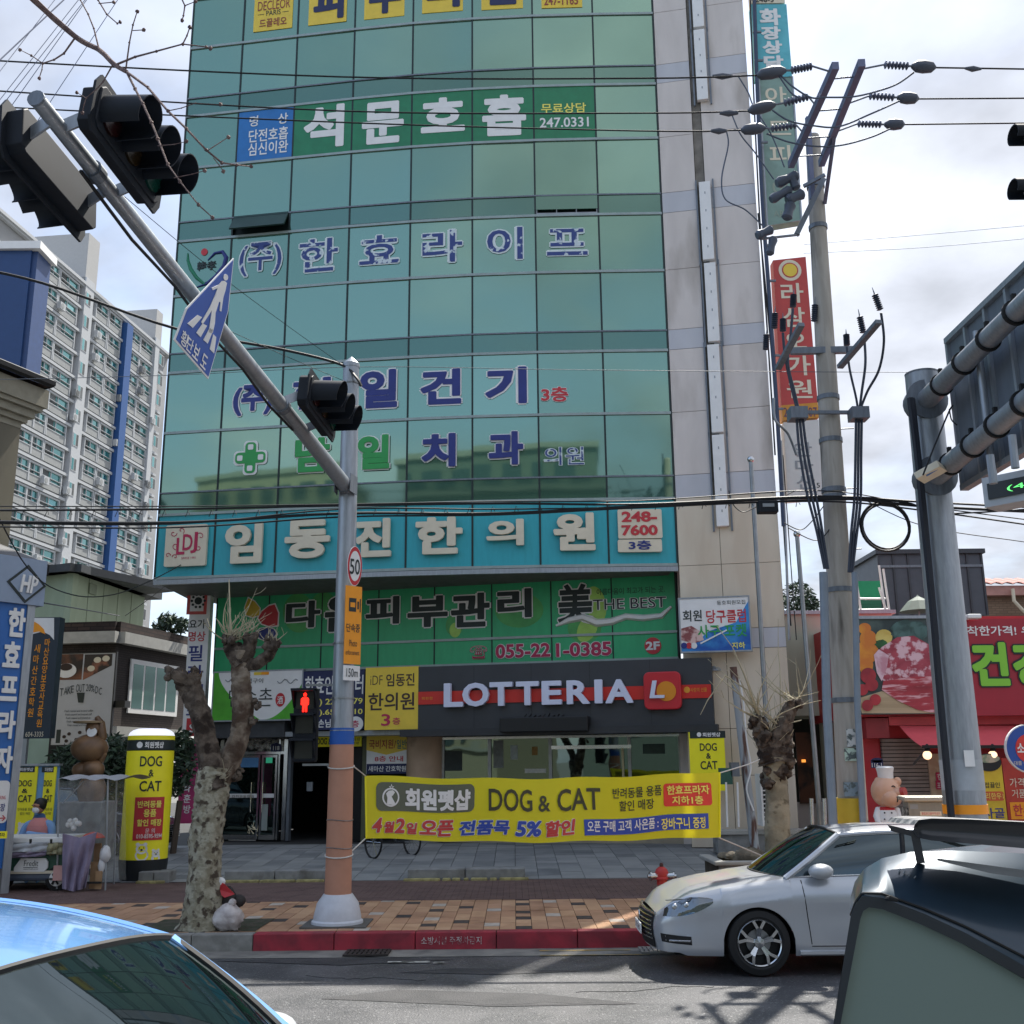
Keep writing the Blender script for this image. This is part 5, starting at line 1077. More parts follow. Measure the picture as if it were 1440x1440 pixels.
MB().bx(sp_.x - .45, sp_.x + .45, 22.2, 23.1, ZB, g(0, 1128).z).build('plinth', gran, t, bev=.02)
# ------------------------------------------------------------------ vendor and cart
YC = 19.0
def cpx(x, y, dy=0): return at(x, y, YC + dy)
c = thing('vendor_cart', 'electric vending cart with grey cloth rolls, green flank and white plate', 'cart', (cpx(40, 1250).x, YC, ZP))
cf = yfr(YC); bodyb = cf.box(-30, 1222, 98, 1249, 0)
pb = mat('cart_grey', '#525c6b', .4, var=.1); pg = mat('cart_green', '#2f5a4a', .5, var=.15)
x0, x1 = bodyb[0], bodyb[2]
MB().bx(x0, x1, YC, YC + 1.1, ZP + .16, cpx(0, 1226).z).build('lower_body', pb, c, bev=.05)
MB().bx(x0, x1 - .1, YC + .02, YC + 1.05, cpx(0, 1226).z, cpx(0, 1188).z).build('flank', pg, c, bev=.02)
MB().bx(x0, x1 + .02, YC - .02, YC + 1.1, cpx(0, 1229).z, cpx(0, 1225).z).build('cream_trim', M['cream'], c)
MB().bx(x0, x1 - .15, YC - .05, YC + 1.0, cpx(0, 1186).z, cpx(0, 1178).z).build('lid', M['white'], c, bev=.015)
b = cf.box(20, 1207, 67, 1226, .03); MB().prism(cf, [(b[0], b[1]), (b[2] - .05, b[1]), (b[2], b[1] + .06), (b[2], b[3] - .06), (b[2] - .05, b[3]), (b[0] + .1, b[3]), (b[0], b[3] - .15)], .0, .03).build('white_plate', M['white'], c)
letters(cf, 'Fredit', (34, 1210, 54, 1218), M['ink'], c, c=.035, bold=-.005); letters(cf, 'www.fredit.co.kr', (33, 1221, 54, 1223), M['ink'], c, c=.035, bold=0)
MB().bf(cf, cf.hit(34, 1219)[0], cf.hit(54, 1219)[0], cf.hit(40, 1220)[1], cf.hit(40, 1219.3)[1], .03, .037).build('underline', M['ink'], c)
letters(cf, 'E', (-3, 1217, 3, 1234), M['ink'], c, c=.03)
for wx in (78, -5):
 p = cpx(wx, 1248, -.02); p.z = ZP + .2
 w = MB().lathe(p + V((0, .12, 0)), [(.12, -.1), (.2, -.09), (.215, 0), (.2, .09), (.12, .1)], 26, ax=V((0, -1, 0))).build('wheel', M['rubber'], c, smooth=True)
 MB().lathe(p + V((0, -.01, 0)), [(.0, .0), (.04, .02), (.12, .0), (.125, -.02)], 20, ax=V((0, -1, 0))).build('rim', M['white'], w); q = MB()
 for k in range(6): th = k * 1.047; q.bar(p + V((.03 * math.cos(th), -.04, .03 * math.sin(th))), p + V((.1 * math.cos(th), -.03, .1 * math.sin(th))), .03)
 q.build('spokes', M['black'], w, kind='stuff')
fm1 = mat('cloth_grey', '#aeb3b8', .8, var=.15); fm2 = mat('cloth_mauve', '#867c92', .8, var=.15); fm3 = mat('cloth_khaki', '#8b876a', .8, var=.2)
def cloth(pts, mm, nm, par, dy=-.12, th=.03, amp=.03):
 xs = [p[0] for p in pts[:len(pts) // 2]]
 top = pts[:len(pts) // 2]; bot = pts[len(pts) // 2:]
 def fn(u, v):
  k = u * (len(top) - 1); i = min(int(k), len(top) - 2); f = k - i
  tx = [top[i][j] * (1 - f) + top[i + 1][j] * f for j in (0, 1)]; bx_ = [bot[i][j] * (1 - f) + bot[i + 1][j] * f for j in (0, 1)]
  x_, y_ = tx[0] * (1 - v) + bx_[0] * v, tx[1] * (1 - v) + bx_[1] * v
  return at(x_, y_, YC + dy + amp * math.sin(u * 19 + v * 3) * (.3 + v) + amp * .6 * math.sin(v * 9 + u * 5))
 return MB().grid(fn, 22, 14).build(nm, mm, par, smooth=True, thick=th)
cloth([(10, 1187), (68, 1184), (8, 1199), (67, 1197)], fm1, 'grey_cloth_roll', c, amp=.02); cloth([(9, 1199), (66, 1197), (8, 1207), (64, 1203)], fm2, 'mauve_cloth_roll', c, -.1, amp=.02)
cloth([(67, 1187), (88, 1186), (68, 1202), (90, 1200)], fm3, 'khaki_bag', c, -.13, .06)
MB().bf(cf, *[cf.box(76, 1217, 91, 1238, .06)[i] for i in (0, 2, 1, 3)], .03, .1).build('pink_box', mat('pink_card', '#c79a94', .7), c)
q = MB()
for x_ in (17, 43, 72): q.bar(cpx(x_, 1186, -.14), cpx(x_, 1180, -.14), .03)
q.build('clips', M['black'], c, kind='stuff')
# canopy
cn = thing('plastic_canopy', 'clear plastic rain canopy with a grey top standing at the end of the cart', 'canopy', (cpx(115, 1255).x, YC, ZP))
clear = mat('clear_plastic', '#b9bdbd', .12, var=.1, alpha=.22)
q = MB()
for (x_, y_, dy) in ((80, 1250, .0), (148, 1252, .0), (80, 1250, 1.0), (160, 1248, 1.0)): q.tube([at(x_, y_, YC + dy), at(x_ + (3 if x_ < 100 else 4), 1095, YC + dy)], .016, 6)
q.tube([at(88, 1130, YC), at(118, 1098, YC)], .012, 5); q.build('frame_tubes', M['galv'], cn, kind='stuff')
def gr(fn, nm, mm, nu=14, nv=10): MB().grid(fn, nu, nv).build(nm, mm, cn, smooth=True)
gr(lambda u, v: at(80 + (147 - 80) * u, 1095 + 80 * v + 3 * math.sin(u * 9), YC - .05 + .04 * math.sin(u * 14 + v * 4)), 'front_sheet', clear)
gr(lambda u, v: at(147 + 30 * u, 1097 + 140 * v, YC + .1 + .9 * u + .03 * math.sin(v * 8)), 'side_sheet', clear)
gr(lambda u, v: at(80 + (175 - 80) * u, 1096, YC - .1) + V((.1 * v, 1.1 * v, .06 * math.sin(v * 3.1) + .02 * math.sin(u * 20))), 'top_sheet', mat('canopy_top', '#9a9a9e', .6, var=.1))
cloth([(88, 1172), (112, 1178), (136, 1170), (88, 1250), (104, 1254), (120, 1248)], fm2, 'mauve_drape', cn, -.2, .015, .05)
P = [cpx(93, 1172, -.02), cpx(134, 1172, -.02)]
q = MB()
for k in range(7): p = cpx(96 + k * 2.5, 1158 + rnd.uniform(-5, 8), .1); q.sph(p, .05, 6, 5)
q.build('toy_dogs', M['white'], cn, kind='stuff')
t = thing('cardboard_boxes', 'flattened cardboard boxes strapped upright at the back of the canopy', 'cardboard', cpx(134, 1258, .1))
for k, (x0, x1, y0, y1, dy) in enumerate(((128, 142, 1186, 1250, .1), (124, 140, 1212, 1262, .0), (132, 143, 1225, 1258, -.06))):
 p0, p1 = at(x0, y1, YC + dy), at(x1, y0, YC + dy); MB().bx(p0.x, p1.x, YC + dy, YC + dy + .05, max(ZP + .03, p0.z), p1.z).build('cardboard_sheet', mat('cardboard', '#a88866', .85, var=.1), t)
MB().bx(at(122, 1240, YC).x, at(146, 1240, YC).x, YC - .12, YC - .09, at(0, 1243, YC).z, at(0, 1240, YC).z).build('strap', M['black'], t)
t = thing('plastic_bag', 'white plastic bag tied to the canopy post', 'bag', at(148, 1200, YC)); MB().sph(at(148, 1201, YC), (.09, .08, .14), 14, 10, jit=.12).sph(at(143, 1217, YC), (.06, .06, .13), 12, 8, jit=.12).build('bag', mat('bag_white', '#d6d8da', .5, var=.06), t, smooth=True)
t = thing('folded_parasol', 'small red and orange folded cloth on the canopy', 'cloth', at(132, 1170, YC)); MB().lathe(at(131, 1178, YC + .05), [(.2, 0), (.14, .06), (.05, .09), (0, .1)], 14).build('cloth', mat('cloth_red', '#c4503e', .7), t)
# vendor
def skin_body(name, nodes, edges, mt, parent, lev=2):
 """one continuous skinned surface; nodes: (point, (rx, ry))"""
 me = bpy.data.meshes.new(name); o0 = WLOC[parent.name]; me.from_pydata([tuple(V(p) - o0) for p, r in nodes], edges, [])
 o = bpy.data.objects.new(name, me); COL.objects.link(o); o.parent = parent; WLOC[o.name] = o0
 o.modifiers.new('skin', 'SKIN'); me.skin_vertices.new() if not me.skin_vertices else None
 for i, (p, r) in enumerate(nodes): sv = me.skin_vertices[0].data[i]; sv.radius = r if isinstance(r, tuple) else (r, r); sv.use_root = (i == 0)
 s = o.modifiers.new('sub', 'SUBSURF'); s.levels = lev; s.render_levels = lev
 o.modifiers['skin'].use_smooth_shade = True; me.materials.append(mt); return o
vy = YC + 1.35; vx = at(56, 1150, vy).x; Z = lambda h: ZP + h
hd = at(55, 1134, vy); hz = hd.z; sk = mat('skin', '#a9785c', .55, var=.06)
pv = thing('person', 'vendor with black hair in a bun and white mask, arms crossed over a pink vest', 'person', (vx, vy, ZP))
sh = hz - .25;
slv = mat('sleeve_blue', '#7fa3cf', .8, var=.06); pk = mat('vest_pink', '#d18a86', .8, var=.06); tr = mat('trousers', '#2c3038', .8)
X = lambda dx, dz, dy=0: (vx + dx, vy + dy, dz)
nodes = [(X(0, Z(.92)), (.17, .13)), (X(0, Z(1.1)), (.16, .11)), (X(0, sh - .12), (.17, .12)), (X(0, sh + .01), (.1, .09)), (X(-.02, sh + .12), (.07, .07)),
 (X(-.22, sh - .05), (.09, .09)), (X(-.28, sh - .32, -.06), (.08, .08)), (X(-.06, sh - .30, -.27), (.06, .06)),
 (X(.22, sh - .05), (.09, .09)), (X(.28, sh - .30, -.06), (.08, .08)), (X(.06, sh - .24, -.29), (.06, .06)),
 (X(-.09, Z(.82)), (.1, .1)), (X(-.1, Z(.45)), (.065, .065)), (X(-.1, Z(.08)), (.045, .045)), (X(.09, Z(.82)), (.1, .1)), (X(.1, Z(.45)), (.065, .065)), (X(.1, Z(.08)), (.045, .045)), (X(-.1, Z(.03), -.14), (.04, .03)), (X(.1, Z(.03), -.14), (.04, .03)), (X(.12, sh - .27, -.25), (.045, .045)), (X(-.12, sh - .2, -.26), (.045, .045))]
ed = [(0, 1), (1, 2), (2, 3), (3, 4), (2, 5), (5, 6), (6, 7), (2, 8), (8, 9), (9, 10), (0, 11), (11, 12), (12, 13), (0, 14), (14, 15), (15, 16), (13, 17), (16, 18), (7, 19), (10, 20)]
bo = skin_body('body', nodes, ed, slv, pv)
vr = [(Z(.84), .23, .17), (Z(1.0), .215, .16), (sh - .25, .22, .17), (sh - .12, .225, .165), (sh - .03, .19, .14), (sh + .05, .1, .095)]
MB().grid(lambda u, v: (lambda k: (lambda i, f: V((vx + (vr[i][1] * (1 - f) + vr[i + 1][1] * f) * math.cos(6.2832 * v), vy + (vr[i][2] * (1 - f) + vr[i + 1][2] * f) * math.sin(6.2832 * v), vr[i][0] * (1 - f) + vr[i + 1][0] * f)))(min(4, int(k)), k - min(4, int(k))))(u * 5), 15, 20).build('vest', pk, pv, smooth=True)
skin_body('trousers', [(X(0, Z(.9)), (.18, .14)), (X(-.09, Z(.8)), (.11, .11)), (X(-.1, Z(.45)), (.08, .08)), (X(-.1, Z(.1)), (.065, .065)), (X(.09, Z(.8)), (.11, .11)), (X(.1, Z(.45)), (.08, .08)), (X(.1, Z(.1)), (.065, .065))], [(0, 1), (1, 2), (2, 3), (0, 4), (4, 5), (5, 6)], tr, pv)
hr_ = Matrix.Rotation(R(-28), 3, 'Z')
hc = V((vx - .02, vy - .02, hz)); q = MB(); q.sph(hc, (.09, .108, .13), 20, 16, rot=hr_); q.sph(hc + hr_ @ V((0, -.1, -.015)), (.014, .02, .02), 8, 6)
for s in (-1, 1): q.sph(hc + hr_ @ V((s * .078, 0, -.0)), (.012, .02, .03), 8, 6)
q.build('head', sk, pv, smooth=True)
q = MB(); q.sph(hc + hr_ @ V((0, .015, .03)), (.108, .118, .125), 20, 14, rot=hr_); q.sph(hc + hr_ @ V((.0, .1, .08)), (.06, .06, .06), 12, 9); q.build('hair', mat('hair_black', '#14110f', .5, var=.3), pv, smooth=True)
MB().sph(hc + hr_ @ V((0, -.06, -.055)), (.072, .07, .062), 16, 10, rot=hr_).build('mask', M['white'], pv, smooth=True)
MB().sph(hc + hr_ @ V((0, -.03, .02)), (.088, .1, .05), 14, 8, rot=hr_).build('face', sk, pv, smooth=True)
q = MB(); [q.sph(hc + hr_ @ V((s * .036, -.128, .025)), (.012, .006, .007), 8, 6) for s in (-1, 1)]; q.build('eyes', M['ink'], pv, kind='stuff')
for wx_, wy_, wz_, sg in ((.1, -.2, sh - .25, 1), (-.1, -.22, sh - .29, -1)):
 for k in range(4): MB().tube([X(wx_ + sg * .01, wz_ + .02 - k * .018, wy_ - .01), X(wx_ + sg * (.05 + .006 * (k % 2)), wz_ + .022 - k * .019, wy_ - .0), X(wx_ + sg * .085, wz_ + .018 - k * .02, wy_ + .03)], [.011, .0095, .008], 6).build('finger', sk, pv, smooth=True)
 MB().tube([X(wx_ - sg * .01, wz_ + .03, wy_ - .02), X(wx_ + sg * .03, wz_ + .06, wy_ - .015)], [.012, .009], 6).build('thumb', sk, pv, smooth=True)
from mathutils import noise
PB = gnd(472, 1300, ZP); SPY = PB.y
Pt = at(494, 512, SPY);
t = thing('signal_pole', 'galvanised traffic signal pole with brown wrap, blue band and white conical foot', 'signal pole', (PB.x, SPY, ZP))
def pz(py, px=480): return at(px, py, SPY).z
PX = lambda z: PB.x + .02 + (Pt.x - PB.x - .02) * (z - ZP) / (Pt.z - ZP)
def seg(z0, z1, r0_, r1_, nm, mm, n=20): return MB().tube([(PX(z0), SPY, z0), (PX(z1), SPY, z1)], [r0_, r1_], n).build(nm, mm, t, smooth=True)
rb, rt = .165, .118
rr = lambda z: rb + (rt - rb) * (z - ZP) / (Pt.z - ZP)
zw, zbb, zbt = pz(1268), pz(1047), pz(1024)
wrapm = mat('brown_wrap', '#b5846c', .75, var=.08, bump=.15, scale=3)
seg(ZP, Pt.z, rb, rt, 'shaft', M['galv']); seg(zw, zbb, rb + .012, rr(zbb) + .012, 'brown_wrap', wrapm); seg(zbb, zbt, rr(zbb) + .016, rr(zbt) + .016, 'blue_band', mat('band_blue', '#1f56a8', .6, var=.05))
MB().lathe((PX(ZP), SPY, ZP), [(.34, -.01), (.335, .05), (.31, .07), (.31, .1), (.27, .27), (.19, .38), (.0, .4)], 32).build('conical_foot', mat('foot_white', '#c3c6cc', .5, var=.08, scale=8), t, smooth=True)
MB().bx(PX(0) - .42, PX(0) + .42, SPY - .38, SPY + .4, ZP - .02, ZP + .02).build('base_plate', mat('base_concrete', '#5c5a56', .9, var=.2), t)
MB().lathe((PX(Pt.z), SPY, Pt.z), [(.125, -.06), (.125, 0), (.01, .11)], 20).build('cap', M['galv'], t)
for y_ in (540, 1028, 905, 982): z_ = pz(y_); MB().lathe((PX(z_), SPY, z_), [(rr(z_) + .004, -.012), (rr(z_) + .016, -.012), (rr(z_) + .016, .012), (rr(z_) + .004, .012)], 20).build('clamp_band', M['steel_dull'], t)
q = MB()
for y_ in (1153, 1192): z_ = pz(y_); pts = [(PX(z_) + (rr(z_) + .02) * math.cos(a_ * .52), SPY + (rr(z_) + .02) * math.sin(a_ * .52), z_ + .01 * math.sin(a_)) for a_ in range(12)]; MB().tube(pts, .006, 5, close=True).build('tie_wire', M['steel_dull'], t)
# rope
rope = mat('rope', '#c9c7c0', .8)
# arm
AZ0 = at(488, 688, SPY); AE = gz(52, 140, AZ0.z + .65)
AP = V((PX(AZ0.z), SPY, AZ0.z)); AD = (AE - AP); AL = AD.length; au = AD.normalized()
MB().tube([AP, AP + AD * .33, AP + AD * .66, AE], [.105, .085, .07, .055], 16).build('mast_arm', M['galv'], t, smooth=True)
MB().tube([AE - au * .0, AE + au * .02], .062, 14).build('arm_cap', M['galv_dark'], t)
for k, f_k in enumerate((.02, .36, .63, .9)): p = AP + AD * f_k; MB().tube([p - au * .05, p + au * .05], [.1 - .045 * f_k + .018] * 2, 14).build('arm_clamp', M['galv_dark'], t)
for sg in (-1, 1): MB().bar(AP + au * .02 + V((sg * .14, -.05, .02)), AP + au * .32 + V((sg * .11, 0, .0)), .012, .26).build('flange_plate', M['galv_dark'], t)
def armpt(px, py):     # point of the arm nearest to a pixel's ray
 d = ray(px, py).normalized(); best = min(range(201), key=lambda i: ((AP + AD * i / 200 - CAM).cross(d)).length); return AP + AD * best / 200, best / 200
# cable under the arm
pts = []
for i in range(13): f_k = i / 12; pts.append(AP + AD * (.3 + .62 * f_k) + V((-.02, 0, -.1 - .05 * math.sin(f_k * 9.4) ** 2)))
MB().tube(pts, .014, 6).build('arm_cable', M['wire'], t, smooth=True)
def signal_head(label, p, ax, face, n=3, s=1.0, lit=None, down=.08, group='traffic signal heads on the mast arm'):
 """p centre, ax unit vector along the row of lamps, face direction the lamps look"""
 t = thing('traffic_signal', label, 'traffic light', p, group)
 face = face + V((0, 0, -down)); face = (face - ax * face.dot(ax)).normalized(); up = face.cross(ax) * 1.0
 if up.z < 0: up = -up
 fr = Fr(p, u=ax, v=up)
 fn = fr.n; sg = 1 if fn.dot(face) > 0 else -1
 if sg < 0: fr = Fr(p, u=-ax, v=up)
 L = .36 * n * s; h = .19 * s
 MB().prism(fr, [(-L / 2, -h * .75), (-L / 2 + .05, -h), (L / 2 - .05, -h), (L / 2, -h * .75), (L / 2, h * .75), (L / 2 - .05, h), (-L / 2 + .05, h), (-L / 2, h * .75)], -.16 * s, .0).build('housing', M['signal_black'], t, bev=.01)
 MB().prism(fr, [(-L / 2 - .06, -h * .8), (-L / 2, -h - .06), (L / 2, -h - .06), (L / 2 + .06, -h * .8), (L / 2 + .06, h * .8), (L / 2, h + .06), (-L / 2, h + .06), (-L / 2 - .06, h * .8)], -.035, -.015).build('backing_board', M['signal_black'], t)
 for k in range(n):
  a = (-L / 2 + .36 * s * (k + .5)); c = fr.P(a, 0, 0)
  colr = ('lens_red', '#240c0c'), ('lens_amber', '#241a0a'), ('lens_green', '#0d3a30')
  nm_, co = colr[k % 3]
  ln = MB().lathe(c, [(.14 * s, 0), (.14 * s, .02), (.08 * s, .045), (0, .055)], 20, ax=fr.n).build('lens', mat(nm_, co, .25, var=.1), t, smooth=True)
  q = MB(); m_ = 18
  def vf(u, v): th = R(-48) + R(276) * u; dl = (.36 - .08 * (1 - math.sin(max(-.6, math.sin(th)) * 1.2) * .5 - .5)) * s; r2 = (.165 - .01 * v) * s; return c + fr.u * r2 * math.cos(th) + fr.v * r2 * math.sin(th) + fr.n * (dl * v)
  q.grid(vf, m_, 4); q.build('visor', M['signal_black'], t, smooth=True, thick=.008)
 return t, fr
hx_ = V((1, .12, 0)).normalized(); adir = V((au.x, au.y, au.z))
def mount(px, py, off, label, face, fr_along, n=3, s=1.):
 a_, f_k = armpt(px, py); p = a_ + off; tt, fr = signal_head(label, p, au, face, n, s)
 for sg in (-.42, .42):
  a0_ = p + au * sg * s - fr.n * .1; b0_ = a_ + au * sg * s; MB().bar(b0_, a0_, .02, .1, up=V((0, 0, 1))).build('bracket', M['galv'], tt)
 return tt
mount(122, 225, V((.33, .0, .12)), 'traffic signal with three visored lamps right of the arm end', V((1, .35, 0)), 1, 3, .95)
mount(108, 220, V((-.33, .1, -.1)), 'traffic signal seen from behind left of the arm end', V((-1, -.2, 0)), 1, 3, 1.0)
mount(402, 590, V((.38, .1, .16)), 'small traffic signal with three visors halfway to the pole', V((1, .35, 0)), 1, 3, 1.0)
# crosswalk sign
a_, f_k = armpt(285, 440); oo = a_ + V((.16, 0, -.1)); CW = Fr(oo, u=-au, v=V((.2, 0, .98)))
t = thing('crosswalk_sign', 'blue pentagonal pedestrian crossing sign hanging on the mast arm', 'road sign', oo)
cw = [(245, 478), (293, 533), (321, 438), (329, 363), (262, 434)]
P = CW.pts(cw); cm = (sum(p[0] for p in P) / 5, sum(p[1] for p in P) / 5)
MB().prism(CW, P, -.012, 0).build('plate', M['white'], t); MB().prism(CW, [(cm[0] + (a - cm[0]) * .95, cm[1] + (b - cm[1]) * .96) for a, b in P], 0, .004).build('blue_face', mat('road_blue', '#1c4fa8', .4, var=.04), t)
def cwp(L, nm): MB().prism(CW, CW.pts(L, .01), .006, .012).build(nm, M['white'], t)
ell = lambda cx_, cy_, rx, ry: [(cx_ + rx * math.cos(i * .524), cy_ + ry * math.sin(i * .524)) for i in range(12)]
cwp(ell(317.5, 390, 3.2, 4.5), 'walker_head')
cwp([(316, 395), (319, 398), (317, 408), (314, 418), (311, 438), (309, 437), (310, 425), (308, 424), (303, 440), (302, 455), (299, 468), (293, 469), (296, 450), (298, 436), (285, 456), (283, 453), (295, 432), (303, 414), (306, 405), (299, 408), (298, 405), (308, 400), (312, 395)], 'walker_body')
for L in ([(278, 443), (284, 446), (271, 461), (264, 455)], [(285, 455), (291, 458), (282, 474), (276, 468)], [(295, 461), (300, 464), (292, 483), (286, 478)], [(300, 470), (304, 474), (301, 497), (295, 491)]): cwp(L, 'crossing_bar')
for s, x_, y_ in (('횡', 259, 477), ('단', 267, 486), ('보', 276, 496), ('도', 287, 509)):
 a, b = CW.hit(x_, y_, .01); letters(CW, s, None, M['white'], t, loc=(a - .065, b - .06, a + .065, b + .07), c=.006, bold=.02)
MB().bar(a_, oo + V((0, 0, .1)), .05).build('bracket', M['galv_dark'], t)
# plates on the pole
def pfr(px, py, ang=-52, dx=.18):
 z_ = pz(py); return Fr((PX(z_) + dx, SPY - .12), (PX(z_) + dx + math.cos(R(ang)), SPY - .12 + math.sin(R(ang))))
PF = Fr((PX(2) + .10, SPY - .24), (PX(2) + .10 + math.cos(R(42)), SPY - .24 + math.sin(R(42))))
t = thing('speed_sign', 'round white and red speed limit sign on the signal pole', 'road sign', at(499, 797, SPY))
a, b = PF.hit(499, 796); ra = abs(PF.hit(509.5, 796)[0] - PF.hit(489, 796)[0]) / 2; rv = .28
MB().disc(PF, a, b, ra, rv, -.012, 0, 32).build('plate', M['white'], t); MB().disc(PF, a, b, ra * .97, rv * .97, 0, .003, 32).build('red_ring', M['red'], t); MB().disc(PF, a, b, ra * .76, rv * .76, .003, .006, 32).build('white_disc', M['white'], t)
letters(PF, '50', (492, 786, 506, 808), M['ink'], t, c=.008, bold=.01)
t = sign('camera_sign', 'tall yellow traffic camera sign on the signal pole', PF, (485, 824, 508, 934), M['orange'], thk=.012, c=-.012, T=[('단속중', (487, 877, 506, 889), M['ink'], {'bold': .01}), ('Photo', (491, 900, 502, 909), M['ink'], {'bold': 0}), ('enforcement', (486, 914, 505, 921), M['ink'], {'bold': 0})])
b = PF.box(491, 841, 501, 860, .003); q = MB(); q.bf(PF, b[0], b[2], b[1], b[3], .001, .004); MB().bf(PF, b[0] + .02, b[2] - .02, b[1] + .06, b[3] - .06, .004, .006).build('camera_window', M['orange'], t); q.bf(PF, b[2] + .02, b[2] + .045, b[1] + .04, b[3] - .04, .001, .004).bf(PF, b[2] + .06, b[2] + .075, b[1] + .0, b[3] - .0, .001, .004); q.build('camera_symbol', M['ink'], t, kind='stuff')
sign('distance_plate', 'small white distance plate below the yellow camera sign', PF, (483, 936, 506, 957), M['white'], cat='road sign', thk=.012, c=-.012, T=[('150m', (487, 940, 503, 952), M['ink'], {'bold': -.0})])
# pedestrian signal
fr = yfr(SPY - .1); t = thing('pedestrian_signal', 'black pedestrian signal with a red standing man lit in the top lamp', 'traffic light', at(428, 1070, SPY - .1))
b = fr.box(411, 967, 444, 1072, 0)
MB().bf(fr, b[0], b[2], b[1], b[3], -.25, -.02).build('housing', M['signal_black'], t, bev=.03)
for k in range(3):
 z1_ = b[3] - (b[3] - b[1]) * k / 3; z0_ = b[3] - (b[3] - b[1]) * (k + 1) / 3
 MB().bf(fr, b[0] + .04, b[2] - .04, z0_ + .05, z1_ - .04, -.02, -.01).build('lens', mat('ped_lens', '#22231f', .3, var=.2), t)
 q = MB(); q.prism(fr, [(b[0], z1_ - .02), (b[2], z1_ - .02), (b[2], z1_ - .05), (b[0], z1_ - .05)], -.02, .2)
 for sx_ in (b[0], b[2] - .015): q.add([fr.P(sx_, z1_ - .03, .2), fr.P(sx_, z1_ - .03, -.02), fr.P(sx_, z0_ + .06, -.02), fr.P(sx_ + .015, z1_ - .03, .2), fr.P(sx_ + .015, z1_ - .03, -.02), fr.P(sx_ + .015, z0_ + .06, -.02)], [(0, 1, 2), (5, 4, 3), (0, 2, 5, 3), (0, 3, 4, 1), (1, 4, 5, 2)])
 q.build('visor', M['signal_black'], t)
lr = mat('lamp_red', '#ff1a10', .4, var=.02, emit=2.2); q = MB()
mx_, zt1 = (b[0] + b[2]) / 2, b[3] - .05
for (x_, y_, rx, ry) in ((0, -.045, .02, .022),): MB().disc(fr, mx_, zt1 + y_ + .0, .022, .026, -.009, -.004, 14).build('lit_head', lr, t)
MB().prism(fr, [(mx_ - .03, zt1 - .08), (mx_ + .03, zt1 - .08), (mx_ + .052, zt1 - .1), (mx_ + .052, zt1 - .18), (mx_ + .035, zt1 - .18), (mx_ + .03, zt1 - .19), (mx_ + .032, zt1 - .275), (mx_ + .008, zt1 - .275), (mx_, zt1 - .2), (mx_ - .008, zt1 - .275), (mx_ - .032, zt1 - .275), (mx_ - .03, zt1 - .19), (mx_ - .035, zt1 - .18), (mx_ - .052, zt1 - .18), (mx_ - .052, zt1 - .1)], -.009, -.004).build('lit_body', lr, t)
for y_ in (963, 1075): z_ = pz(y_); MB().bar((mx_ - .02, SPY + .0, z_), (PX(z_), SPY, z_), .03).build('bracket', M['steel_dull'], t)
# ------------------------------------------------------------------ yellow street banner
BL = at(514, 1140, 15.6); BR = at(1012, 1133, 18.0)
BFm = Fr((BL.x, BL.y), (BR.x, BR.y))
t = thing('street_banner', 'long yellow pet shop banner strung between the signal pole and the right tree', 'banner', ((BL.x + BR.x) / 2, 17, 1.2))
BP0 = Fr((BL.x, BL.y), (BR.x, BR.y)); c4 = [BP0.P(*BP0.hit(*p_)) for p_ in ((514, 1091), (1012, 1087), (1011, 1178), (514, 1179))]
bym = mat('banner_yellow', '#fff230', .5, var=.03); nt2 = bym.node_tree; p_ = nt2.nodes['Principled BSDF']; tl = N('ShaderNodeBsdfTranslucent', nt2); tl.inputs[0].default_value = (*hx('#fff230'), 1); ms = N('ShaderNodeMixShader', nt2); ms.inputs[0].default_value = .5
o_ = [n_ for n_ in nt2.nodes if n_.type == 'OUTPUT_MATERIAL'][0]; nt2.links.new(p_.outputs[0], ms.inputs[1]); nt2.links.new(tl.outputs[0], ms.inputs[2]); nt2.links.new(ms.outputs[0], o_.inputs[0])
BP = BP0
MB().grid(lambda u, v: (c4[3] * (1 - u) + c4[2] * u) * (1 - v) + (c4[0] * (1 - u) + c4[1] * u) * v, 30, 6).build('cloth', bym, t, smooth=True)
for s, e in ((c4[0], c4[3]), (c4[1], c4[2])): MB().tube([s, e], .012, 6).build('batten', M['sign_yellow'], t)
L_ = lambda s, px, m_, **k: letters(BP, s, px, m_, t, c=k.pop('c', .012), **k)
bb = BP.box(529, 1099, 669, 1139, .01); MB().rrect(BP, bb[0], bb[1], bb[2], bb[3], .09, .006, .01).build('olive_field', mat('olive', '#5d6350', .5, var=.04), t)
L_('회원펫샵', (571, 1106, 663, 1136), M['white'], bold=.045)
a, b = BP.hit(550, 1121, .012); r1 = abs(BP.hit(562, 1121)[0] - a)
MB().disc(BP, a, b, r1, r1, .012, .015, 28).build('emblem_ring', M['white'], t); MB().disc(BP, a, b, r1 * .82, r1 * .82, .015, .018, 28).build('emblem_field', mat('olive', '', .5), t)
MB().prism(BP, BP.pts([(544, 1131), (545, 1122), (543, 1116), (547, 1112), (553, 1111), (556, 1114), (553, 1118), (551, 1120), (556, 1129), (556, 1132)], .018), .018, .021).build('dog_print', M['white'], t); letters(BP, '☆', (547, 1102, 555, 1111), M['white'], t, c=.02, bold=.01)
dk = mat('banner_dark', '#3a3a22', .5)
for s, x0, x1 in (('DOG', 688, 750), ('CAT', 785, 847)): L_(s, (x0, 1104, x1, 1136), dk, bold=.02)
L_('&', (758, 1112, 775, 1135), dk, bold=.02)
L_('반려동물 용품', (863, 1103, 929, 1118), dk, bold=.02); L_('할인 매장', (873, 1121, 919, 1136), dk, bold=.02)
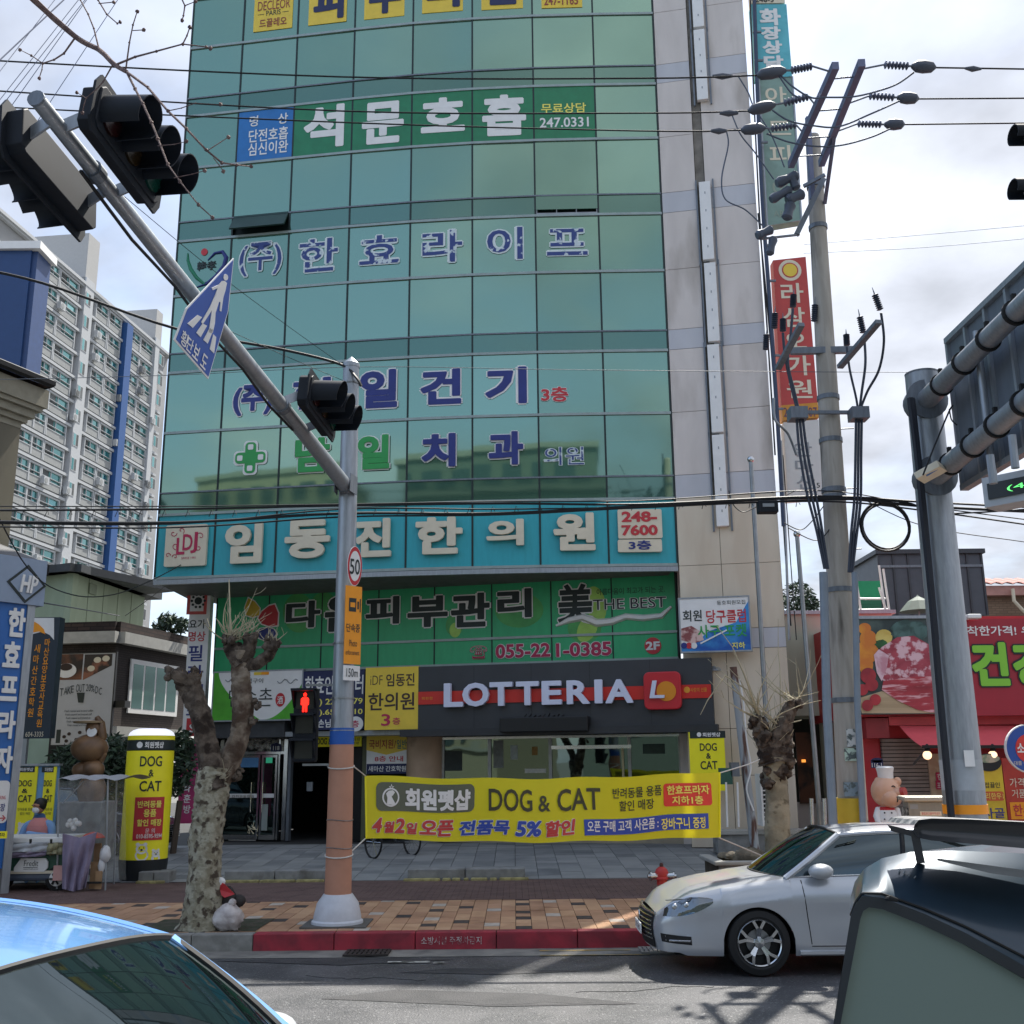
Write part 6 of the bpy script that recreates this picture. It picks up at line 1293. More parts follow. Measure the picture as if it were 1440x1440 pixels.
bb = BP.box(932, 1101, 1000, 1133, .01); MB().rrect(BP, bb[0], bb[1], bb[2], bb[3], .05, .006, .01).build('red_field', mat('banner_red', '#d8392c', .5, var=.03), t)
L_('한효프라자', (936, 1104, 996, 1117), M['lemon'], bold=.025); L_('지하1층', (944, 1119, 987, 1131), M['lemon'], bold=.025)
br_ = mat('banner_crimson', '#c03a38', .5, var=.03); bb_ = mat('banner_blue', '#2a49a8', .5, var=.03)
for s, m_, *p in (('4', br_, 521, 1150, 535, 1171), ('월', br_, 538, 1155, 553, 1171), ('2', br_, 555, 1150, 569, 1171), ('일', br_, 571, 1155, 586, 1171), ('오픈', br_, 590, 1149, 638, 1172), ('전품목', bb_, 646, 1149, 716, 1170), ('5%', bb_, 725, 1148, 760, 1170), ('할인', br_, 765, 1148, 809, 1170)): L_(s, p, m_, bold=.04, edge=M['white'], ew=.04, shear=.18, c=.008)
bb = BP.box(824, 1146, 995, 1168, .01); MB().bf(BP, bb[0], bb[2], bb[1], bb[3], .006, .01).build('blue_field', bb_, t)
L_('오픈 구매 고객 사은품 :', (828, 1149, 926, 1165), M['white'], bold=.02); L_('장바구니 증정', (930, 1149, 990, 1165), M['lemon'], bold=.02)
import bmesh
for ch in t.children:
 bm = bmesh.new(); bm.from_mesh(ch.data); o_l = BP.o - WLOC[t.name]
 for k in range(1, 62): bmesh.ops.bisect_plane(bm, geom=bm.verts[:] + bm.edges[:] + bm.faces[:], plane_co=o_l + BP.u * (k * .09), plane_no=BP.u)
 for v in bm.verts:
  p = v.co - o_l; a_, b__ = p.dot(BP.u), p.dot(BP.v); v.co += BP.n * (.030 * math.sin(a_ * 2.3 + b__ * 1.5) + .012 * math.sin(a_ * 7 - b__ * 4) - .05 * math.sin(a_ * .6)) + V((0, 0, -.06 * math.sin(math.pi * a_ / 5.4) + .012 * math.sin(a_ * 4.1)))
 bm.to_mesh(ch.data); bm.free()
pp = lambda y_: V((PX(pz(y_)) + .14, SPY - .05, pz(y_)))
t = thing('banner_rope', 'white ropes tying the yellow banner to the signal pole', 'rope', pp(1080), 'ropes of the yellow banner'); MB().tube([pp(1075), c4[0]], .01, 5).build('rope', rope, t); MB().tube([pp(1200), c4[3]], .01, 5).build('rope', rope, t)
for y_ in (1078, 1202): z_ = pz(y_); pts = [(PX(z_) + (rr(z_) + .025) * math.cos(a_ * .45), SPY + (rr(z_) + .025) * math.sin(a_ * .45), z_ + .03 * math.sin(a_ * .45)) for a_ in range(14)]; MB().tube(pts, .009, 5, close=True).build('rope_loop', rope, t)
t = thing('banner_rope', 'white ropes tying the yellow banner to the right tree', 'rope', at(1060, 1075, 19), 'ropes of the yellow banner'); MB().tube([c4[1], at(1052, 1075, 18.9), at(1068, 1068, 19.2)], .01, 5).build('rope', rope, t); MB().tube([c4[2], at(1080, 1207, 19.1)], .012, 5).build('rope', rope, t)
# ------------------------------------------------------------------ bicycle behind the banner
t = thing('bicycle', 'bicycle half hidden behind the yellow banner with its wheels showing below', 'bicycle', at(545, 1198, 23.5))
wy = 23.3; w0 = at(525, 1180, wy); zc_ = zf(wy) + .33
for xx, yy_ in ((w0.x, wy), (w0.x + .75, wy + .65)):
 ax_ = V((.62, -.78, 0)).normalized(); ax_ = V((ax_.y, -ax_.x, 0)); a2 = V((-ax_.y, ax_.x, 0))
 c_ = V((xx, yy_, zc_)); ring = [c_ + a2 * .33 * math.cos(i * .2618) + V((0, 0, .33 * math.sin(i * .2618))) for i in range(24)]
 w = MB().tube(ring, .022, 6, close=True).build('wheel', M['rubber'], t, smooth=True); q = MB(); [q.tube([c_, ring[i]], .004, 3) for i in range(0, 24, 2)]; q.build('spokes', M['steel'], w, kind='stuff')
d = V((.75, .65, 0)); A0 = V((w0.x, wy, zc_)); B0 = A0 + d; bbk = A0 + d * .58 + V((0, 0, -.03)); st_ = bbk + d * .08 + V((0, 0, .45)); hdp = A0 + d * .15 + V((0, 0, .45))
q = MB(); [q.tube([a, b], .017, 6) for a, b in ((A0, hdp), (hdp, bbk), (hdp, st_), (st_, bbk), (B0, bbk), (B0, st_), (st_, st_ + V((0, 0, .12))), (hdp, hdp + V((0, 0, .15))))]; q.build('frame', mat('bike_frame', '#2a3038', .4, .3), t)
MB().tube([hdp + V((-.2, .22, .15)), hdp + V((.2, -.22, .15))], .013, 6).build('handlebar', M['black'], t); MB().sph(st_ + V((0, 0, .14)), (.13, .07, .03), 12, 6).build('saddle', M['rubber'], t, smooth=True)
# ------------------------------------------------------------------ trees
barkA = mixmat('plane_bark', '#a19d8b', '#857f6b', 9, .44, .56, .9, 1., bscale=26, c3='#4a4035', lo3=.51, hi3=.6, scale3=11)
barkB = mixmat('rough_bark', '#665b50', '#463c33', 9, .4, .6, .95, 1., bscale=22, c3='#2a2019', lo3=.5, hi3=.6, scale3=6)
twm = mat('twig', '#aba389', .85, var=.15, scale=10); cutw = mixmat('cut_wood', '#8f7355', '#5e4a38', 14, .4, .6, .9, .5)
def limb(q, pts, rs, n=14, jit=.1, seed=1, m=0, sub=10):
 """gnarled tapering limb: a spline tube whose rings are uneven"""
 r_ = random.Random(seed); P = [V(p) for p in pts]; out_p, out_r = [], []
 for i in range(len(P) - 1):
  p0_, p1_, p2_, p3_ = P[max(i - 1, 0)], P[i], P[i + 1], P[min(i + 2, len(P) - 1)]
  for k in range(sub):
   s = k / sub; out_p.append(.5 * (2 * p1_ + (p2_ - p0_) * s + (2 * p0_ - 5 * p1_ + 4 * p2_ - p3_) * s * s + (3 * p1_ - p0_ - 3 * p2_ + p3_) * s ** 3)); out_r.append((rs[i] * (1 - s) + rs[i + 1] * s))
 out_p.append(P[-1]); out_r.append(rs[-1]); k0 = len(q.v); q.tube(out_p, out_r, n, m); ph = [r_.uniform(0, 6.28) for _ in range(6)]
 for i, c in enumerate(out_p):
  for j in range(n):
   v = q.v[k0 + i * n + j]; th = 6.283 * j / n
   f = 1 + jit * .8 * noise.noise(v * 9) + jit * .9 * noise.noise(v * 22) + jit * (math.sin(th * 2 + ph[0] + i * .12) * .5 + math.sin(th * 3 + ph[1] - i * .17) * .5 + r_.uniform(-.4, .4)); q.v[k0 + i * n + j] = c + (v - c) * f
 return out_p
def knob(q, c, r, seed):
 r_ = random.Random(seed)
 for k in range(9): q.sph(V(c) + V((r_.uniform(-1, 1), r_.uniform(-1, 1), r_.uniform(-1, 1))) * r * .7, r * r_.uniform(.25, .6), 8, 6, jit=.25)
def twigs(q, c, n, L, up, seed, rad=.008, spread=1.):
 r_ = random.Random(seed); U = r_.uniform
 for k in range(n):
  d = V((U(-1, 1) * spread, U(-.8, .8) * spread, U(-.25, 1) + up)).normalized(); l = L * U(.2, 1) ** 1.2 * 1.1; p = V(c) + V((U(-.09, .09), U(-.06, .06), U(-.05, .05))); pts = [p.copy()]; st = 7; cv = V((U(-.16, .16), U(-.1, .1), U(-.02, .2)))
  for s in range(st): d = (d + cv + V((U(-.12, .12), U(-.1, .1), U(-.12, .12)))).normalized(); p = p + d * l / st; pts.append(p.copy())
  rr_ = rad * U(.6, 1.2); q.tube(pts, [rr_ * (1.3 - 1.0 * s / st) for s in range(st + 1)], 4)
  for _ in range(r_.choice((0, 1, 1, 2, 3))):
   i = r_.randrange(1, 7); d2 = (d + V((U(-1, 1), U(-.8, .8), U(-.4, .7)))).normalized(); ll = l * U(.12, .4); q.tube([pts[i], pts[i] + d2 * ll * .5, pts[i] + d2 * ll + V((U(-.03, .03), 0, U(-.02, .06)))], rr_ * .5, 3)
TY = gnd(285, 1308, ZP).y + .1
tp_ = lambda x_, y_, dy=0: at(x_, y_, TY + dy)
m_ = TY / 1500
t = thing('plane_tree', 'pollarded plane tree with spotted trunk forking into two stubs', 'tree', (tp_(285, 1300).x, TY, ZP))
b0 = tp_(283, 1312); b0.z = ZP - .1
q = MB(); limb(q, [b0, tp_(284, 1285), tp_(287, 1230), tp_(290, 1180), tp_(295, 1140), tp_(298, 1100), tp_(302, 1078)], [36 * m_, 27 * m_, 22.5 * m_, 23 * m_, 21 * m_, 22 * m_, 21 * m_], 22, .1, 3)
q.build('trunk', barkA, t, smooth=True)
q = MB(); limb(q, [tp_(304, 1110), tp_(296, 1070, -.02), tp_(288, 1035, -.05), tp_(280, 1000, -.05), tp_(270, 972), tp_(262, 952)], [18 * m_, 17 * m_, 14 * m_, 13 * m_, 15 * m_, 19 * m_], 18, .13, 5)
limb(q, [tp_(275, 968), tp_(258, 955, -.1), tp_(242, 948, -.15)], [11 * m_, 9 * m_, 6 * m_], 12, .2, 8); knob(q, tp_(243, 948, -.1), .1, 4); knob(q, tp_(262, 955), .16, 14); q.build('limb', barkB, t, smooth=True)
q = MB()
for k in range(26): a = rnd.uniform(0, 6.28); p = tp_(265, 953) + V((.15 * math.cos(a), .12 * math.sin(a), -.03)); q.tube([p, p + V((.03 * math.cos(a), 0, rnd.uniform(.03, .13)))], [.016, .004], 5)
q.build('torn_wood', cutw, t, kind='stuff')
q = MB(); limb(q, [tp_(302, 1105, .05), tp_(322, 1070, .1), tp_(336, 1035, .1), tp_(341, 1000, .1), tp_(340, 965, .1), tp_(338, 940, .1), tp_(340, 915, .1)], [18 * m_, 17 * m_, 14 * m_, 14 * m_, 13 * m_, 12 * m_, 12 * m_], 18, .13, 9); q.build('limb', mixmat('brown_bark', '#867a6b', '#635649', 7, .4, .6, .9, .9, bscale=20, c3='#4a3a2e', lo3=.5, hi3=.6, scale3=4), t, smooth=True)
q = MB(); limb(q, [tp_(340, 935, .1), tp_(330, 918, .1), tp_(322, 906, .1)], [12 * m_, 11 * m_, 9 * m_], 12, .15, 2); limb(q, [tp_(342, 930, .1), tp_(350, 912, .1), tp_(352, 895, .1)], [11 * m_, 10 * m_, 8 * m_], 12, .15, 6); limb(q, [tp_(340, 935, .1), tp_(360, 933, .1), tp_(376, 922, .1), tp_(381, 912, .1)], [10 * m_, 9 * m_, 9 * m_, 8 * m_], 12, .18, 7)
for x_, y_, r_3 in ((321, 903, .11), (352, 893, .1), (380, 911, .12), (378, 900, .07), (336, 912, .09), (362, 990, .07), (358, 1012, .07), (300, 1085, .14), (335, 1088, .12)): knob(q, tp_(x_, y_, .08), r_3, int(x_))
q.build('pollard_knobs', barkB, t, smooth=True, kind='stuff')
q = MB(); twigs(q, tp_(322, 898, .1), 20, .85, .28, 11, .0085, 1.4); twigs(q, tp_(328, 900, .1), 9, .7, .5, 21, .0085, 1.0); twigs(q, tp_(352, 888, .1), 16, .3, .5, 12, .006); twigs(q, tp_(380, 900, .1), 12, .25, .5, 13, .006); twigs(q, tp_(310, 1090, -.1), 14, .25, .1, 15, .005, 1.5); twigs(q, tp_(358, 1170, -.1), 8, .14, .1, 16, .006, 1.5)
q.tube([tp_(325, 900, .1), tp_(323, 860, .1), tp_(322, 815, .1)], [.016, .013, .008], 6); q.build('twigs', twm, t, kind='stuff')
# tree pit
MB().add([(b0.x - .75, KY + .22, ZP + .008), (b0.x + .75, KY + .22, ZP + .008), (b0.x + .75, KY + 1.35, ZP + .008), (b0.x - .75, KY + 1.35, ZP + .008)], [(0, 1, 2, 3)]).build('tree_pit', mixmat('pit_soil', '#4a4338', '#343a26', 6, .4, .6, .95, .8), kind='structure')
t = thing('rubbish_bag', 'pale tied rubbish bag leaning on the foot of the plane tree', 'bag', tp_(320, 1308, -.15)); p = tp_(321, 1290, -.15); q = MB(); q.sph((p.x, p.y, ZP + .15), (.19, .15, .17), 20, 14, jit=.1).sph((p.x + .04, p.y, ZP + .33), (.05, .05, .05), 8, 6, jit=.15); q.build('bag', mixmat('bag_film', '#c6bfbc', '#a39a98', 6, .4, .6, .35, .8, bscale=12), t, smooth=True)
t = thing('rubbish_bag', 'dark rubbish sack with red and white wrapping against the plane tree', 'bag', tp_(316, 1270, .1)); q = MB(); p = tp_(318, 1274, .12); q.sph((p.x, p.y, ZP + .3), (.15, .13, .2), 16, 12, jit=.08).sph((p.x + .16, p.y, ZP + .32), (.09, .08, .08), 12, 8, jit=.1); q.build('sack', mat('sack_dark', '#2a2422', .6, var=.3), t, smooth=True)
MB().add([(p.x - .16, p.y - .1, ZP + .62), (p.x + .0, p.y - .15, ZP + .55), (p.x + .14, p.y - .14, ZP + .42), (p.x + .02, p.y - .17, ZP + .38), (p.x - .15, p.y - .14, ZP + .5)], [(0, 1, 2, 3, 4)]).build('red_wrapper', M['red'], t, thick=.02); MB().sph((p.x - .07, p.y - .13, ZP + .56), (.08, .03, .07), 10, 7, jit=.1).build('white_wrapper', M['white'], t)
# right tree in its stone planter
RYt = 19.6; rp = lambda x_, y_, dy=0: at(x_, y_, RYt + dy); m2 = RYt / 1500
t = thing('pollarded_tree', 'smaller pollarded tree in the stone planter behind the silver car', 'tree', (rp(1093, 1200).x, RYt, .3))
q = MB(); limb(q, [rp(1097, 1225), rp(1095, 1190), rp(1093, 1150), rp(1092, 1110), rp(1090, 1085), rp(1090, 1065)], [19 * m2, 17 * m2, 16 * m2, 15 * m2, 16 * m2, 19 * m2], 18, .07, 31); q.build('trunk', mixmat('pale_bark', '#9a937e', '#7f7865', 4, .4, .6, .9, .6, bscale=16, c3='#5c5443', lo3=.56, hi3=.66, scale3=5), t, smooth=True)
q = MB(); limb(q, [rp(1086, 1072), rp(1078, 1050), rp(1070, 1025), rp(1068, 1008)], [20 * m2, 15 * m2, 11 * m2, 7 * m2], 14, .16, 33); limb(q, [rp(1092, 1070), rp(1096, 1040), rp(1105, 1010), rp(1117, 990)], [20 * m2, 17 * m2, 12 * m2, 8 * m2], 14, .16, 34)
for x_, y_, r_3 in ((1066, 1018, .16), (1118, 992, .14), (1076, 1040, .2), (1100, 1040, .2), (1085, 1090, .22), (1098, 1082, .2), (1080, 1100, .12)): knob(q, rp(x_, y_, -.02), r_3, int(x_))
q.build('pollard_knobs', barkB, t, smooth=True, kind='stuff')
q = MB()
for x_, y_, n_, l_, s_ in ((1066, 1008, 15, 1.4, 41), (1076, 1035, 9, 1.5, 42), (1117, 985, 11, 1.2, 43), (1100, 1030, 7, 1.9, 44), (1085, 1060, 8, .6, 45), (1070, 1045, 8, .9, 46)): twigs(q, rp(x_, y_), n_, l_, .42, s_, .013, 1.1)
q.tube([rp(1066, 1005), rp(1050, 970), rp(1020, 950), rp(995, 985), rp(985, 1005)], [.02, .018, .014, .01, .005], 5); q.tube([rp(1066, 1000), rp(1045, 945), rp(1030, 910), rp(1008, 880)], [.02, .016, .01, .005], 5); q.build('twigs', twm, t, kind='stuff')
t = thing('stone_planter', 'low stone planter with pale rim at the foot of the right tree', 'planter', rp(1080, 1235)); pz_ = zf(19.5)
pa, pb_ = rp(1004, 1225), rp(1140, 1225); ph_ = rp(1000, 1207).z
for k in range(7): xa = pa.x + (pb_.x - pa.x) * k / 7; MB().bx(xa + .004, xa + (pb_.x - pa.x) / 7 - .004, 19.0, 19.15, pz_ - .05, ph_ - .07).build('stone_slab', gran, t)
MB().bx(pa.x, pb_.x, 19.15, 20.5, pz_ - .05, ph_ - .1).build('core', mat('soil', '#4a4238', .95, var=.3, bump=.8), t); MB().bx(pa.x - .1, pb_.x, 18.93, 19.13, ph_ - .068, ph_).bx(pa.x - .1, pa.x + .1, 19.135, 20.5, ph_ - .068, ph_).build('rim', mat('rim_stone', '#a3a29c', .8, var=.1), t, bev=.02, kind='stuff')
q = MB();
for k, (x_, r_3) in enumerate(((1050, .28), (1030, .16), (1064, .2), (1020, .12))): q.sph((rp(x_, 1200).x, 19.45 + .1 * k, ph_ + .02), (r_3, r_3 * .8, r_3 * .6), 10, 7, jit=.12)
q.build('boulders', mixmat('boulder', '#7a7262', '#5b5448', 6, .4, .6, .9, .6), t, smooth=True, kind='stuff')
# overhanging branch, close to the camera
t = thing('bare_branch', 'bare budding branch hanging into the sky at the top left', 'branch', at(100, 40, 5.2))
q = MB(); bp_ = lambda x_, y_: at(x_, y_, 5.2 + .3 * math.sin(x_ / 60))
limb(q, [bp_(-160, -190), bp_(-40, -90), bp_(48, 0), bp_(107, 52), bp_(139, 70), bp_(160, 90), bp_(178, 101)], [.038, .03, .02, .0165, .014, .0135, .0115], 9, .07, 51)
bq = mixmat('branch_bark', '#7a6560', '#5e4a48', 30, .4, .6, .8, .5)
for L, r0_, r1_ in (([(178, 101), (208, 123), (236, 156), (262, 181), (290, 211), (312, 229), (333, 232), (353, 234)], .0075, .004), ([(178, 101), (190, 125), (201, 146), (213, 172), (222, 195), (236, 231), (253, 255), (279, 288), (299, 306)], .0078, .003),
 ([(107, 51), (90, 75), (76, 84), (60, 89), (44, 78), (28, 70)], .006, .002), ([(60, 88), (59, 98), (55, 110)], .0035, .003), ([(139, 68), (132, 40), (124, 20), (113, 0), (108, -20)], .005, .003), ([(163, 91), (190, 80), (220, 72), (257, 62), (290, 66), (296, 68)], .0065, .0025), ([(257, 62), (263, 50), (267, 38)], .004, .003), ([(177, 97), (182, 60), (187, 35), (193, 16)], .005, .0028), ([(187, 43), (202, 42)], .003, .003), ([(158, 92), (145, 115), (135, 126), (121, 138), (108, 130)], .0045, .002), ([(121, 138), (118, 148), (116, 159)], .003, .003), ([(135, -30), (138, 0), (150, 20), (165, 33), (169, 31)], .005, .003), ([(139, 5), (160, 3)], .003, .003), ([(247, -20), (260, 8), (258, 22), (256, 29)], .0045, .003), ([(260, 8), (275, 2)], .003, .002), ([(236, 156), (255, 152), (275, 145), (310, 147)], .003, .002), ([(293, 211), (310, 200), (321, 193)], .003, .002), ([(245, 250), (270, 245), (288, 240)], .0025, .002), ([(222, 205), (245, 203), (262, 199)], .0025, .002), ([(300, 222), (308, 232), (314, 241)], .003, .002)):
 P = [bp_(*l) for l in L]; n_ = len(P); q.tube(P, [r0_ + (r1_ - r0_) * i / (n_ - 1) for i in range(n_)], 6); q.sph(P[-1], .011, 6, 5, jit=.2)
 for p in P[1:-1]: q.sph(p, r0_ * 1.35, 6, 4, jit=.2)
q.build('twigs', bq, t, smooth=True)
# ------------------------------------------------------------------ vehicles
def interp(tab, x):
 if x <= tab[0][0]: return tab[0][1]
 for (a, b), (c, d) in zip(tab, tab[1:]):
  if x <= c: f = (x - a) / (c - a); f = f * f * (3 - 2 * f) * .35 + f * .65; return b + (d - b) * f
 return tab[-1][1]
def car(label, org, th, paint, L=4.78, Wd=.915, wheelr=.335, f1=1.03, wb=2.76, cat='car', roofk=0., rise=0., taxi=False, name='sedan'):
 rz_ = Matrix.Rotation(th, 3, 'Z'); o = V(org); T = lambda x, y, z: o + rz_ @ V((x, y, z))
 t = thing(name, label, cat, o)
 top = [(0, .60), (.04, .66), (.12, .735), (.35, .82), (.7, .885), (1.1, .945), (1.35, .975), (1.7, .985), (2.6, 1.0), (3.6, 1.03), (4.2, 1.06), (4.6, 1.05), (L - .06, .98), (L, .9)]
 wid = [(0, .58), (.03, .65), (.09, .735), (.2, .80), (.4, .855), (.75, .89), (1.2, .905), (2.4, Wd), (3.8, .905), (4.3, .875), (4.6, .8), (L - .04, .7), (L, .62)]
 W = lambda x: interp(wid, x); H = lambda x: interp(top, x)
 ar = wheelr + .045
 def low(x):
  b = .20 if x > .25 else .23
  for c in (f1, f1 + wb):
   d = abs(x - c)
   if d < ar: b = max(b, wheelr - .02 + math.sqrt(max(0, ar * ar - d * d)))
  return b
 def prof(z, h): k = (z - .18) / max(.01, h - .18); return interp([(0, .945), (.12, .985), (.3, .99), (.55, .985), (.74, 1.0), (.80, .985), (.95, .945), (1, .90)], k)
 nose = lambda x, z: x - .05 * max(0, 1 - x / .5) * (math.exp(-((z - .45) / .2) ** 2)) + .05 * max(0, 1 - x / .4) * max(0, (z - .55) / .3)
 def S(x, z, s, off=0.): return T(nose(x, z), s * (W(x) * prof(z, H(x)) + off), z)
 xs = sorted(set([0, .02, .05, .09, .14, .2, .28, .36] + [.45 + .1 * i for i in range(43) if .45 + .1 * i < L - .1] + [c + d for c in (f1, f1 + wb) for d in [ar * math.sin(R(a)) for a in range(-90, 91, 9)]] + [c + d for c in (f1, f1 + wb) for d in (-ar - .001, ar + .001)] + [L - .08, L - .04, L]))
 q = MB(); nv = 12
 for s in (-1, 1):
  vs = []
  for x in xs:
   lo, hi = low(x), H(x)
   for j in range(nv + 1): z = lo + (hi - lo) * j / nv; vs.append(S(x, z, s))
  n_ = nv + 1; fs = [(i * n_ + j, (i + 1) * n_ + j, (i + 1) * n_ + j + 1, i * n_ + j + 1) for i in range(len(xs) - 1) for j in range(nv)]
  q.add(vs, fs if s < 0 else [f[::-1] for f in fs])
 # deck: hood, cowl, boot
 m_ = 12; vs = []
 for x in xs:
  w = W(x) * .90; h = H(x)
  for j in range(m_ + 1): y = w * (2 * j / m_ - 1); vs.append(T(nose(x, h), y, h + .04 * min(1, x / .5 + .2) * (1 - abs(y / w) ** 2.6)))
 n_ = m_ + 1; q.add(vs, [(i * n_ + j, i * n_ + j + 1, (i + 1) * n_ + j + 1, (i + 1) * n_ + j) for i in range(len(xs) - 1) for j in range(m_)])
 for xe in (0, L):      # end faces
  def ef(u, v): z = low(xe) + (H(xe) - low(xe)) * v; w = W(xe) * prof(z, H(xe)); y = w * (2 * u - 1); return T(nose(xe, z) + (-.07 if xe == 0 else .06) * (1 - (2 * u - 1) ** 2) , y, z + (.02 if v == 1 else 0) * (1 - (2 * u - 1) ** 2))
  q.grid(ef, 12, 8, flip=(xe > 0))
 q.build('body', paint, t, smooth=True)
 # underside and wheel wells
 q = MB(); q.grid(lambda u, v: T(.15 + (L - .3) * u, (2 * v - 1) * .78, .21), 6, 2);
 for c in (f1, f1 + wb):
  for s in (-1, 1): q.grid(lambda u, v: T(c + (ar - .002) * math.cos(math.pi * u), s * (.5 + .37 * v), wheelr - .02 + (ar - .002) * math.sin(math.pi * u)), 14, 2)
  q.grid(lambda u, v: T(c - ar + 2 * ar * u, 0, .2 + .6 * v), 2, 2)
 q.build('underbody', M['rubber'], t)
 # glasshouse
 g0_, g1_, r0, r1 = 1.36, 4.12, 2.02, 3.55; rh = 1.405 + roofk
 inn = .015
 def rail(k): x = r0 + (r1 - r0) * k; return x, .60 + .03 * math.sin(math.pi * k), rh + .055 * math.sin(math.pi * (k * .8 + .12)) - .02 + rise * k
 def side(u, v, s, off=0.):
  xb = g0_ + (g1_ - g0_) * u; yb, zb_ = W(xb) * .90 - inn, H(xb) - .005; xt, yt, zt2 = rail(u)
  k = v; bow = .03 * math.sin(math.pi * k)
  return T(xb + (xt - xb) * k, s * (yb + (yt - yb) * k + bow + off), zb_ + (zt2 - zb_) * k)
 q = MB()
 for s in (-1, 1): q.grid(lambda u, v: side(u, v, s), 18, 6, flip=s > 0)
 q.build('side_glass', M['car_glass'], t, smooth=True)
 q = MB()
 for s in (-1, 1):
  q.tube([side(i / 18, 1, s) for i in range(19)], .03, 8); q.tube([side(0, i / 6, s) for i in range(7)], .035, 8); q.tube([side(1, i / 6, s) for i in range(7)], .06, 8)
 def roof(u, v): x, y, z = rail(u); yy = y * (2 * v - 1); return T(x - .06 * (1 - (2 * v - 1) ** 2) * (1 - u), yy, z + .015 + .045 * (1 - abs(2 * v - 1) ** 2.4))
 q.grid(roof, 16, 12)
 q.build('roof', paint, t, smooth=True)
 for s in (-1, 1):
  q = MB(); q.tube([side(i / 18, .035, s, .005) for i in range(19)], .008, 5); q.build('chrome_strip', M['steel'], t)
  q = MB(); q.tube([side(.46, i / 6, s, .0) for i in range(7)], .028, 6); q.build('centre_pillar', M['rubber'], t)
  for x0 in (1.52, 2.62, 3.42):
   MB().tube([S(x0 + (.05 if x0 > 3 else 0) * 0 + .06 * (1 - j / 8), max(low(x0) + .12, .28) + (H(x0) - .02 - max(low(x0) + .12, .28)) * j / 8, s, .001) for j in range(9)], .005, 4).build('door_gap', M['rubber'], t)
  MB().tube([S(x0, .3, s, .001) for x0 in [1.58 + .1 * i for i in range(18)]], .005, 4).build('sill_gap', M['rubber'], t)
  MB().tube([S(1.45 + .14 * i, .235, s, .012) for i in range(15)], .028, 6).build('sill', paint, t, smooth=True)
  for x0 in (2.45, 3.3): MB().tube([S(x0 + .05 * i, .845, s, .012 + .012 * math.sin(math.pi * i / 4)) for i in range(5)], .013, 6).build('door_handle', paint, t, smooth=True)
 def cowl(v): y = 2 * v - 1; x = 1.16 + .22 * y * y; return x, y * (W(g0_) * .90 - inn - .02), H(x) + .05 * (1 - y * y) - .005
 def wsh(u, v): a = cowl(v); x, y, z = rail(0); yy = 2 * v - 1; b = (x - .06 * (1 - yy * yy), y * yy, z + .015 + .045 * (1 - abs(yy) ** 2.4)); k = u; return T(a[0] + (b[0] - a[0]) * k, a[1] + (b[1] - a[1]) * k, a[2] + (b[2] - a[2]) * k + .03 * math.sin(math.pi * k))
 MB().grid(wsh, 10, 14).build('windscreen', M['car_glass'], t, smooth=True)
 q = MB(); q.tube([wsh(1, i / 14) for i in range(15)], .016, 6); q.tube([wsh(0, i / 14) for i in range(15)], .012, 6)
 for v_ in (0, 1): q.tube([wsh(i / 10, v_) for i in range(11)], .02, 6)
 q.build('windscreen_seal', M['rubber'] if not taxi else mat('seal_grey', '#6c6a66', .6), t)
 if taxi:
  for v_ in (0, 1): MB().tube([wsh(i / 10, v_) + V((0, 0, .018)) for i in range(11)] , .008, 6).build('chrome_strip', M['steel'], t)
 def rsh(u, v): yy = 2 * v - 1; x, y, z = rail(1); b = (x + .03, y * yy, z + .015 + .045 * (1 - abs(yy) ** 2.4)); a = (4.28 - .1 * yy * yy, yy * (W(g1_) * .9 - .03), H(4.2) + .05 * (1 - yy * yy)); return T(a[0] + (b[0] - a[0]) * u, a[1] + (b[1] - a[1]) * u, a[2] + (b[2] - a[2]) * u + .03 * math.sin(math.pi * u))
 MB().grid(rsh, 8, 12).build('rear_window', M['car_glass'], t, smooth=True)
 MB().grid(lambda u, v: T(1.9 + .9 * u, (2 * v - 1) * .6, .9 + .25 * math.sin(3.1 * u)), 4, 4).build('dark_cabin', M['dark_room'], t)
 # wheels
 for c in (f1, f1 + wb):
  for s in (-1, 1):
   wc = T(c, s * .80, wheelr); ax = (T(c, s, wheelr) - T(c, 0, wheelr)).normalized(); n_ = 40
   w = MB().lathe(wc, [(wheelr * .70, -.2), (wheelr * .95, -.2), (wheelr, -.15), (wheelr, .05), (wheelr * .96, .085), (wheelr * .78, .095), (wheelr * .70, .08), (wheelr * .68, -.02)], n_, ax=ax, cap=False).build('wheel', M['rubber'], t, smooth=True)
   MB().lathe(wc, [(wheelr * .66, .085), (wheelr * .69, .095), (wheelr * .715, .085), (wheelr * .70, .06)], n_, ax=ax, cap=False).build('rim', M['steel'], w, smooth=True)
   MB().lathe(wc, [(wheelr * .69, .0), (.06, -.02), (0, -.02)], 24, ax=ax, cap=False).build('rim_well', mat('rim_dark', '#1c1d1f', .4, .4), w)
   a = (rz_ @ V((1, 0, 0))); b = V((0, 0, 1)); q = MB(); q2 = MB()
   for k in range(5):
    for dd in (-.11, .11):
     t0, t1 = k * 1.2566 + 1.57 + dd * 1.6, k * 1.2566 + 1.57 + dd * 1.0
     p_ = lambda tt, r3, o3: wc + (a * math.cos(tt) + b * math.sin(tt)) * r3 + ax * o3
     q.bar(p_(k * 1.2566 + 1.57 + dd * .8, .05, .05), p_(t1, wheelr * .45, .085), .028, .02, up=ax); q.bar(p_(t1, wheelr * .44, .085), p_(k * 1.2566 + 1.57 + dd * 2.4, wheelr * .68, .085), .03, .02, up=ax)
   q.lathe(wc, [(.05, .03), (.05, .075), (.0, .085)], 16, ax=ax); q.build('spokes', M['steel'], w, kind='stuff')
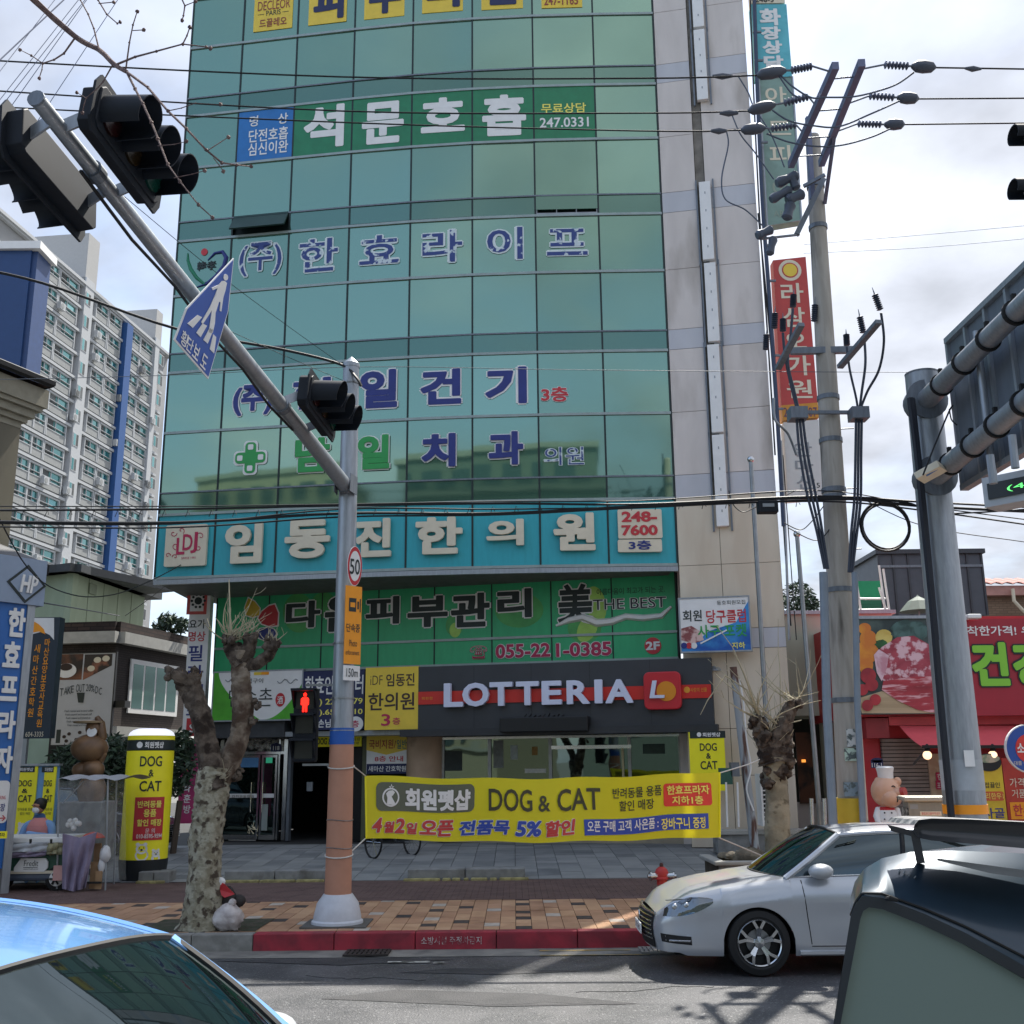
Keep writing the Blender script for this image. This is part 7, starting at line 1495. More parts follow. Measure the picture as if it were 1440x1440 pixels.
   MB().lathe(wc, [(.13, .0), (.13, .015), (0, .015)], 24, ax=ax, cap=False).build('brake_disc', M['steel_dull'], w)
 # front: grille, plate, lamps, mirrors
 fx = lambda u, z: T(nose(0, z) - .07 * (1 - u * u) - .012, u * W(0) * .97, z)
 q = MB(); q.grid(lambda u, v: fx((2 * u - 1) * .98, .25 + .34 * v) , 14, 6); q.build('grille_panel', M['rubber'], t)
 q = MB()
 for k in range(6): q.tube([fx((i / 5 - 1) * .94, .34 + k * .045) + rz_ @ V((-.008, 0, 0)) for i in range(11)], .007, 5)
 q.build('grille_bars', M['steel'], t, kind='stuff')
 MB().tube([fx((i / 5 - 1) * .99, .605 + .01 * (1 - (i / 5 - 1) ** 2)) for i in range(11)], .014, 6).build('grille_chrome', M['steel'], t)
 if not taxi: MB().lathe(fx(0, .53) + rz_ @ V((-.012, 0, 0)), [(.045, 0), (.05, .005), (.045, .012), (.02, .014), (0, .014)], 20, ax=rz_ @ V((-1, 0, 0))).build('badge', M['steel'], t)
 q = MB(); pf = Fr(T(nose(0, .38) - .095, -.26 if 1 else 0, .33), u=rz_ @ V((0, -1, 0)), v=V((0, 0, 1)));
 pfr_ = Fr(T(-.15, .26, .35), u=rz_ @ V((0, -1, 0)), v=V((0, 0, 1))); MB().bf(pfr_, 0, .52, 0, .11, 0, .012).build('number_plate', M['white'], t); letters(pfr_, '37 허 7497', None, M['ink'], t, loc=(.05, .02, .47, .09), c=.014, bold=.01)
 for s in (-1, 1):
  def hl(u, v):
   x = .06 + .50 * u; zc = .655 + .10 * u; hh_ = .05 * (1 - u) ** .5 + .014 + .034 * math.sin(math.pi * u); z = zc + hh_ * (2 * v - 1); return S(x, min(z, H(x) - .015), s, .006)
  MB().grid(hl, 14, 6).build('headlight', glassmat('headlight_glass', '#2a3034', '#dfe6ea', .22, .05, 0, 0), t, smooth=True)
  for k, (x_, r_4) in enumerate(((.16, .035), (.28, .03))): MB().sph(S(x_, .665 + x_ * .16, s, .004), (r_4, r_4 * .6, r_4), 10, 8).build('lamp', M['steel'], t, smooth=True)
  MB().tube([S(.06 + .5 * u / 8, .655 + .10 * u / 8 + .07 * (1 - u / 8) ** .5 + .018, s, .004) for u in range(9)], .004, 4).build('lamp_edge', M['rubber'], t)
  MB().grid(lambda u, v: S(.05 + .28 * u, .33 + .085 * v - .02 * u, s, .006), 6, 2).build('fog_recess', M['rubber'], t); MB().tube([S(.12 + .2 * i / 4, .35, s, .012) for i in range(5)], .01, 5).build('fog_trim', M['steel'], t)
  mb_ = T(1.72, s * (W(1.7) * .9 + .11), H(1.7) + .07); MB().sph(mb_, (.135, .11, .08), 16, 10).build('mirror', mat('mirror_cap', '#b0b4b8', .45, .2, coat=.2), t, smooth=True); MB().bar(T(1.76, s * (W(1.7) * .9 - .03), H(1.7) + .02), mb_ + V((0, 0, -.04)), .05, .03).build('mirror_arm', M['rubber'], t)
  MB().grid(lambda u, v: S(L - .45 + .42 * u, .78 + .12 * v, s, .006), 6, 2).build('tail_light', mat('tail_red', '#6a1218', .25), t)
 if taxi: MB().prism(Fr(T(2.6, -.2, rh + .12), u=rz_ @ V((0, 1, 0)), v=V((0, 0, 1))), [(0, 0), (.4, 0), (.36, .13), (.04, .13)], -.07, .07).build('roof_lamp', M['sign_yellow'], t)
 return t
silver = mat('silver_paint', '#b4b8bd', .3, .5, var=.03, scale=2, coat=.6)
NX = gnd(908, 1350, 0)
SY = 12.95
sx0 = (at(907, 1300, SY).x + .08)
car('silver sedan parked against the red kerb with its nose pointing left', (sx0, SY, 0.006), 0, silver)
# taxi in the left foreground
sky_tint = mat('sky_tinted_paint', '#6496cf', .22, .2, var=.02, coat=1.)  # blue of the reflected sky is worked into the base colour
car('glass roofed car with sky blue reflection put into its paint cut off by the lower left corner of the frame', (.193, 3.675, 0.006), R(160), sky_tint, roofk=.06, rise=.13, taxi=False, name='sky_tinted_car')
car('dark parked car behind the plastic canopy on the left forecourt', (at(232, 1170, 24.6).x, 24.9, zf(24)), math.pi, mat('dark_car_paint', '#3a424c', .25, .5, coat=.6), name='sedan')
# dark van on the right
vb = mat('van_paint', '#2f4150', .34, .2, var=.08, coat=.3)
VY = 4.3; vp = lambda x_, y_, dy=0: at(x_, y_, VY + dy)
t = thing('dark_van', 'rear corner of a dark blue black van with roof spoiler at the lower right edge', 'van', V((2.4, VY, 0.0)))
top_c = [(1196, 1262), (1202, 1240), (1215, 1222), (1240, 1207), (1280, 1198), (1340, 1196), (1440, 1200), (1620, 1215)]
gl_t = [(1196, 1290), (1203, 1272), (1212, 1260), (1240, 1262), (1300, 1285), (1360, 1313), (1440, 1358), (1620, 1460)]
def curve(L, u): k = u * (len(L) - 1); i = min(int(k), len(L) - 2); f = k - i; return (L[i][0] * (1 - f) + L[i + 1][0] * f, L[i][1] * (1 - f) + L[i + 1][1] * f)
def vshell(u, v):
 a = curve(top_c, u); b = curve(gl_t, u); x_, y_ = a[0] + (b[0] - a[0]) * v, a[1] + (b[1] - a[1]) * v
 return vp(x_, y_, .34 * (1 - v) ** 1.6 + .30 * (1 - u) ** 6)
MB().grid(vshell, 42, 12).build('tailgate_top', vb, t, smooth=True)
def vroof(u, v): p = vshell(u, 0); return p + V((2.7 * v, 2.7 * v, .02 * math.sin(v * 3.1) - .12 * v))
MB().grid(vroof, 42, 8).build('roof', vb, t, smooth=True)
lb_ = [(1196, 1290), (1188, 1340), (1178, 1400), (1166, 1480), (1158, 1560)]
MB().grid(lambda u, v: (lambda p: V((p.x + .2 + 2.7 * u, VY + .30 + 2.7 * u, p.z)))(vp(*curve(lb_, v), 0)), 8, 10).build('side', vb, t, smooth=True)
MB().tube([vshell(i / 40, .93) + V((0, -.004, .004)) for i in range(41)], .005, 5).build('seal_line', M['rubber'], t)
q = MB()
for x_, y_, k in ((1352, 1296, 0), (1356, 1292, 1), (1333, 1305, 2), (1326, 1300, 3)): q.tube([vshell(.5 + .02 * k, .35 + .03 * k) + V((0, -.006, .004)), vshell(.507 + .02 * k, .29 + .04 * k) + V((0, -.006, .004))], .003, 4)
q.build('scratches', M['grey_text'], t, kind='stuff')
fo = [(1196, 1290), (1203, 1272), (1212, 1260), (1240, 1262), (1300, 1285), (1360, 1313), (1440, 1358), (1620, 1460), (1620, 1640), (1150, 1640), (1166, 1480)]
gi = [(1210, 1292), (1214, 1281), (1222, 1276), (1242, 1279), (1300, 1302), (1360, 1330), (1440, 1376), (1600, 1470), (1600, 1600), (1172, 1600), (1182, 1440)]
VF = Fr((0, VY), (1, VY)); q = MB(); Pf, Pg = VF.pts(fo), VF.pts(gi); n_ = len(fo)
q.add([VF.P(a, b, .0) for a, b in Pf] + [VF.P(a, b, .0) for a, b in Pg] + [VF.P(a, b, -.03) for a, b in Pg], [(i, (i + 1) % n_, n_ + (i + 1) % n_, n_ + i) for i in range(n_)] + [(n_ + i, n_ + (i + 1) % n_, 2 * n_ + (i + 1) % n_, 2 * n_ + i) for i in range(n_)]); q.build('window_frame', mat('van_rubber', '#2a3136', .5, .1, var=.1), t)
MB().prism(VF, Pg, -.045, -.025).build('rear_window', glassmat('van_glass', '#76867f', '#9fb0ac', .05, .12, 0, 0), t)
MB().grid(lambda u, v: (lambda p: V((p.x + .2 * u, VY + .3 * u, p.z)))(vp(*curve([(1196, 1290), (1188, 1340), (1178, 1400), (1166, 1480)], v), 0)), 3, 8).build('corner', vb, t, smooth=True)
# lower body below the frame
p0 = vp(1160, 1480); MB().bx(p0.x + .3, p0.x + 1.9, VY + .02, VY + .5, .35, p0.z - .1).build('lower_body', vb, t)
for x_, y_ in ((p0.x + 1.0, VY + .8), (p0.x + 2.8, VY + 2.6)):
 MB().lathe((x_ - .1, y_, .33), [(.2, 0), (.33, .0), (.33, .2), (.2, .2)], 24, ax=V((1, 0, 0))).build('wheel', M['rubber'], t, smooth=True)
# spoiler
sp0 = [(1286, 1160), (1292, 1153), (1310, 1151), (1360, 1152), (1440, 1156), (1620, 1166)]
sp1 = [(1284, 1168), (1290, 1178), (1310, 1182), (1360, 1186), (1440, 1193), (1620, 1210)]
def spf(u, v): a, b = curve(sp0, u), curve(sp1, u); return vp(a[0] + (b[0] - a[0]) * v, a[1] + (b[1] - a[1]) * v, -.12 + .03 * math.sin(v * 3.1))
MB().grid(spf, 30, 5).build('spoiler', mat('spoiler_black', '#23272c', .35, var=.1, coat=.3), t, smooth=True)
MB().grid(lambda u, v: spf(u, 0) + V((.04 * v, .42 * v, -.01 * v)), 30, 4).build('spoiler_top', mixmat('spoiler_top', '#8f8f8e', '#3b4045', 14, .4, .6, .5, .4), t, smooth=True)
MB().grid(lambda u, v: spf(u, 1) + V((.04 * v, .40 * v, .0)), 30, 4).build('spoiler_underside', M['rubber'], t, smooth=True)
MB().grid(lambda u, v: vp(1286 + 9 * v, 1170 + 44 * v, -.1 + .35 * u), 4, 6).build('spoiler_leg', mat('spoiler_black', '', .35), t, smooth=True, thick=.03)
MB().grid(lambda u, v: vp(1318 + 302 * u, 1207 + 34 * u * 2.4 * .5 + (3 + 8 * min(1, u * 4)) * v, -.03), 20, 3).build('grey_trim', mat('trim_grey', '#7d8184', .5, .2), t, smooth=True)
MB().tube([vp(1247, 1264, -.01), vp(1253, 1263, -.05), vp(1262, 1266, -.05)], [.008, .011, .007], 8).build('washer_nozzle', M['rubber'], t, smooth=True)
# ------------------------------------------------------------------ hydrant
hp = gnd(931, 1262, ZP); hp.y += .3; HY = hp.y; hc = V((at(931, 1240, HY).x, HY, ZP)); zt = at(931, 1213, HY).z - ZP
t = thing('fire_hydrant', 'red fire hydrant with pale side caps behind the nose of the silver car', 'fire hydrant', hc)
hr = mat('hydrant_red', '#b82a24', .4, var=.1); s_ = zt / .85
MB().lathe(hc, [(.14, 0), (.14, .05), (.1, .06), (.095, .4), (.13, .42), (.13, .46), (.12, .48), (.125, .6), (.1, .68), (.05, .74), (.0, .75)] and [(a * s_ * 1.5, b * s_) for a, b in [(.14, 0), (.14, .05), (.1, .06), (.095, .4), (.13, .42), (.13, .46), (.12, .48), (.125, .6), (.1, .68), (.05, .74), (0, .75)]], 24).build('barrel', hr, t, smooth=True)
MB().lathe(hc + V((0, 0, .74 * s_)), [(.03, 0), (.03, .04), (.02, .06), (0, .06)], 6).build('operating_nut', mat('nut_dark', '#4a2a24', .6), t)
for s in (-1, 1): MB().lathe(hc + V((0, 0, .5 * s_)), [(.05, .08), (.055, .17), (.07, .175), (.07, .2), (.03, .2), (.03, .23), (0, .23)], 16, ax=V((s, -.2, 0))).build('side_cap', M['steel'], t, smooth=True)
letters(yfr(HY - .13 * s_), '소화전', (924, 1228, 938, 1233), M['white'], t, c=0, bold=0)
# ------------------------------------------------------------------ utility pole
UY = 15.3; uf = lambda y_, x_=1165: at(x_, y_, UY)
ub = gnd(1203, 1290, ZP); ut = at(1143, 196, UY); u0_ = V((at(1183, 1100, UY).x + .1, UY, ZP))
t = thing('utility_pole', 'tall concrete utility pole carrying crossarms, insulators and cable risers', 'utility pole', u0_)
conc = mixmat('pole_concrete', '#b0aaa0', '#a09a90', 3, .4, .6, .85, .2, streak=(3, 3, .4), c3='#5f5a52', lo3=.58, hi3=.72, bscale=40)
pole_at = lambda z: u0_ + (ut - u0_) * ((z - ZP) / (ut.z - ZP))
MB().tube([u0_, pole_at(6), ut], [.205, .165, .115], 24).build('shaft', conc, t, smooth=True)
MB().lathe(ut, [(.116, 0), (.1, .06), (0, .08)], 20).build('cap', conc, t)
uz = lambda y_: at(1170, y_, UY).z
for y_ in (262, 320, 620, 690, 830, 985, 700, 560): z = uz(y_); c = pole_at(z); r4 = .205 + (.115 - .205) * (z - ZP) / (ut.z - ZP); MB().lathe(c, [(r4 + .004, -.035), (r4 + .018, -.035), (r4 + .018, .035), (r4 + .004, .035)], 20).build('band_clamp', M['galv_dark'], t)
for k, y_ in enumerate((604, 688, 773)): z = uz(y_); c = pole_at(z); MB().tube([c, c + V((.34, -.05, 0))], .01, 6).build('step_bolt', M['galv_dark'], t)
iron = M['galv_dark']; ZC = 11.15
bA = [gz(1175, 92, ZC), gz(1112, 232, ZC)]; bB = [gz(1212, 88, ZC), gz(1155, 230, ZC)]
for b in (bA, bB):
 q = MB(); q.bar(b[0], b[1], .09, .11); q.build('crossarm', mat('arm_steel', '#6a7088', .5, .4, var=.12), t)
for f_k in (.12, .42, .70, .9): MB().tube([bA[0] + (bA[1] - bA[0]) * f_k, bB[0] + (bB[1] - bB[0]) * f_k], .012, 5).build('tie_rod', iron, t)
MB().bar(bB[0] + (bB[1] - bB[0]) * .62, pole_at(uz(290)) + V((.1, -.1, 0)), .05).build('brace', mat('arm_steel', '', .5), t)
MB().bar(at(1136, 165, UY - .2), pole_at(uz(285)) + V((-.1, -.12, 0)), .07).build('brace', mat('arm_steel', '', .5), t)
cer = mat('insulator', '#5e6170', .35, var=.1); slev = mat('sleeve', '#4a505c', .5, var=.12)
wires = []
def strain(b, f_k, side, i0, i1, s0, s1, wz=0.):
 p = b[0] + (b[1] - b[0]) * f_k; Yk = p.y; a0_, a1_ = at(*i0, Yk), at(*i1, Yk); c0_, c1_ = at(*s0, Yk), at(*s1, Yk)
 ax = (a1_ - a0_).normalized(); L = (a1_ - a0_).length; n = 7; pr = []
 for k in range(n): x = L * k / n; pr += [(.018, x), (.055, x + L / n * .45), (.055, x + L / n * .55), (.018, x + L / n * .95)]
 MB().tube([p, a0_], .014, 6).build('link_rod', iron, t); MB().lathe(a0_, pr, 12, ax=ax).build('disc_insulator', cer, t, smooth=True); MB().tube([a1_, c0_], .016, 6).build('link_rod', iron, t)
 ln = (c1_ - c0_); MB().tube([c0_, c0_ + ln * .2, c0_ + ln * .5, c0_ + ln * .85, c1_], [.03, .075, .085, .07, .02], 10).build('dead_end_sleeve', slev, t, smooth=True)
 return c1_
w1 = [strain(bA, .06, -1, (1142, 93), (1112, 99), (1105, 99), (1064, 106)), strain(bA, .38, -1, (1137, 136), (1102, 145), (1090, 147), (1052, 156)), strain(bA, .66, -1, (1120, 176), (1084, 181), (1076, 180), (1042, 183))]
w2 = [strain(bB, .06, 1, (1243, 91), (1278, 93), (1282, 93), (1316, 95)), strain(bB, .38, 1, (1222, 135), (1258, 137), (1262, 137), (1292, 139)), strain(bB, .66, 1, (1206, 174), (1240, 175), (1244, 175), (1272, 175))]
def spline(P, n=8):
 P = [V(p) for p in P]; o = []
 for i in range(len(P) - 1):
  a, b, c, d = P[max(i - 1, 0)], P[i], P[i + 1], P[min(i + 2, len(P) - 1)]
  o += [.5 * (2 * b + (c - a) * s + (2 * a - 5 * b + 4 * c - d) * s * s + (3 * b - a - 3 * c + d) * s ** 3) for s in [k / n for k in range(n)]]
 return o + [P[-1]]
def cable(par, px, Y, r=.012, nm='cable', mm=None, n=7):
 Ys = Y if isinstance(Y, (list, tuple)) else [Y] * len(px); MB().tube(spline([at(x, y, yy) for (x, y), yy in zip(px, Ys)], n), r, 6).build(nm, mm or M['wire'], par, smooth=True)
jm = mat('jumper', '#4b5566', .5, var=.1)
cable(t, [(1098, 106), (1115, 122), (1140, 137), (1160, 137), (1200, 136), (1235, 128), (1262, 118), (1285, 102)], 12.5, .013, 'jumper', jm)
cable(t, [(1086, 155), (1110, 170), (1145, 177), (1180, 178), (1225, 160), (1265, 142)], 13, .013, 'jumper', jm)
cable(t, [(1078, 188), (1110, 200), (1150, 206), (1185, 204), (1225, 193), (1252, 181)], 13.6, .013, 'jumper', jm)
cable(t, [(1095, 106), (1112, 130), (1125, 138)], 12.5, .012, 'jumper', jm)
for L in ([(1038, 107), (1052, 130), (1060, 150), (1085, 190), (1103, 235)], [(1030, 163), (1042, 190), (1062, 215), (1088, 252)], [(1022, 186), (1024, 205), (1015, 250), (1020, 280), (1048, 295), (1073, 318)]): cable(t, L, 14, .011, 'drop_cable', jm)
for x0, y0, x1, y1 in ((1002, 107, 1030, 107), (1012, 159, 1038, 159), (1000, 184, 1022, 184)): MB().tube([at(x0, y0, 13.2), at((x0 + x1) / 2, y0 + .5, 13.2), at(x1, y1, 13.2)], [.02, .045, .02], 8).build('wire_clamp', slev, t, smooth=True)
MB().tube([at(1357, 96, 12.4), at(1368, 97, 12.4), at(1380, 97, 12.4)], [.015, .04, .015], 8).build('wire_clamp', slev, t, smooth=True)
# arresters and cut-outs
for k, (x0, y0, x1, y1, r5) in enumerate(((1092, 258, 1122, 246, .09), (1112, 246, 1120, 266, .08), (1084, 281, 1112, 266, .08), (1106, 282, 1130, 272, .09), (1112, 286, 1106, 308, .09), (1064, 332, 1086, 322, .08), (1088, 334, 1082, 358, .07))):
 a, b = at(x0, y0, UY - .6), at(x1, y1, UY - .6); MB().tube([a, a + (b - a) * .15, a + (b - a) * .5, a + (b - a) * .9, b], [r5 * .7, r5, r5 * .75, r5 * .95, r5 * .6], 12).build('cutout_cover', mat('cutout_grey', '#4b5361', .45, var=.15), t, smooth=True)
MB().bar(at(1130, 262, UY - .2), at(1160, 246, UY - .3), .05).build('cutout_arm', iron, t); MB().bar(at(1120, 330, UY - .3), at(1158, 252, UY - .3), .08).build('cutout_arm', iron, t); MB().bar(at(1070, 336, UY - .5), at(1124, 330, UY - .3), .03).build('cutout_arm', iron, t)
# mid crossarms and cable terminations
MB().bar(at(1112, 494, UY - .1), at(1200, 492, UY - .1), .08, .1).build('crossarm', iron, t); MB().bar(at(1181, 516, UY - .3), at(1236, 452, UY - 1.5), .09, .06).build('crossarm', iron, t); MB().bar(at(1094, 518, UY - .2), at(1127, 456, UY - 1.2), .09, .06).build('crossarm', iron, t)
def termination(x0, y0, x1, y1, Y, tip=True):
 a, b = at(x0, y0, Y), at(x1, y1, Y); ax = (b - a).normalized(); L = (b - a).length; pr = []; n = 8
 for k in range(n): x = L * k / n; pr += [(.022, x), (.05, x + L / n * .4), (.05, x + L / n * .5), (.022, x + L / n * .95)]
 MB().lathe(a, pr, 10, ax=ax).build('termination', mat('termination', '#3a4252', .45), t, smooth=True)
 if tip: MB().tube([b, b + ax * L * .45], [.012, .004], 5).build('termination_tip', iron, t)
for a in ((1191, 486, 1190, 470, 14.9), (1214, 468, 1209, 445, 14.5), (1238, 436, 1230, 414, 14.0), (1101, 466, 1101, 448, 14.8), (1115, 432, 1116, 414, 14.6), (1089, 462, 1090, 440, 15), (1077, 492, 1078, 470, 15.1), (1145, 452, 1146, 428, 15.2)): termination(*a)
bun = mat('riser_cable', '#323a48', .55, var=.15)
for L, r6 in (([(1191, 488), (1195, 520), (1204, 560), (1207, 582)], .018), ([(1215, 470), (1217, 510), (1212, 550), (1208, 582)], .02), ([(1239, 440), (1243, 480), (1236, 520), (1220, 550), (1210, 575)], .02)): cable(t, L, [14.9, 14.9, 14.95, 15], r6, 'riser_cable', bun) if len(L) == 4 else cable(t, L, [14.0, 14.2, 14.5, 14.8, 15], r6, 'riser_cable', bun)
for dx in (-4, 0, 4): cable(t, [(1208 + dx, 580), (1207 + dx, 640), (1206 + dx * 1.1, 700), (1201 + dx, 750), (1196 + dx * .6, 805)], 15, .02, 'riser_cable', bun)
for L in ([(1115, 434), (1112, 470), (1108, 510), (1117, 550), (1124, 580)], [(1101, 468), (1104, 500), (1112, 540), (1122, 580)]): cable(t, L, 15, .021, 'riser_cable', bun)
for dx in (-4, 0, 4): cable(t, [(1124 + dx, 580), (1129 + dx * 1.3, 630), (1140 + dx * 1.5, 690), (1152 + dx, 745), (1162 + dx * .6, 800)], 15, .02, 'riser_cable', bun)
for x_ in (1122, 1208): MB().bx(at(x_ - 12, 583, 15).x, at(x_ + 12, 583, 15).x, 14.9, 15.15, at(x_, 590, 15).z, at(x_, 574, 15).z).build('cable_bracket', iron, t)
MB().bar(at(1122, 580, 15.1), at(1210, 580, 15.1), .05).build('bracket_arm', iron, t)
for x0, x1, x2, r6 in ((1158, 1163, 1172, .062), (1202, 1206, 1213, .045)):
 MB().tube([at(x0, 805, 15), at(x1, 1000, 15), V((at(x2, 1200, 15).x, 15, ZP))], r6, 12).build('conduit', mat('conduit_grey', '#7c8792', .45, .1, var=.1), t, smooth=True)
cable(t, [(1088, 560), (1090, 590), (1108, 610), (1120, 640)], 15.3, .02, 'steel_pipe', M['steel_dull'])
UFm = Fr(u0_ + V((-2, -.20, 0)), u0_ + V((2, -.20, 0)))
for x0, y0, x1, y1, co in ((1192, 1025, 1206, 1050, '#c9ccca'), (1189, 1052, 1214, 1070, '#b9cfbf'), (1188, 1100, 1216, 1120, '#7d8f9a')): b = UFm.box(x0 - 1, y0, x1 - 3, y1, 0); MB().bf(UFm, b[0], b[2], b[1], b[3], -.02, .01).build('pasted_notice', mixmat('notice' + co, co, '#55605f', 12, .5, .58, .6, 0), t)
zb0, zb1 = ZP, at(1205, 1122, UY).z; cs = mat('guard_yellow', '#c2a52e', .6, var=.1)
MB().lathe(u0_, [(.22, 0), (.215, zb1 - ZP)], 24).build('striped_guard', cs, t, smooth=True); q = MB()
for k in range(3): q.grid(lambda u, v: u0_ + V((.225 * math.cos(-2.6 + 2.2 * u), .225 * math.sin(-2.6 + 2.2 * u), .1 + .34 * k + .3 * u + .15 * v)), 10, 2)
q.build('black_stripes', M['black'], t, kind='stuff')
letters(yfr(15.1), '5', (1148, 679, 1153, 686), M['ink'], t, c=0, bold=.02)
# coiled cable ring
t = thing('cable_coil', 'black coil of spare cable hanging on the overhead bundle', 'cable coil', at(1245, 780, 15))
q = MB()
for k in range(5): c = at(1245 + (k % 2), 742, 15 + .02 * k); r7 = .335 + .012 * (k % 3); q.tube([c + V((r7 * math.cos(i * .2094), 0, r7 * 1.02 * math.sin(i * .2094) + .01 * k)) for i in range(30)], .014, 6, close=True)
q.build('coils', M['wire'], t, smooth=True)
t = thing('splice_box', 'small black splice box hanging on the cable bundle over the stone wall', 'junction box', at(1079, 722, 15)); b = yfr(15).box(1065, 705, 1093, 722, 0); MB().bf(yfr(15), b[0], b[2], b[1], b[3], -.08, .08).build('case', M['signal_black'], t, bev=.015); MB().bf(yfr(15), b[0] + .06, b[2] - .06, b[1] + .08, b[3] - .05, .08, .085).build('label_plate', M['grey_text'], t)
# ------------------------------------------------------------------ overhead wires
def wire(label, group, L, r=.012, mm=None):
 t = thing('overhead_wire', label, 'wire', at(*L[0][:2], L[0][2]), group); MB().tube(spline([at(x, y, Y) for x, y, Y in L], 6), r, 5).build('strand', mm or M['wire'], t, smooth=True); return t
gp = 'power lines crossing in front of the tower'
for (lx, ly, mxx, my_, e) in ((-60, 82, 480, 108, w1[0]), (-60, 124, 480, 156, w1[1]), (-60, 147, 480, 172, w1[2])):
 t = thing('power_line', ['topmost', 'middle', 'lowest'][w1.index(e)] + ' black power line running left across the tower from the crossarms', 'wire', e, gp); MB().tube(spline([e, at(900, 110 if e is w1[0] else (159 if e is w1[1] else 184), e.y), at(mxx, my_, e.y), at(-60, ly, e.y), at(-400, ly - 25, e.y)], 6), .012, 5).build('strand', M['wire'], t)
for e, y_ in ((w2[0], 97), (w2[1], 138), (w2[2], 173)):
 t = thing('power_line', ['topmost', 'middle', 'lowest'][w2.index(e)] + ' power line running right from the crossarms out of the frame', 'wire', e, 'power lines leaving the pole to the right'); MB().tube([e, at(1440, y_, e.y), at(1900, y_ - 25, e.y)], .012, 5).build('strand', M['wire'], t)
wire('thick black cable sagging to the top of the signal pole from the upper left', None, [(-60, 372, 14), (60, 398, 14.2), (247, 462, 14.4), (400, 492, 14.6), (478, 512, 14.7), (500, 530, 14.6), (508, 543, 14.6)], .022)
wire('thin wire stretched behind the signal pole top towards the utility pole', None, [(-60, 535, 15), (230, 528, 15), (505, 516, 15), (800, 520, 15), (1150, 523, 15), (1500, 524, 15)], .005, mat('wire_grey', '#4c5560', .6))
bg = 'telephone cable bundle along the street'
for k, (L, r8) in enumerate((([(-60, 733), (240, 735), (480, 722), (700, 722), (900, 712), (1150, 700), (1300, 712), (1500, 722)], .022), ([(-60, 718), (240, 716), (480, 711), (700, 708), (900, 709), (1150, 698), (1300, 706), (1500, 716)], .017), ([(-60, 740), (240, 742), (480, 727), (700, 724), (900, 714), (1150, 705), (1300, 718), (1500, 746)], .013), ([(-60, 712), (240, 712), (480, 709), (700, 705), (900, 704), (1150, 690), (1300, 712), (1500, 738)], .009), ([(-60, 735), (240, 737), (480, 716), (700, 716), (900, 713), (1150, 703), (1270, 706), (1330, 722), (1500, 712)], .012))):
 wire(['thick black cable of the bundle across the turquoise band', 'second black cable of the bundle just above the thick one', 'lower slack cable of the bundle across the turquoise band', 'uppermost thin cable of the bundle across the building', 'loosely looping cable of the bundle to the right of the pole'][k], bg, [(x, y, 15) for x, y in L], r8)
for k in range(14):
 x = 250 + k * 62; y = 718 - (x - 480) * .014
 if k % 3 == 0: pass
q = MB(); tt = thing('cable_ties', 'small ties and hooks clinging to the cable bundle', 'cable tie', at(700, 715, 15))
for k in range(34): x = 30 + k * 33; y = 722 - max(0, x - 480) * .022; p = at(x, y, 15); q.tube([p + V((0, 0, -.05)), p + V((.03, .02, .06)), p + V((.06, -.01, -.02))], .006, 4)
q.build('ties', M['wire'], tt, kind='stuff')
wire('thin service wire drooping in front of the pale green house', None, [(-20, 690, 17), (40, 800, 18), (100, 836, 20), (160, 836, 22), (215, 815, 24), (262, 790, 26)], .012)
wire('thin wire from the pylon to the cafe roof', None, [(62, 848, 19), (110, 856, 24), (168, 866, 32)], .014)
wire('thin wire rising from the cafe roof to the tower corner', None, [(176, 866, 32), (215, 838, 30), (250, 808, 28)], .01)
wire('fine stay wire slanting across the upper left of the tower', None, [(165, 268, 10), (300, 380, 12), (400, 455, 14), (480, 512, 14.6)], .004)
wire('short fine wire meeting the signal pole top', None, [(300, 455, 13), (400, 500, 14), (482, 535, 14.6)], .004)
for k, (x0, y0, x1, y1) in enumerate(((0, 84, 100, -10), (0, 140, 118, -10), (-10, 165, 135, -20), (30, 205, 205, -60), (0, 100, 92, -20), (-20, 200, 150, -40))):
 wire(['thickest wire of the fan of wires in the top left corner', 'fine wire of the fan rising next to the thickest one', 'fine wire in the middle of the fan of wires, top left', 'outermost wire of the fan, passing over the bare branch', 'fine wire of the fan nearest the left edge', 'lowest starting fine wire of the fan of wires'][k], 'fan of wires in the top left corner', [(x0 - (x1 - x0), y0 + (y0 - y1), 9), (x0, y0, 10), (x1, y1, 11)], .004 if k else .008, mat('wire_blue', '#4a5570', .6))
wire('upper of two faint distant wires in the sky right of the pole', 'faint distant wires in the right sky', [(1130, 344, 60), (1300, 330, 60), (1500, 312, 60)], .02, mat('wire_pale', '#8a93a0', .6)); wire('lower of two faint distant wires in the sky right of the pole', 'faint distant wires in the right sky', [(1130, 356, 60), (1300, 348, 60), (1500, 330, 60)], .02, mat('wire_pale', '', .6))
wire('slack cable dropping right of the gantry pole', None, [(1210, 700, 15), (1300, 740, 15), (1440, 762, 15), (1520, 775, 15)], .007)
for k, L in enumerate(([(1065, 712), (1045, 720), (1030, 708), (1025, 690)], [(1100, 700), (1120, 690), (1140, 692)], [(1102, 735), (1125, 745), (1140, 735), (1158, 712)], [(1108, 742), (1150, 760), (1175, 730)])): wire(['service lead looping left of the black splice box', 'service lead running right from the splice box to the pole', 'slack service lead hanging below the splice box', 'lowest service lead reaching the utility pole'][k], 'looping service leads', [(x, y, 15.2) for x, y in L], .008)
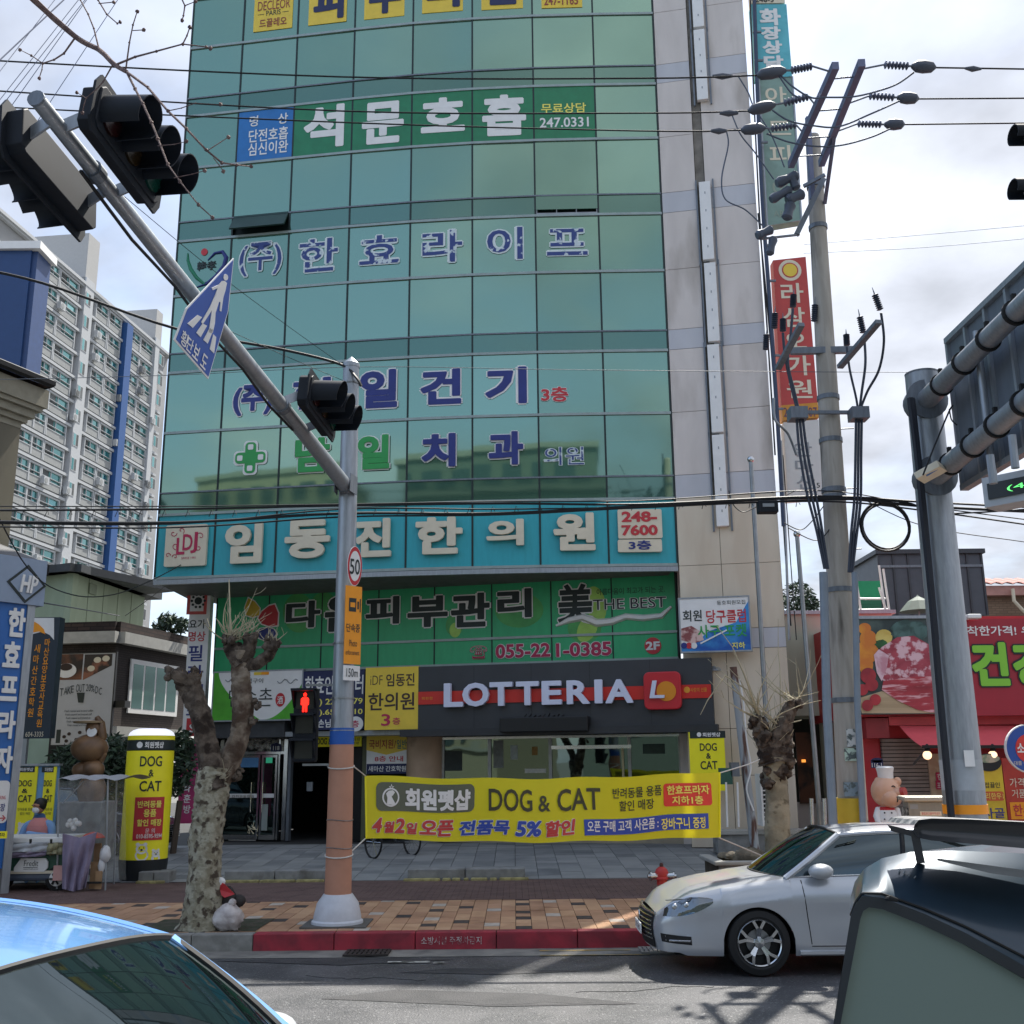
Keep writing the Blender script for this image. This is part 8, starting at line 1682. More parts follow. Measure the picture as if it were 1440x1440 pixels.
# ------------------------------------------------------------------ gantry
GY = 14.9; gt = at(1296, 528, GY); gb0 = V((at(1352, 1120, GY).x + .03, GY, ZP))
t = thing('gantry_pole', 'thick grey steel pole whose two arms carry a large sign over the road', 'gantry', gb0)
MB().tube([gb0, gt], [.285, .235], 28).build('column', M['galv'], t, smooth=True); MB().lathe(gt, [(.236, 0), (.24, .03), (.0, .05)], 24).build('cap', M['galv_dark'], t)
gp_ = lambda y_: gb0 + (gt - gb0) * ((at(1310, y_, GY).z - ZP) / (gt.z - ZP))
cable(t, [(1280, 560), (1290, 640), (1300, 740), (1311, 850), (1324, 1000), (1338, 1150)], GY - .26, .05, 'riser_conduit', mat('riser_black', '#161b26', .5, var=.1)); cable(t, [(1284, 560), (1294, 650), (1305, 760), (1318, 900)], GY - .28, .03, 'riser_conduit', mat('riser_black', '', .5))
for y_, mm, h in ((1090, mat('pole_pale', '#a2aab0', .6), .2), (1132, M['galv'], .02)): c = gp_(y_); r9 = .285 - .05 * (c.z - ZP) / (gt.z - ZP); MB().tube([c - V((0, 0, h)), c + V((0, 0, h))], r9 + .004, 26).build('painted_band', mm, t, smooth=True)
c = gp_(1138); MB().tube([c - V((0, 0, .06)), c + V((0, 0, .06))], .29, 26).build('orange_band', M['orange'], t, smooth=True)
b = yfr(GY - .3).box(1356, 1055, 1370, 1078, 0); MB().bf(yfr(GY - .3), b[0], b[2], b[1], b[3], 0, .01).build('label_plate', M['white'], t)
arms = []
for (x0, y0, x1, y1) in ((1305, 560, 1440, 428), (1318, 668, 1440, 567)):
 a = at(x0, y0, GY - .25); z = a.z; e = gz(x1, y1, z + .12); d = (e - a); e2 = a + d * 1.9; arms.append((a, d.normalized(), e2))
 MB().tube([a - d.normalized() * .2, a + d * .5, e2], [.15, .135, .12], 18).build('gantry_arm', M['galv'], t, smooth=True)
 MB().lathe(a - d.normalized() * .05, [(.30, 0), (.30, .04), (.15, .04)], 20, ax=d.normalized()).build('flange', M['galv_dark'], t)
 MB().lathe(a - d.normalized() * .3, [(.26, 0), (.27, .2), (.28, .26)], 20, ax=d.normalized()).build('stub', M['galv_dark'], t, smooth=True)
 for k in range(7):
  p = a + d.normalized() * (.5 + .75 * k); MB().lathe(p, [(.155, -.02), (.165, -.02), (.165, .02), (.155, .02)], 18, ax=d.normalized()).build('clamp_ring', M['rubber'], t); MB().bar(p + V((0, 0, .14)), p + V((0, 0, .24)), .05).build('clamp_bolt', M['rubber'], t)
t2 = thing('road_sign_panel', 'back of a large grey direction sign mounted on the gantry arms', 'road sign', (arms[1][0] + arms[1][1] * 2))
GFm = Fr(arms[0][0] + V((.34, 0, 0)), arms[0][0] + V((.34, 0, 0)) + V((arms[0][1].x, arms[0][1].y, 0)))
a0_ = GFm.hit(1334, 482)[0]; zt, zb_ = GFm.hit(1334, 480)[1], GFm.hit(1357, 686)[1]
GFm = Fr(GFm.P(a0_, 0) , GFm.P(a0_ + 5, 0)); pn = mat('sign_back', '#6b737c', .5, .3, var=.1, streak=(2, 2, .4))
for k in range(7): MB().bf(GFm, k * .62 + .006, k * .62 + .614, zb_, zt, -.04, .0).build('back_panel', pn, t2); MB().bf(GFm, k * .62 - .03, k * .62 + .03, zb_ + .02, zt - .02, 0, .05).build('stiffener', M['galv'], t2)
for z in (zb_, zt): MB().bf(GFm, 0, 4.4, z - .04, z + .04, -.05, .07).build('edge_rail', M['galv'], t2)
for k in (1.2, 3.0): MB().tube([GFm.P(k, arms[1][0].z - GFm.o.z - .8, .15), GFm.P(k, zt - .35, .15)], .05, 10).build('hanger', M['galv'], t2, smooth=True)
t3 = thing('led_sign', 'narrow led text display hanging below the gantry arm at the right edge', 'display', GFm.P(2, zb_ - .9, 0))
DF = Fr(at(1382, 700, 11.6), at(1382, 700, 11.6) + V((1, -1.15, 0)))
b = (DF.hit(1381, 690)[0], DF.hit(1382, 714)[1], DF.hit(1381, 690)[0] + 4, DF.hit(1382, 684)[1])
MB().bf(DF, b[0], b[2], b[1] , b[3] + .1, -.35, -.02).build('cabinet', mat('cabinet_grey', '#a7abae', .5, .2), t3); MB().bf(DF, b[0] + .06, b[2], b[1] + .08, b[3] + .02, -.02, .0).build('screen', mat('screen_dark', '#141a1c', .4), t3)
letters(DF, '(4공구', None, mat('led_green', '#5ad06a', .5, emit=.9), t3, loc=(b[0] + .28, b[1] + .12, b[0] + .95, b[3] - .04), c=.004, bold=0)
MB().bf(DF, b[0] + 1.05, b[0] + 1.12, (b[1] + b[3]) / 2, (b[1] + b[3]) / 2 + .08, .003, .006).build('led_arrow', mat('led_green', '', .5), t3)
for x_ in (1397, 1428): MB().tube([at(x_ - 5, 640 - (x_ - 1397) * .9, 11.2), at(x_, 680 - (x_ - 1397) * .7, 11.2)], .045, 8).build('hanger', M['galv'], t3, smooth=True)
t = thing('control_box', 'small cream box with louvres bolted to the lower gantry arm joint', 'box', at(1312, 662, GY - .6))
MB().bar(at(1292, 673, GY - .7), at(1325, 655, GY - .9), .34, .1).build('case', M['cream'], t, bev=.01); MB().bar(at(1302, 668, GY - .86), at(1318, 660, GY - .92), .07, .03).build('blue_label', M['blue'], t)
cable(t, [(1298, 668), (1315, 625), (1334, 580), (1340, 570)], 13.8, .012); cable(t, [(1335, 575), (1338, 590), (1346, 598)], 13.6, .01)
t = thing('edge_signal', 'upper dark signal visor poking in at the right edge of the sky', 'traffic light', at(1435, 190, 9), 'signal visors at the right edge')
for yy_ in (190, 266):
 if yy_ > 200: t = thing('edge_signal', 'lower dark signal visor poking in at the right edge of the sky', 'traffic light', at(1435, 266, 9), 'signal visors at the right edge')
 c = at(1448, yy_, 9); MB().grid(lambda u, v: c + V((-.16 * v, 0, 0)) + V((0, .11 * math.cos(R(-40) + R(260) * u), .09 * math.sin(R(-40) + R(260) * u))), 14, 3).build('visor', M['signal_black'], t, smooth=True, thick=.01); MB().sph(c + V((.02, 0, 0)), (.05, .1, .1), 12, 8).build('lamp_case', M['signal_black'], t, smooth=True); MB().bx(c.x + .03, c.x + .2, c.y - .14, c.y + .14, c.z - .14, c.z + .14).build('housing', M['signal_black'], t)
# ------------------------------------------------------------------ right side
def yb(Y, x0, y0, x1, y1, c=0): return yfr(Y).box(x0, y0, x1, y1, c)
def slab(Y, x0, y0, x1, y1, nm, mm, par, d=.1, c=0): b = yb(Y, x0, y0, x1, y1, c); return MB().bf(yfr(Y), b[0], b[2], b[1], b[3], c - d, c).build(nm, mm, par)
pw = mixmat('pale_wall', '#b4b8a8', '#a6aa9a', 1, .4, .6, .8, .08, streak=(1, 1, .3))
t = thing('side_building', 'low pale green grey building with a dark opening right of the stone wall', 'building', at(1140, 1180, 25.5))
slab(25.5, 1100, 862, 1260, 1006, 'wall', pw, t, 4); slab(25.5, 1100, 858, 1260, 863, 'coping', M['galv'], t, 4.2, .06)
slab(27.5, 1096, 1000, 1260, 1200, 'dark_opening', mixmat('opening_green', '#1c2422', '#2b332e', 1.2, .4, .6, .7, 0), t, .1)
slab(25.6, 1163, 1006, 1260, 1200, 'pier', pw, t, .3)
b = yb(26.4, 1110, 1128, 1170, 1200); MB().bf(yfr(26.4), b[0], b[2], b[1], b[3], -.1, 0).build('low_wall', M['stone'], t)
slab(26.3, 1122, 1030, 1145, 1130, 'poster', mixmat('opening_poster', '#6a4632', '#2c2622', 2, .45, .6, .6, 0), t, .05); slab(26.2, 1128, 1068, 1133, 1072, 'small_lamp', mat('lamp_orange', '#e08a3a', .4, emit=.8), t, .05)
# low planter wall at the tower foot, louvred unit
t = thing('low_wall', 'low grey stone ledge along the foot of the stone wall', 'wall', at(1060, 1190, 23)); slab(23.2, 1010, 1172, 1165, 1200, 'ledge', gran, t, .6); slab(23.18, 1008, 1168, 1168, 1173, 'coping', mat('rim_stone', '#a3a29c', .8), t, .7, .04)
t = thing('louvre_unit', 'white louvred air conditioner casing beside the right tree', 'air conditioner', at(1085, 1165, 22.8))
b = yb(22.8, 1071, 1088, 1100, 1162); MB().bf(yfr(22.8), b[0], b[2], b[1], b[3], -.5, -.02).build('casing', M['white'], t)
for k in range(12): zk = b[1] + (b[3] - b[1]) * (k + .3) / 12; MB().bf(yfr(22.8), b[0] + .04, b[0] + .2, zk, zk + .06, -.02, -.01).build('slot', M['black'], t)
def fpole(label, x0, y0, x1, y1, Y, r, ball=True, nm='flagpole', mm=None, grp='flagpoles right of the tower'):
 a, bb = at(x0, y0, Y), at(x1, y1, Y); bb.z = zf(Y); t = thing(nm, label, nm, bb, grp); MB().tube([bb, a], [r, r * .8], 12).build('pole', mm or M['steel_dull'], t, smooth=True)
 if ball: MB().sph(a + V((0, 0, .06)), .075, 12, 8).build('finial', M['steel'], t, smooth=True)
 return t
fpole('tall steel flagpole with a ball top in front of the stone wall', 1056, 650, 1086, 1150, 21.5, .055)
t = fpole('shorter steel flagpole with a ball top right of the tower', 1121, 755, 1156, 1180, 21.5, .055)
q = MB()
for x_ in (1142, 1160): a = at(x_ - 1, 1123, 21.4); MB().tube([V((at(x_, 1180, 21.4).x, 21.4, zf(21.4))), a], .045, 10).build('guide_post', M['steel'], t, smooth=True)
t = fpole('rusty grey service pole at the right end of the dark fascia', 1031, 938, 1062, 1180, 22.3, .095, False, 'service_pole', mixmat('rusty_pole', '#9aa0a4', '#5a3f35', 2.2, .5, .58, .6, .2, streak=(3, 3, .5)), None)
slab(22.2, 1013, 1080, 1030, 1103, 'green_box', mat('box_green', '#2c5a4e', .5), t, .2, .1); slab(22.2, 1028, 1072, 1040, 1092, 'grey_box', M['galv_dark'], t, .2, .1)
cable(t, [(1040, 955), (1046, 990), (1050, 1040), (1056, 1080), (1050, 1110), (1060, 1140)], 22.1, .016, 'cable', M['white'])
for x_ in (1021, 1037): cable(t, [(x_, 1100), (x_ + 1, 1130), (x_ + 2, 1163)], 22.0, .02, 'thin_pipe', M['white'])
# conduit bundle on the outer corner of the tower, with blue pipe
t = thing('cable_riser', 'bundle of blue and black pipes climbing the right corner of the stone wall', 'pipes', SF.P(SF.w, 1, .2))
for k, (L, r_9, mm) in enumerate((([(1060, -30), (1064, 100), (1072, 280), (1082, 420), (1094, 600), (1102, 740)], .05, M['cable_blue']), ([(1054, -30), (1059, 110), (1068, 300), (1080, 480), (1090, 640)], .02, M['wire']), ([(1066, 300), (1078, 420), (1090, 560), (1106, 800), (1112, 880)], .02, M['wire']), ([(1098, 620), (1104, 740), (1110, 900)], .03, M['steel_dull']), ([(1101, 640), (1114, 820), (1120, 900)], .012, M['wire']))): MB().tube(spline([at(x, y, 24.0) for x, y in L], 6), r_9, 7).build('pipe', mm, t, smooth=True)
for y_ in (45, 85, 200, 345, 395, 500, 575): x_ = 1060 + (y_) * .058; MB().bar(at(x_ - 4, y_, 24), at(x_ + 8, y_, 24), .05).build('bracket', M['galv_dark'], t)
# blade signs
BX = yfr(24.3)
t = sign('blade_sign', 'turquoise vertical sign with crumpled white letters at the top right corner of the tower', BX, (1060, 6, 1110, 108), mixmat('turq_blade', '#62bcc8', '#54acb8', 2, .4, .6, .5, .05), thk=.3, c=-.15)  # turquoise made paler to carry the wash of the lens flare
MB().bf(BX, *[BX.box(1056, -24, 1103, 4, .16)[i] for i in (0, 2, 1, 3)], -.15, .15).build('grey_head', M['cream'], t); letters(BX, '246-3', (1062, -4, 1088, 3), M['ink'], t, c=.16)
for s, *p in (('화', 1068, 12, 1098, 36), ('장', 1070, 37, 1098, 56), ('상', 1072, 57, 1100, 76), ('담', 1074, 78, 1102, 98)): letters(BX, s, p, M['white'], t, c=.155, bold=.05)
def blade(q4, lab, mm, T_, frame=None, nm='blade_sign'):
 P = BX.pts(q4, .15); t = thing(nm, lab, 'sign', BX.P(*P[3], 0)); MB().prism(BX, P, -.15, .15).build('board', mm, t)
 if frame: MB().tube([BX.P(a, b_, .15) for a, b_ in P], .03, 6, close=True).build('frame', frame, t)
 for s, p, m_1, *o in T_: letters(BX, s, p, m_1, t, c=.155, **(o[0] if o else {}))
 return t
blade([(1067, 112), (1114, 108), (1127, 310), (1079, 318)], 'grey green vertical sign with pale cream letters behind the pole top', mixmat('green_blade', '#84a096', '#789288', 2, .4, .6, .6, .05), [('아', (1076, 122, 1106, 146), M['cream']), ('트', (1080, 170, 1112, 190), M['cream']), ('피', (1082, 204, 1112, 232), M['cream']), ('아', (1086, 252, 1112, 278), mat('faint', '#8d9a8c', .6)), ('ART', (1088, 296, 1110, 305), mat('faint', '', .6), {'bold': 0})], M['galv'])  # board green lightened, flare haze put into its colour
t = blade([(1087, 366), (1133, 361), (1150, 566), (1099, 570)], 'red vertical restaurant sign with beige letters beside the utility pole', mat('blade_red', '#b8413c', .5, var=.06), [('라', (1098, 398, 1130, 426), M['cream']), ('삼', (1101, 432, 1132, 460), M['cream']), ('오', (1103, 468, 1134, 490), M['cream']), ('가', (1105, 500, 1140, 528), M['cream']), ('원', (1106, 534, 1142, 560), M['cream'])])
a, b_ = BX.hit(1111, 380, .16); MB().disc(BX, a, b_, .28, .28, .15, .16, 24).build('round_emblem', M['cream'], t); MB().disc(BX, a, b_, .2, .2, .16, .166, 24).build('emblem_inner', mat('blade_red', '', .5), t); MB().disc(BX, a, b_, .17, .17, .166, .17, 24).build('emblem_core', M['board_yellow'], t)
blade([(1099, 570), (1150, 566), (1152, 587), (1101, 591)], 'small orange number plate under the red blade sign', mat('blade_orange', '#c98a2c', .5), [('241-2607', (1102, 573, 1149, 586), mat('purple_ink', '#5a3a5c', .5), {'bold': .0})], nm='number_plate')
blade([(1102, 594), (1151, 590), (1158, 700), (1108, 704)], 'faded white vertical sign with grey letters below the red blade sign', mat('blade_white', '#c9cac6', .6, var=.05), [('안', (1116, 622, 1142, 642), M['grey_text']), ('마', (1118, 646, 1144, 664), M['grey_text']), ('산', (1120, 668, 1146, 688), M['grey_text'])])
# rooftop container and stair
Yc = 33.
t = thing('roof_container', 'dark grey panelled rooftop cabin behind the butcher sign', 'cabin', at(1300, 866, Yc)); b = yb(Yc, 1238, 779, 1384, 866)
MB().bf(yfr(Yc), b[0], b[2], b[1], b[3], -5, 0).build('walls', mat('cabin_grey', '#4a5058', .5, .2, var=.1), t)
for k in range(8): x_ = b[0] + (b[2] - b[0]) * k / 7; MB().bf(yfr(Yc), x_ - .03, x_ + .03, b[1], b[3], 0, .04).build('panel_seam', mat('seam_dark', '#363b42', .5), t)
MB().bf(yfr(Yc), b[0] - .1, b[2] + .1, b[3], b[3] + .14, -5.1, .12).build('roof_edge', mat('seam_dark', '', .5), t); MB().bf(yfr(Yc), b[0], b[2], b[1] + (b[3] - b[1]) * .78, b[1] + (b[3] - b[1]) * .82, 0, .05).build('rail', M['galv_dark'], t)
t = thing('green_tarpaulin', 'bright green tarpaulin panel behind the utility pole', 'tarpaulin', at(1222, 860, Yc - .5)); slab(Yc - .5, 1205, 817, 1240, 842, 'upper_sheet', mat('tarp_green', '#0d8a5c', .5, var=.08), t); slab(Yc - .6, 1205, 842, 1240, 862, 'lower_sheet', mat('tarp_dark', '#0a5f44', .5, var=.08), t)
t = thing('steel_stair', 'white steel stair rails leaning against the rooftop cabin', 'stair', at(1235, 866, Yc - 1))
for L in (((1236, 795), (1246, 868)), ((1242, 800), (1252, 868)), ((1205, 822), (1212, 868)), ((1236, 826), (1249, 868)), ((1206, 842), (1245, 842)), ((1206, 858), (1250, 857))): MB().tube([at(*L[0], Yc - 1.2), at(*L[1], Yc - 1.2)], .035, 6).build('rail', M['white'], t)
t = thing('garden_parasol', 'small folded parasol between the rooftop cabin and the meat picture', 'parasol', at(1290, 860, 30)); MB().lathe(at(1291, 846, 30), [(.55, -.28), (.3, .0), (.05, .14), (0, .2)], 10).build('canopy', mat('parasol_grey', '#5b6a62', .7), t); MB().tube([at(1291, 846, 30), at(1293, 870, 30)], .03, 6).build('pole', M['galv'], t)
Yh = 41.
t = thing('tiled_house', 'brick house with a red tiled roof at the right edge', 'house', at(1420, 866, Yh)); bk3 = brickmat('tan_brick', '#8a7460', '#7a6452', '#6a5a4c', 1.3)
b = yb(Yh, 1384, 825, 1700, 870); MB().bf(yfr(Yh), b[0], b[2], b[1] - 3, b[3], -5, 0).build('wall', bk3, t); b2 = yb(Yh, 1384, 808, 1700, 826)
rt_ = mat('red_tile', '#8a4a40', .7, var=.2)
sr = None
zr0, zr1 = b[3], at(1390, 806, Yh).z + .4
for k in range(4):
 for j in range(22):
  x_ = b[0] - .3 + j * .42; y_ = -.35 - k * .42 + 0; z_ = zr0 + .05 + k * .11
  if sr is None: sr = MB().grid(lambda u, v: yfr(Yh).P(x_ + .42 * u, z_ + .13 * v + .07 * math.sin(math.pi * u), .5 - .5 * v), 4, 1).build('roof_tile', rt_, t, thick=.03); s00 = (x_, z_)
  else: inst(sr, t, V((x_ - s00[0], k * .42, z_ - s00[1])))
MB().bf(yfr(Yh), b[0] - .2, b[2], zr0 - .35, zr0 + .02, -.2, .35).build('eaves', mat('eaves_pink', '#b98a80', .7), t); MB().tube([at(1424, 828, Yh - .5), at(1426, 845, Yh - .5), at(1440, 860, Yh - .5), at(1460, 866, Yh - .5)], .07, 8).build('drain_pipe', M['cream'], t)
# butcher shop
YS = 22.2; BS = yfr(YS)
redw = mat('shop_red', '#b3242e', .45, var=.06); aw = mat('awning_red', '#dc5a60', .6, var=.05)
t = thing('butcher_shop', 'red butcher and soup shop with shutter, awning and red pillars', 'shop', at(1320, 1180, YS))
slab(YS + .6, 1205, 1002, 1700, 1200, 'red_front', redw, t, .3); slab(YS, 1205, 866, 1700, 1006, 'box_core', redw, t, 4, -.25)
b = yb(YS + .5, 1246, 1038, 1312, 1200); q = MB()
for k in range(30): z = b[1] + (b[3] - b[1]) * k / 30; MB().bf(yfr(YS + .5), b[0], b[2], z, z + (b[3] - b[1]) / 30 * .8, -.1, .0).build('shutter_slat', mat('shutter', '#8a7f78', .5, .3, var=.15), t)
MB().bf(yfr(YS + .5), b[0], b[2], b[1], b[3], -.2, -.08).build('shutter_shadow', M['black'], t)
slab(YS + .2, 1218, 1010, 1250, 1038, 'fascia_block', mat('block_red', '#8a1f26', .5), t, .3); slab(YS + .2, 1250, 1006, 1700, 1018, 'upper_bar', mat('bar_red', '#b8343a', .45), t, .3)
slab(YS + .45, 1308, 1060, 1330, 1135, 'narrow_poster', mixmat('beige_poster', '#c9b89a', '#b89a80', 3, .4, .6, .6, 0), t, .05)
for s, y0, y1 in (('한', 1088, 1097), ('포장', 1100, 1109)): b = yb(YS + .4, 1316, y0 - 2, 1330, y1 + 1); MB().bf(yfr(YS + .4), b[0], b[2], b[1], b[3], 0, .01).build('pink_tag', M['crimson'], t); letters(yfr(YS + .4), s, (1318, y0, 1328, y1), M['white'], t, c=.015, bold=0)
t = thing('awning', 'red sloping fabric awning over the butcher shop front', 'awning', at(1350, 1050, YS - .8))
A = [at(1265, 1021, YS + .2), at(1700, 1021, YS + .2), at(1700, 1050, YS - .9), at(1297, 1050, YS - .9)]
MB().grid(lambda u, v: (A[0] * (1 - u) + A[1] * u) * (1 - v) + (A[3] * (1 - u) + A[2] * u) * v + V((0, 0, -.05 * math.sin(math.pi * v))), 20, 6).build('fabric', aw, t, smooth=True, thick=.01); MB().bar(A[3], A[2], .05, .06).build('front_bar', M['rubber'], t)
MB().bar(A[3] + V((.1, 0, 0)), at(1285, 1075, YS + .4), .03).build('arm', M['steel_dull'], t)
for k, x_ in enumerate((1304, 1396)):
 t = thing('hanging_bulb', ['left', 'right'][k] + ' lit round bulb hanging under the red awning', 'bulb', at(x_, 1062, YS - .8), 'bulbs under the red awning'); MB().lathe(at(x_, 1052, YS - .8), [(.06, -.06), (.05, .0), (.02, .08), (0, .08)], 12).build('socket', M['black'], t, smooth=True); MB().sph(at(x_, 1062, YS - .8), .085, 14, 10).build('bulb', mat('bulb_lit', '#f2c7a0', .4, var=.02, emit=.9), t, smooth=True)
# meat picture
t = thing('meat_picture', 'large printed picture of raw meat and vegetables above the butcher awning', 'sign', at(1280, 1006, YS))
BS2 = yfr(YS - .1); bx_ = BS2.box(1207, 870, 1353, 1004, 0); MB().bf(BS2, bx_[0], bx_[2], bx_[1], bx_[3], -.15, 0).build('board', mixmat('photo_dark', '#2c3a3a', '#4a5c58', 1.6, .4, .6, .5, 0), t)
MB().bf(BS2, bx_[0], bx_[2], bx_[3], bx_[3] + .06, -.15, .04).build('top_edge', M['galv'], t)
def pr(pts, mm, nm, c0, c1, fr=BS2, par=None): MB().prism(fr, fr.pts(pts, c1), c0, c1).build(nm, mm, par or t)
def ov(cx_, cy_, rx, ry, n=18, w=.0, seed=1): r = random.Random(seed); return [(cx_ + rx * math.cos(i * 6.283 / n) * (1 + r.uniform(-w, w)), cy_ + ry * math.sin(i * 6.283 / n) * (1 + r.uniform(-w, w))) for i in range(n)]
pr([(1212, 1003), (1353, 1003), (1353, 992), (1310, 985), (1240, 972), (1207, 982)], mixmat('board_wood', '#b8a484', '#a89474', 1.2, .4, .6, .6, 0, streak=(.3, 1, 8)), 'cutting_board', .0, .004)
og = mixmat('print_orange', '#c9762c', '#d9942e', 2.5, .4, .6, .5, 0)
for k, (cx_, cy_, rx, ry) in enumerate(((1221, 898, 12, 12), (1216, 884, 9, 8), (1213, 920, 9, 18), (1226, 915, 9, 16), (1218, 935, 10, 14))): pr(ov(cx_, cy_, rx, ry), og, 'pumpkin_print', .004 + k * .001, .006 + k * .001)
pr(ov(1243, 896, 12, 11), mixmat('print_onion', '#d2bf6a', '#c0a54c', 3, .4, .6, .5, 0), 'onion_print', .010, .012); pr(ov(1240, 906, 9, 7, w=.2), mixmat('print_pepper', '#1f4a26', '#2c6a34', 4, .4, .6, .5, 0), 'pepper_print', .013, .014)
pr(ov(1280, 888, 26, 16, 24, .18, 3), mixmat('print_broccoli', '#4a6a66', '#2f4a46', 5, .4, .6, .5, 0), 'broccoli_print', .012, .013)
meat = mixmat('print_meat', '#a84452', '#8c2c3c', 3.5, .4, .6, .45, 0, c3='#d8b4bc', lo3=.5, hi3=.58, scale3=6); meat2 = mixmat('print_meat2', '#a8343f', '#8a2631', 1.4, .4, .6, .45, 0, c3='#d8a6ac', lo3=.52, hi3=.6, scale3=3.4, streak=(.6, 1, 3.4))
pr([(1229, 922), (1240, 910), (1262, 896), (1285, 894), (1306, 906), (1318, 916), (1353, 925), (1353, 960), (1310, 962), (1270, 962), (1242, 957), (1234, 945)], meat, 'meat_print', .015, .018)
pr([(1242, 958), (1280, 952), (1353, 950), (1353, 998), (1310, 1002), (1290, 998), (1262, 985), (1240, 970)], meat2, 'meat_print', .019, .021)
pr([(1229, 921), (1236, 913), (1250, 922), (1247, 940), (1240, 958), (1233, 946)], mixmat('print_fat', '#d9bcc6', '#c08a98', 4, .45, .6, .5, 0), 'fat_print', .022, .024)
for k, (cx_, cy_, r__) in enumerate(((1221, 950, 11), (1231, 984, 8), (1220, 992, 8), (1226, 963, 9), (1213, 970, 8))): pr(ov(cx_, cy_, r__, r__), mixmat('print_tomato', '#b8333a', '#8c2530', 2, .4, .6, .4, 0), 'tomato_print', .025 + k * .001, .027 + k * .001)
t = sign('butcher_sign', 'crimson sign with white slogan and large lime green letters at the right edge', BS2, (1352, 869, 1700, 1005), mat('sign_crimson', '#9c1f30', .45, var=.05), thk=.1, c=-.05, T=[('착한가격!', (1360, 880, 1429, 894), M['white']), ('우리집', (1436, 880, 1480, 894), M['white'])])
for s, x0, x1 in (('건', 1366, 1418), ('강', 1424, 1476)): letters(BS2, s, (x0, 903, x1, 965), mat('lime', '#84c83a', .4, var=.03), t, c=.065, bold=.05, edge=M['ink'], ew=.045)
t = thing('sign_floodlight', 'small white floodlight on top of the crimson sign', 'lamp', at(1358, 868, YS - .3)); MB().bx(at(1350, 868, YS).x, at(1369, 868, YS).x, YS - .4, YS - .2, at(1358, 873, YS).z, at(1358, 867, YS).z).build('head', M['white'], t, bev=.02); MB().bar(at(1360, 870, YS - .3), at(1362, 872, YS), .03).build('arm', M['white'], t)
# house number
t = sign('house_number_plate', 'blue house number plate on the red pillar beside the shutter', yfr(YS + .2), (1225, 1069, 1242, 1080), M['navy_dark'], cat='house number', thk=.02, c=0, T=[('116-1', (1226, 1073, 1240, 1079), M['white'], {'bold': .01})])
MB().disc(yfr(YS + .2), *yfr(YS + .2).hit(1233.5, 1069, .02), .12, .05, .0, .02, 14).build('curved_top', M['navy_dark'], t)
# round sign and posters
RF = yfr(19.5); t = thing('round_sign', 'round blue and red projecting sign cut by the right edge', 'sign', at(1447, 1085, 19.5))
a, b_ = RF.hit(1448, 1053, 0);
for rq, m_1, c_ in ((.43, M['white'], 0), (.41, M['sign_blue'], .01), (.26, mat('round_red', '#cf3a34', .45), .02)): MB().disc(RF, a, b_, rq, rq, c_ - .06 if c_ == 0 else c_ - .008, c_ + .003, 36).build('disc', m_1, t)
letters(RF, '소반', (1430, 1044, 1452, 1060), M['white'], t, c=.025, bold=.03); letters(RF, '대를 이어', (1426, 1070, 1450, 1076), M['cream'], t, c=.015, bold=0); MB().bar(RF.P(a, b_, -.05), at(1475, 1060, 20.5), .05).build('bracket', M['galv_dark'], t)
PYs = yfr(21.4)
t = sign('soup_poster', 'yellow poster with a black bowl picture right of the gantry pole', PYs, (1370, 1070, 1413, 1165), mixmat('poster_yellow', '#d8bc2e', '#c9a828', 2, .4, .6, .5, 0), thk=.04, c=0, T=[('직접끓인', (1377, 1100, 1406, 1108), M['ink'], {'bold': .01}), ('사골', (1382, 1136, 1413, 1151), M['navy'])])
b = PYs.box(1376, 1113, 1412, 1126, .04); MB().rrect(PYs, b[0], b[1], b[2], b[3], .05, .04, .046).build('red_field', mat('pf_red', '#c85a30', .5), t); letters(PYs, '우리한우1', (1378, 1115, 1411, 1124), M['lemon'], t, c=.05, bold=0)
a, b_ = PYs.hit(1390, 1072, .05); MB().disc(PYs, a, b_, .25, .17, .045, .06, 22).build('bowl_print', M['black'], t); MB().disc(PYs, a, b_ + .07, .22, .08, .06, .066, 22).build('soup_print', mixmat('soup', '#b8a890', '#7a8a70', 8, .4, .6, .5, 0), t)
t = sign('price_poster', 'red price poster at the right edge below the awning', PYs, (1414, 1066, 1480, 1165), mixmat('poster_red', '#b23a28', '#a22f26', 2, .4, .6, .5, 0), thk=.03, c=-.02, T=[('가격', (1420, 1094, 1440, 1107), M['cream'], {'bold': 0}), ('거품', (1423, 1110, 1442, 1122), M['cream'], {'bold': 0})])
b = PYs.box(1421, 1128, 1460, 1152, .01); MB().bf(PYs, b[0], b[2], b[1], b[3], .01, .016).build('orange_field', M['orange'], t); letters(PYs, '한우', (1425, 1131, 1452, 1148), M['red'], t, c=.02)
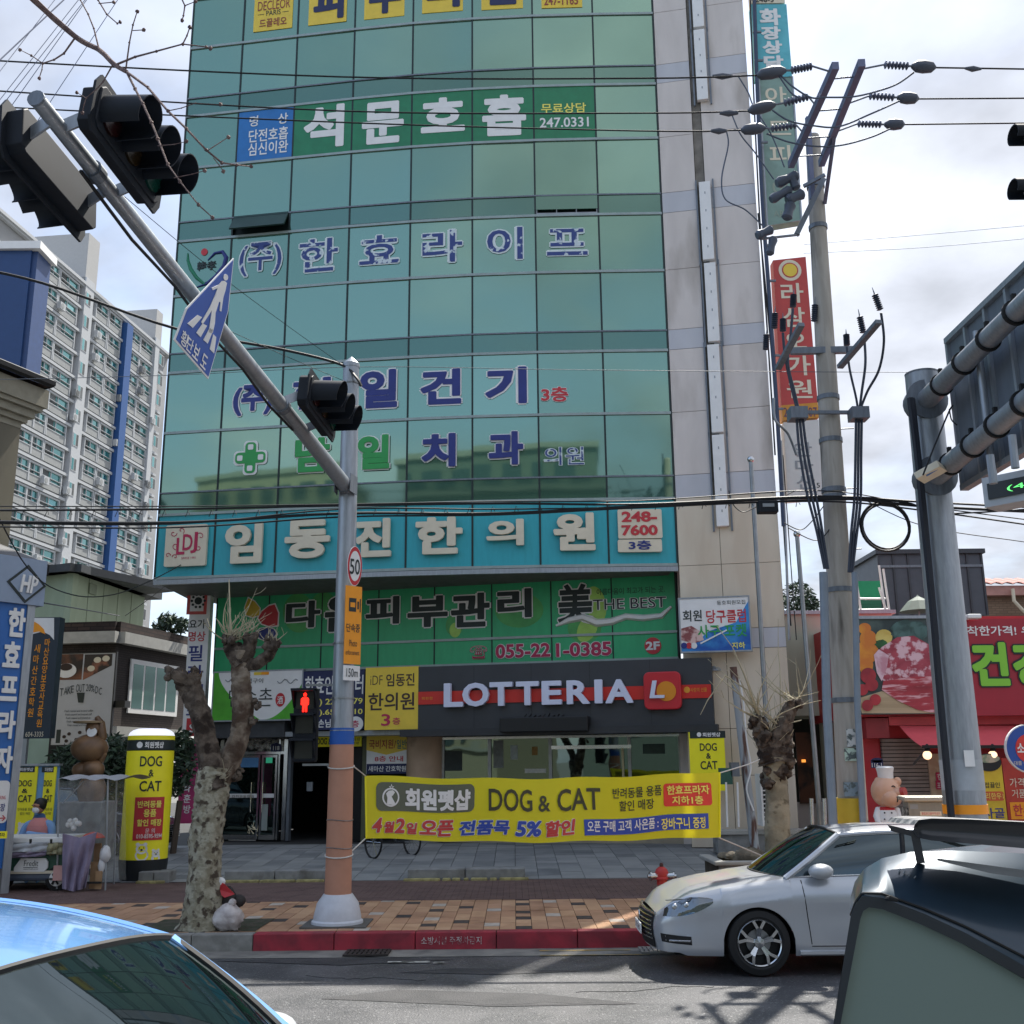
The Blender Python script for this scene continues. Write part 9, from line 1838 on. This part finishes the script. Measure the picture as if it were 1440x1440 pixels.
# chef pig statue
Yp = 20.6; k_ = Yp / 1500; g = lambda x_, y_, dy=0: at(x_, y_, Yp + dy)
t = thing('pig_chef_statue', 'glossy pig statue dressed as a chef with tall white hat in front of the shutter', 'statue', (g(1246, 1180).x, Yp, zf(Yp)))
sk_ = mat('pig_skin', '#d9a98a', .3, var=.06, coat=.3); q = MB(); q.sph(g(1246, 1113), (20 * k_, 18 * k_, 21 * k_), 22, 16); q.sph(g(1252, 1122, -.1), (15 * k_, 16 * k_, 13 * k_), 18, 12); q.tube([g(1258, 1116, -.15), g(1268, 1114, -.25)], [9 * k_, 7 * k_], 16)
for x_, s in ((1235, -1), (1262, 1)): q.sph(g(x_, 1099, .02), (5.5 * k_, 3 * k_, 6 * k_), 12, 8)
q.build('head', sk_, t, smooth=True); MB().tube([g(1268, 1114, -.25), g(1273, 1113.5, -.3)], [6.5 * k_, 6 * k_], 16).build('snout', mat('snout_red', '#b8413a', .3), t, smooth=True)
q = MB(); q.tube([g(1253, 1107, -.22), g(1256, 1105, -.24), g(1259, 1107, -.24)], .012, 5); q.tube([g(1259, 1122, -.3), g(1263, 1120, -.32), g(1262, 1128, -.3)], .014, 5); q.build('face_marks', M['ink'], t, kind='stuff')
MB().lathe(g(1246, 1101), [(11 * k_, 0), (11 * k_, 3 * k_), (10 * k_, 4 * k_), (10.5 * k_, 14 * k_), (12 * k_, 20 * k_), (10 * k_, 22 * k_), (0, 22.5 * k_)], 24).build('chef_hat', M['white'], t, smooth=True); MB().lathe(g(1246, 1102), [(11.4 * k_, 0), (11.6 * k_, 1.5 * k_), (11.3 * k_, 2.5 * k_)], 24).build('hat_ring', M['red'], t, smooth=True)
zt_ = g(1246, 1134).z; cb = V((g(1247, 1150).x, Yp, 0)); zg = zf(Yp)
MB().lathe(cb, [(12 * k_, zg + .25), (15 * k_, zg + .3), (15 * k_, zt_ - .35), (14 * k_, zt_ - .12), (9 * k_, zt_), (0, zt_ + .02)], 24).build('white_jacket', M['white'], t, smooth=True); MB().lathe(cb, [(15.6 * k_, zt_ - .42), (16 * k_, zt_ - .36), (15.4 * k_, zt_ - .28)], 24).build('red_belt', M['red'], t, smooth=True); MB().lathe(cb, [(14 * k_, zg), (14 * k_, zg + .06), (16 * k_, zg + .1), (16 * k_, zt_ - .44)], 24).build('red_apron', M['red'], t, smooth=True); MB().lathe(cb + V((0, 0, zt_ - .06)), [(11 * k_, -.03), (12 * k_, .02), (9 * k_, .06)], 20).build('neck_scarf', M['red'], t, smooth=True)
for x_ in (1244, 1254):
 for y_ in (1143, 1152): MB().sph(g(x_, y_, -.205), .016, 8, 6).build('button', M['ink'], t)
for s, x_ in ((-1, 1236), (1, 1260)): MB().tube([g(x_, 1138), g(x_ + s * 3, 1148, -.08), g(x_ + s * 0, 1158, -.14)], [.07, .065, .05], 10).build('arm', M['white'], t, smooth=True); MB().sph(g(x_, 1160, -.15), .055, 10, 8).build('trotter', sk_, t, smooth=True)
# steel cabinet
Yk = 17.0; t = thing('steel_cabinet', 'grey steel street cabinet with pale sloped lid before the butcher shop', 'cabinet', at(1300, 1200, Yk)); KF = Fr((at(1279, 1150, Yk).x, Yk), (at(1341, 1150, Yk).x, Yk - .15)); zk = KF.hit(1300, 1127)[1]
MB().bf(KF, 0, KF.w, ZP, zk, -.7, 0).build('body', mat('cabinet_steel', '#8b8980', .45, .4, var=.12, streak=(3, 3, .6)), t, bev=.015); MB().bf(KF, -.06, KF.w + .04, zk, zk + .07, -.75, .06).build('lid', mat('cabinet_lid', '#a8a59a', .45, .4), t, bev=.015)
b = KF.box(1294, 1141, 1324, 1147, .01); MB().bf(KF, b[0], b[2], b[1], b[3], 0, .008).build('label_strip', M['cream'], t); letters(KF, '불법광고물부착금지', (1296, 1142, 1322, 1146), M['red'], t, c=.01, bold=0)
b = KF.box(1280, 1131, 1291, 1138, .01); MB().bf(KF, b[0], b[2], b[1], b[3], 0, .006).build('sticker', M['grey_text'], t)
SFk = Fr(KF.P(-.02, 0, -.7), KF.P(-.001, 0, 0)); MB().bf(SFk, .02, .68, ZP + .3, zk - .1, 0, .012).build('mottled_side', mixmat('peeled_side', '#3c403e', '#a3a59f', 14, .5, .58, .6, .3), t)
# ---- what stands behind the camera and mirrors in the glass
bw = mat('mirror_building_wall', '#8f8c78', .8, var=.06); bw2 = mat('mirror_building_dark', '#3f4a48', .7, var=.1); wn = mat('mirror_windows', '#39484c', .3, var=.2)
def block(x0, x1, y0, y1, z1, lab, mm, fl=3.0, step=2.4, nm='building'):
 t = thing(nm, lab, 'building', ((x0 + x1) / 2, (y0 + y1) / 2, 0)); MB().bx(x0, x1, y0, y1, -.05, z1).build('wall', mm, t)
 src_ = None; z = z1 - 1.0
 while z > 4:
  x = x0 + .8
  while x + 1.5 < x1:
   if src_ is None: src_ = MB().bx(x, x + 1.5, y1, y1 + .05, z - 1.6, z).build('window', wn, t); s0 = (x, z)
   else: inst(src_, t, (x - s0[0], 0, z - s0[1]))
   x += step
  MB().bx(x0, x1, y1, y1 + .25, z - 2.2, z - 1.9).build('ledge', mat('mirror_ledge', '#8d9088', .7), t); z -= fl
 MB().bx(x0 - .2, x1 + .2, y0 - .2, y1 + .2, z1, z1 + .5).build('parapet', mat('mirror_ledge', '', .7), t)
 return t
block(-50, -34, -46, -34, 28, 'beige apartment block across the street, mirrored in the lower glass', bw)
block(-24, 4, -44, -30, 26, 'lower pale building behind the camera with stacked balconies', mat('mirror_pale', '#5c6660', .8))
block(10, 34, -40, -26, 12, 'dark low block across the street behind the camera', bw2)
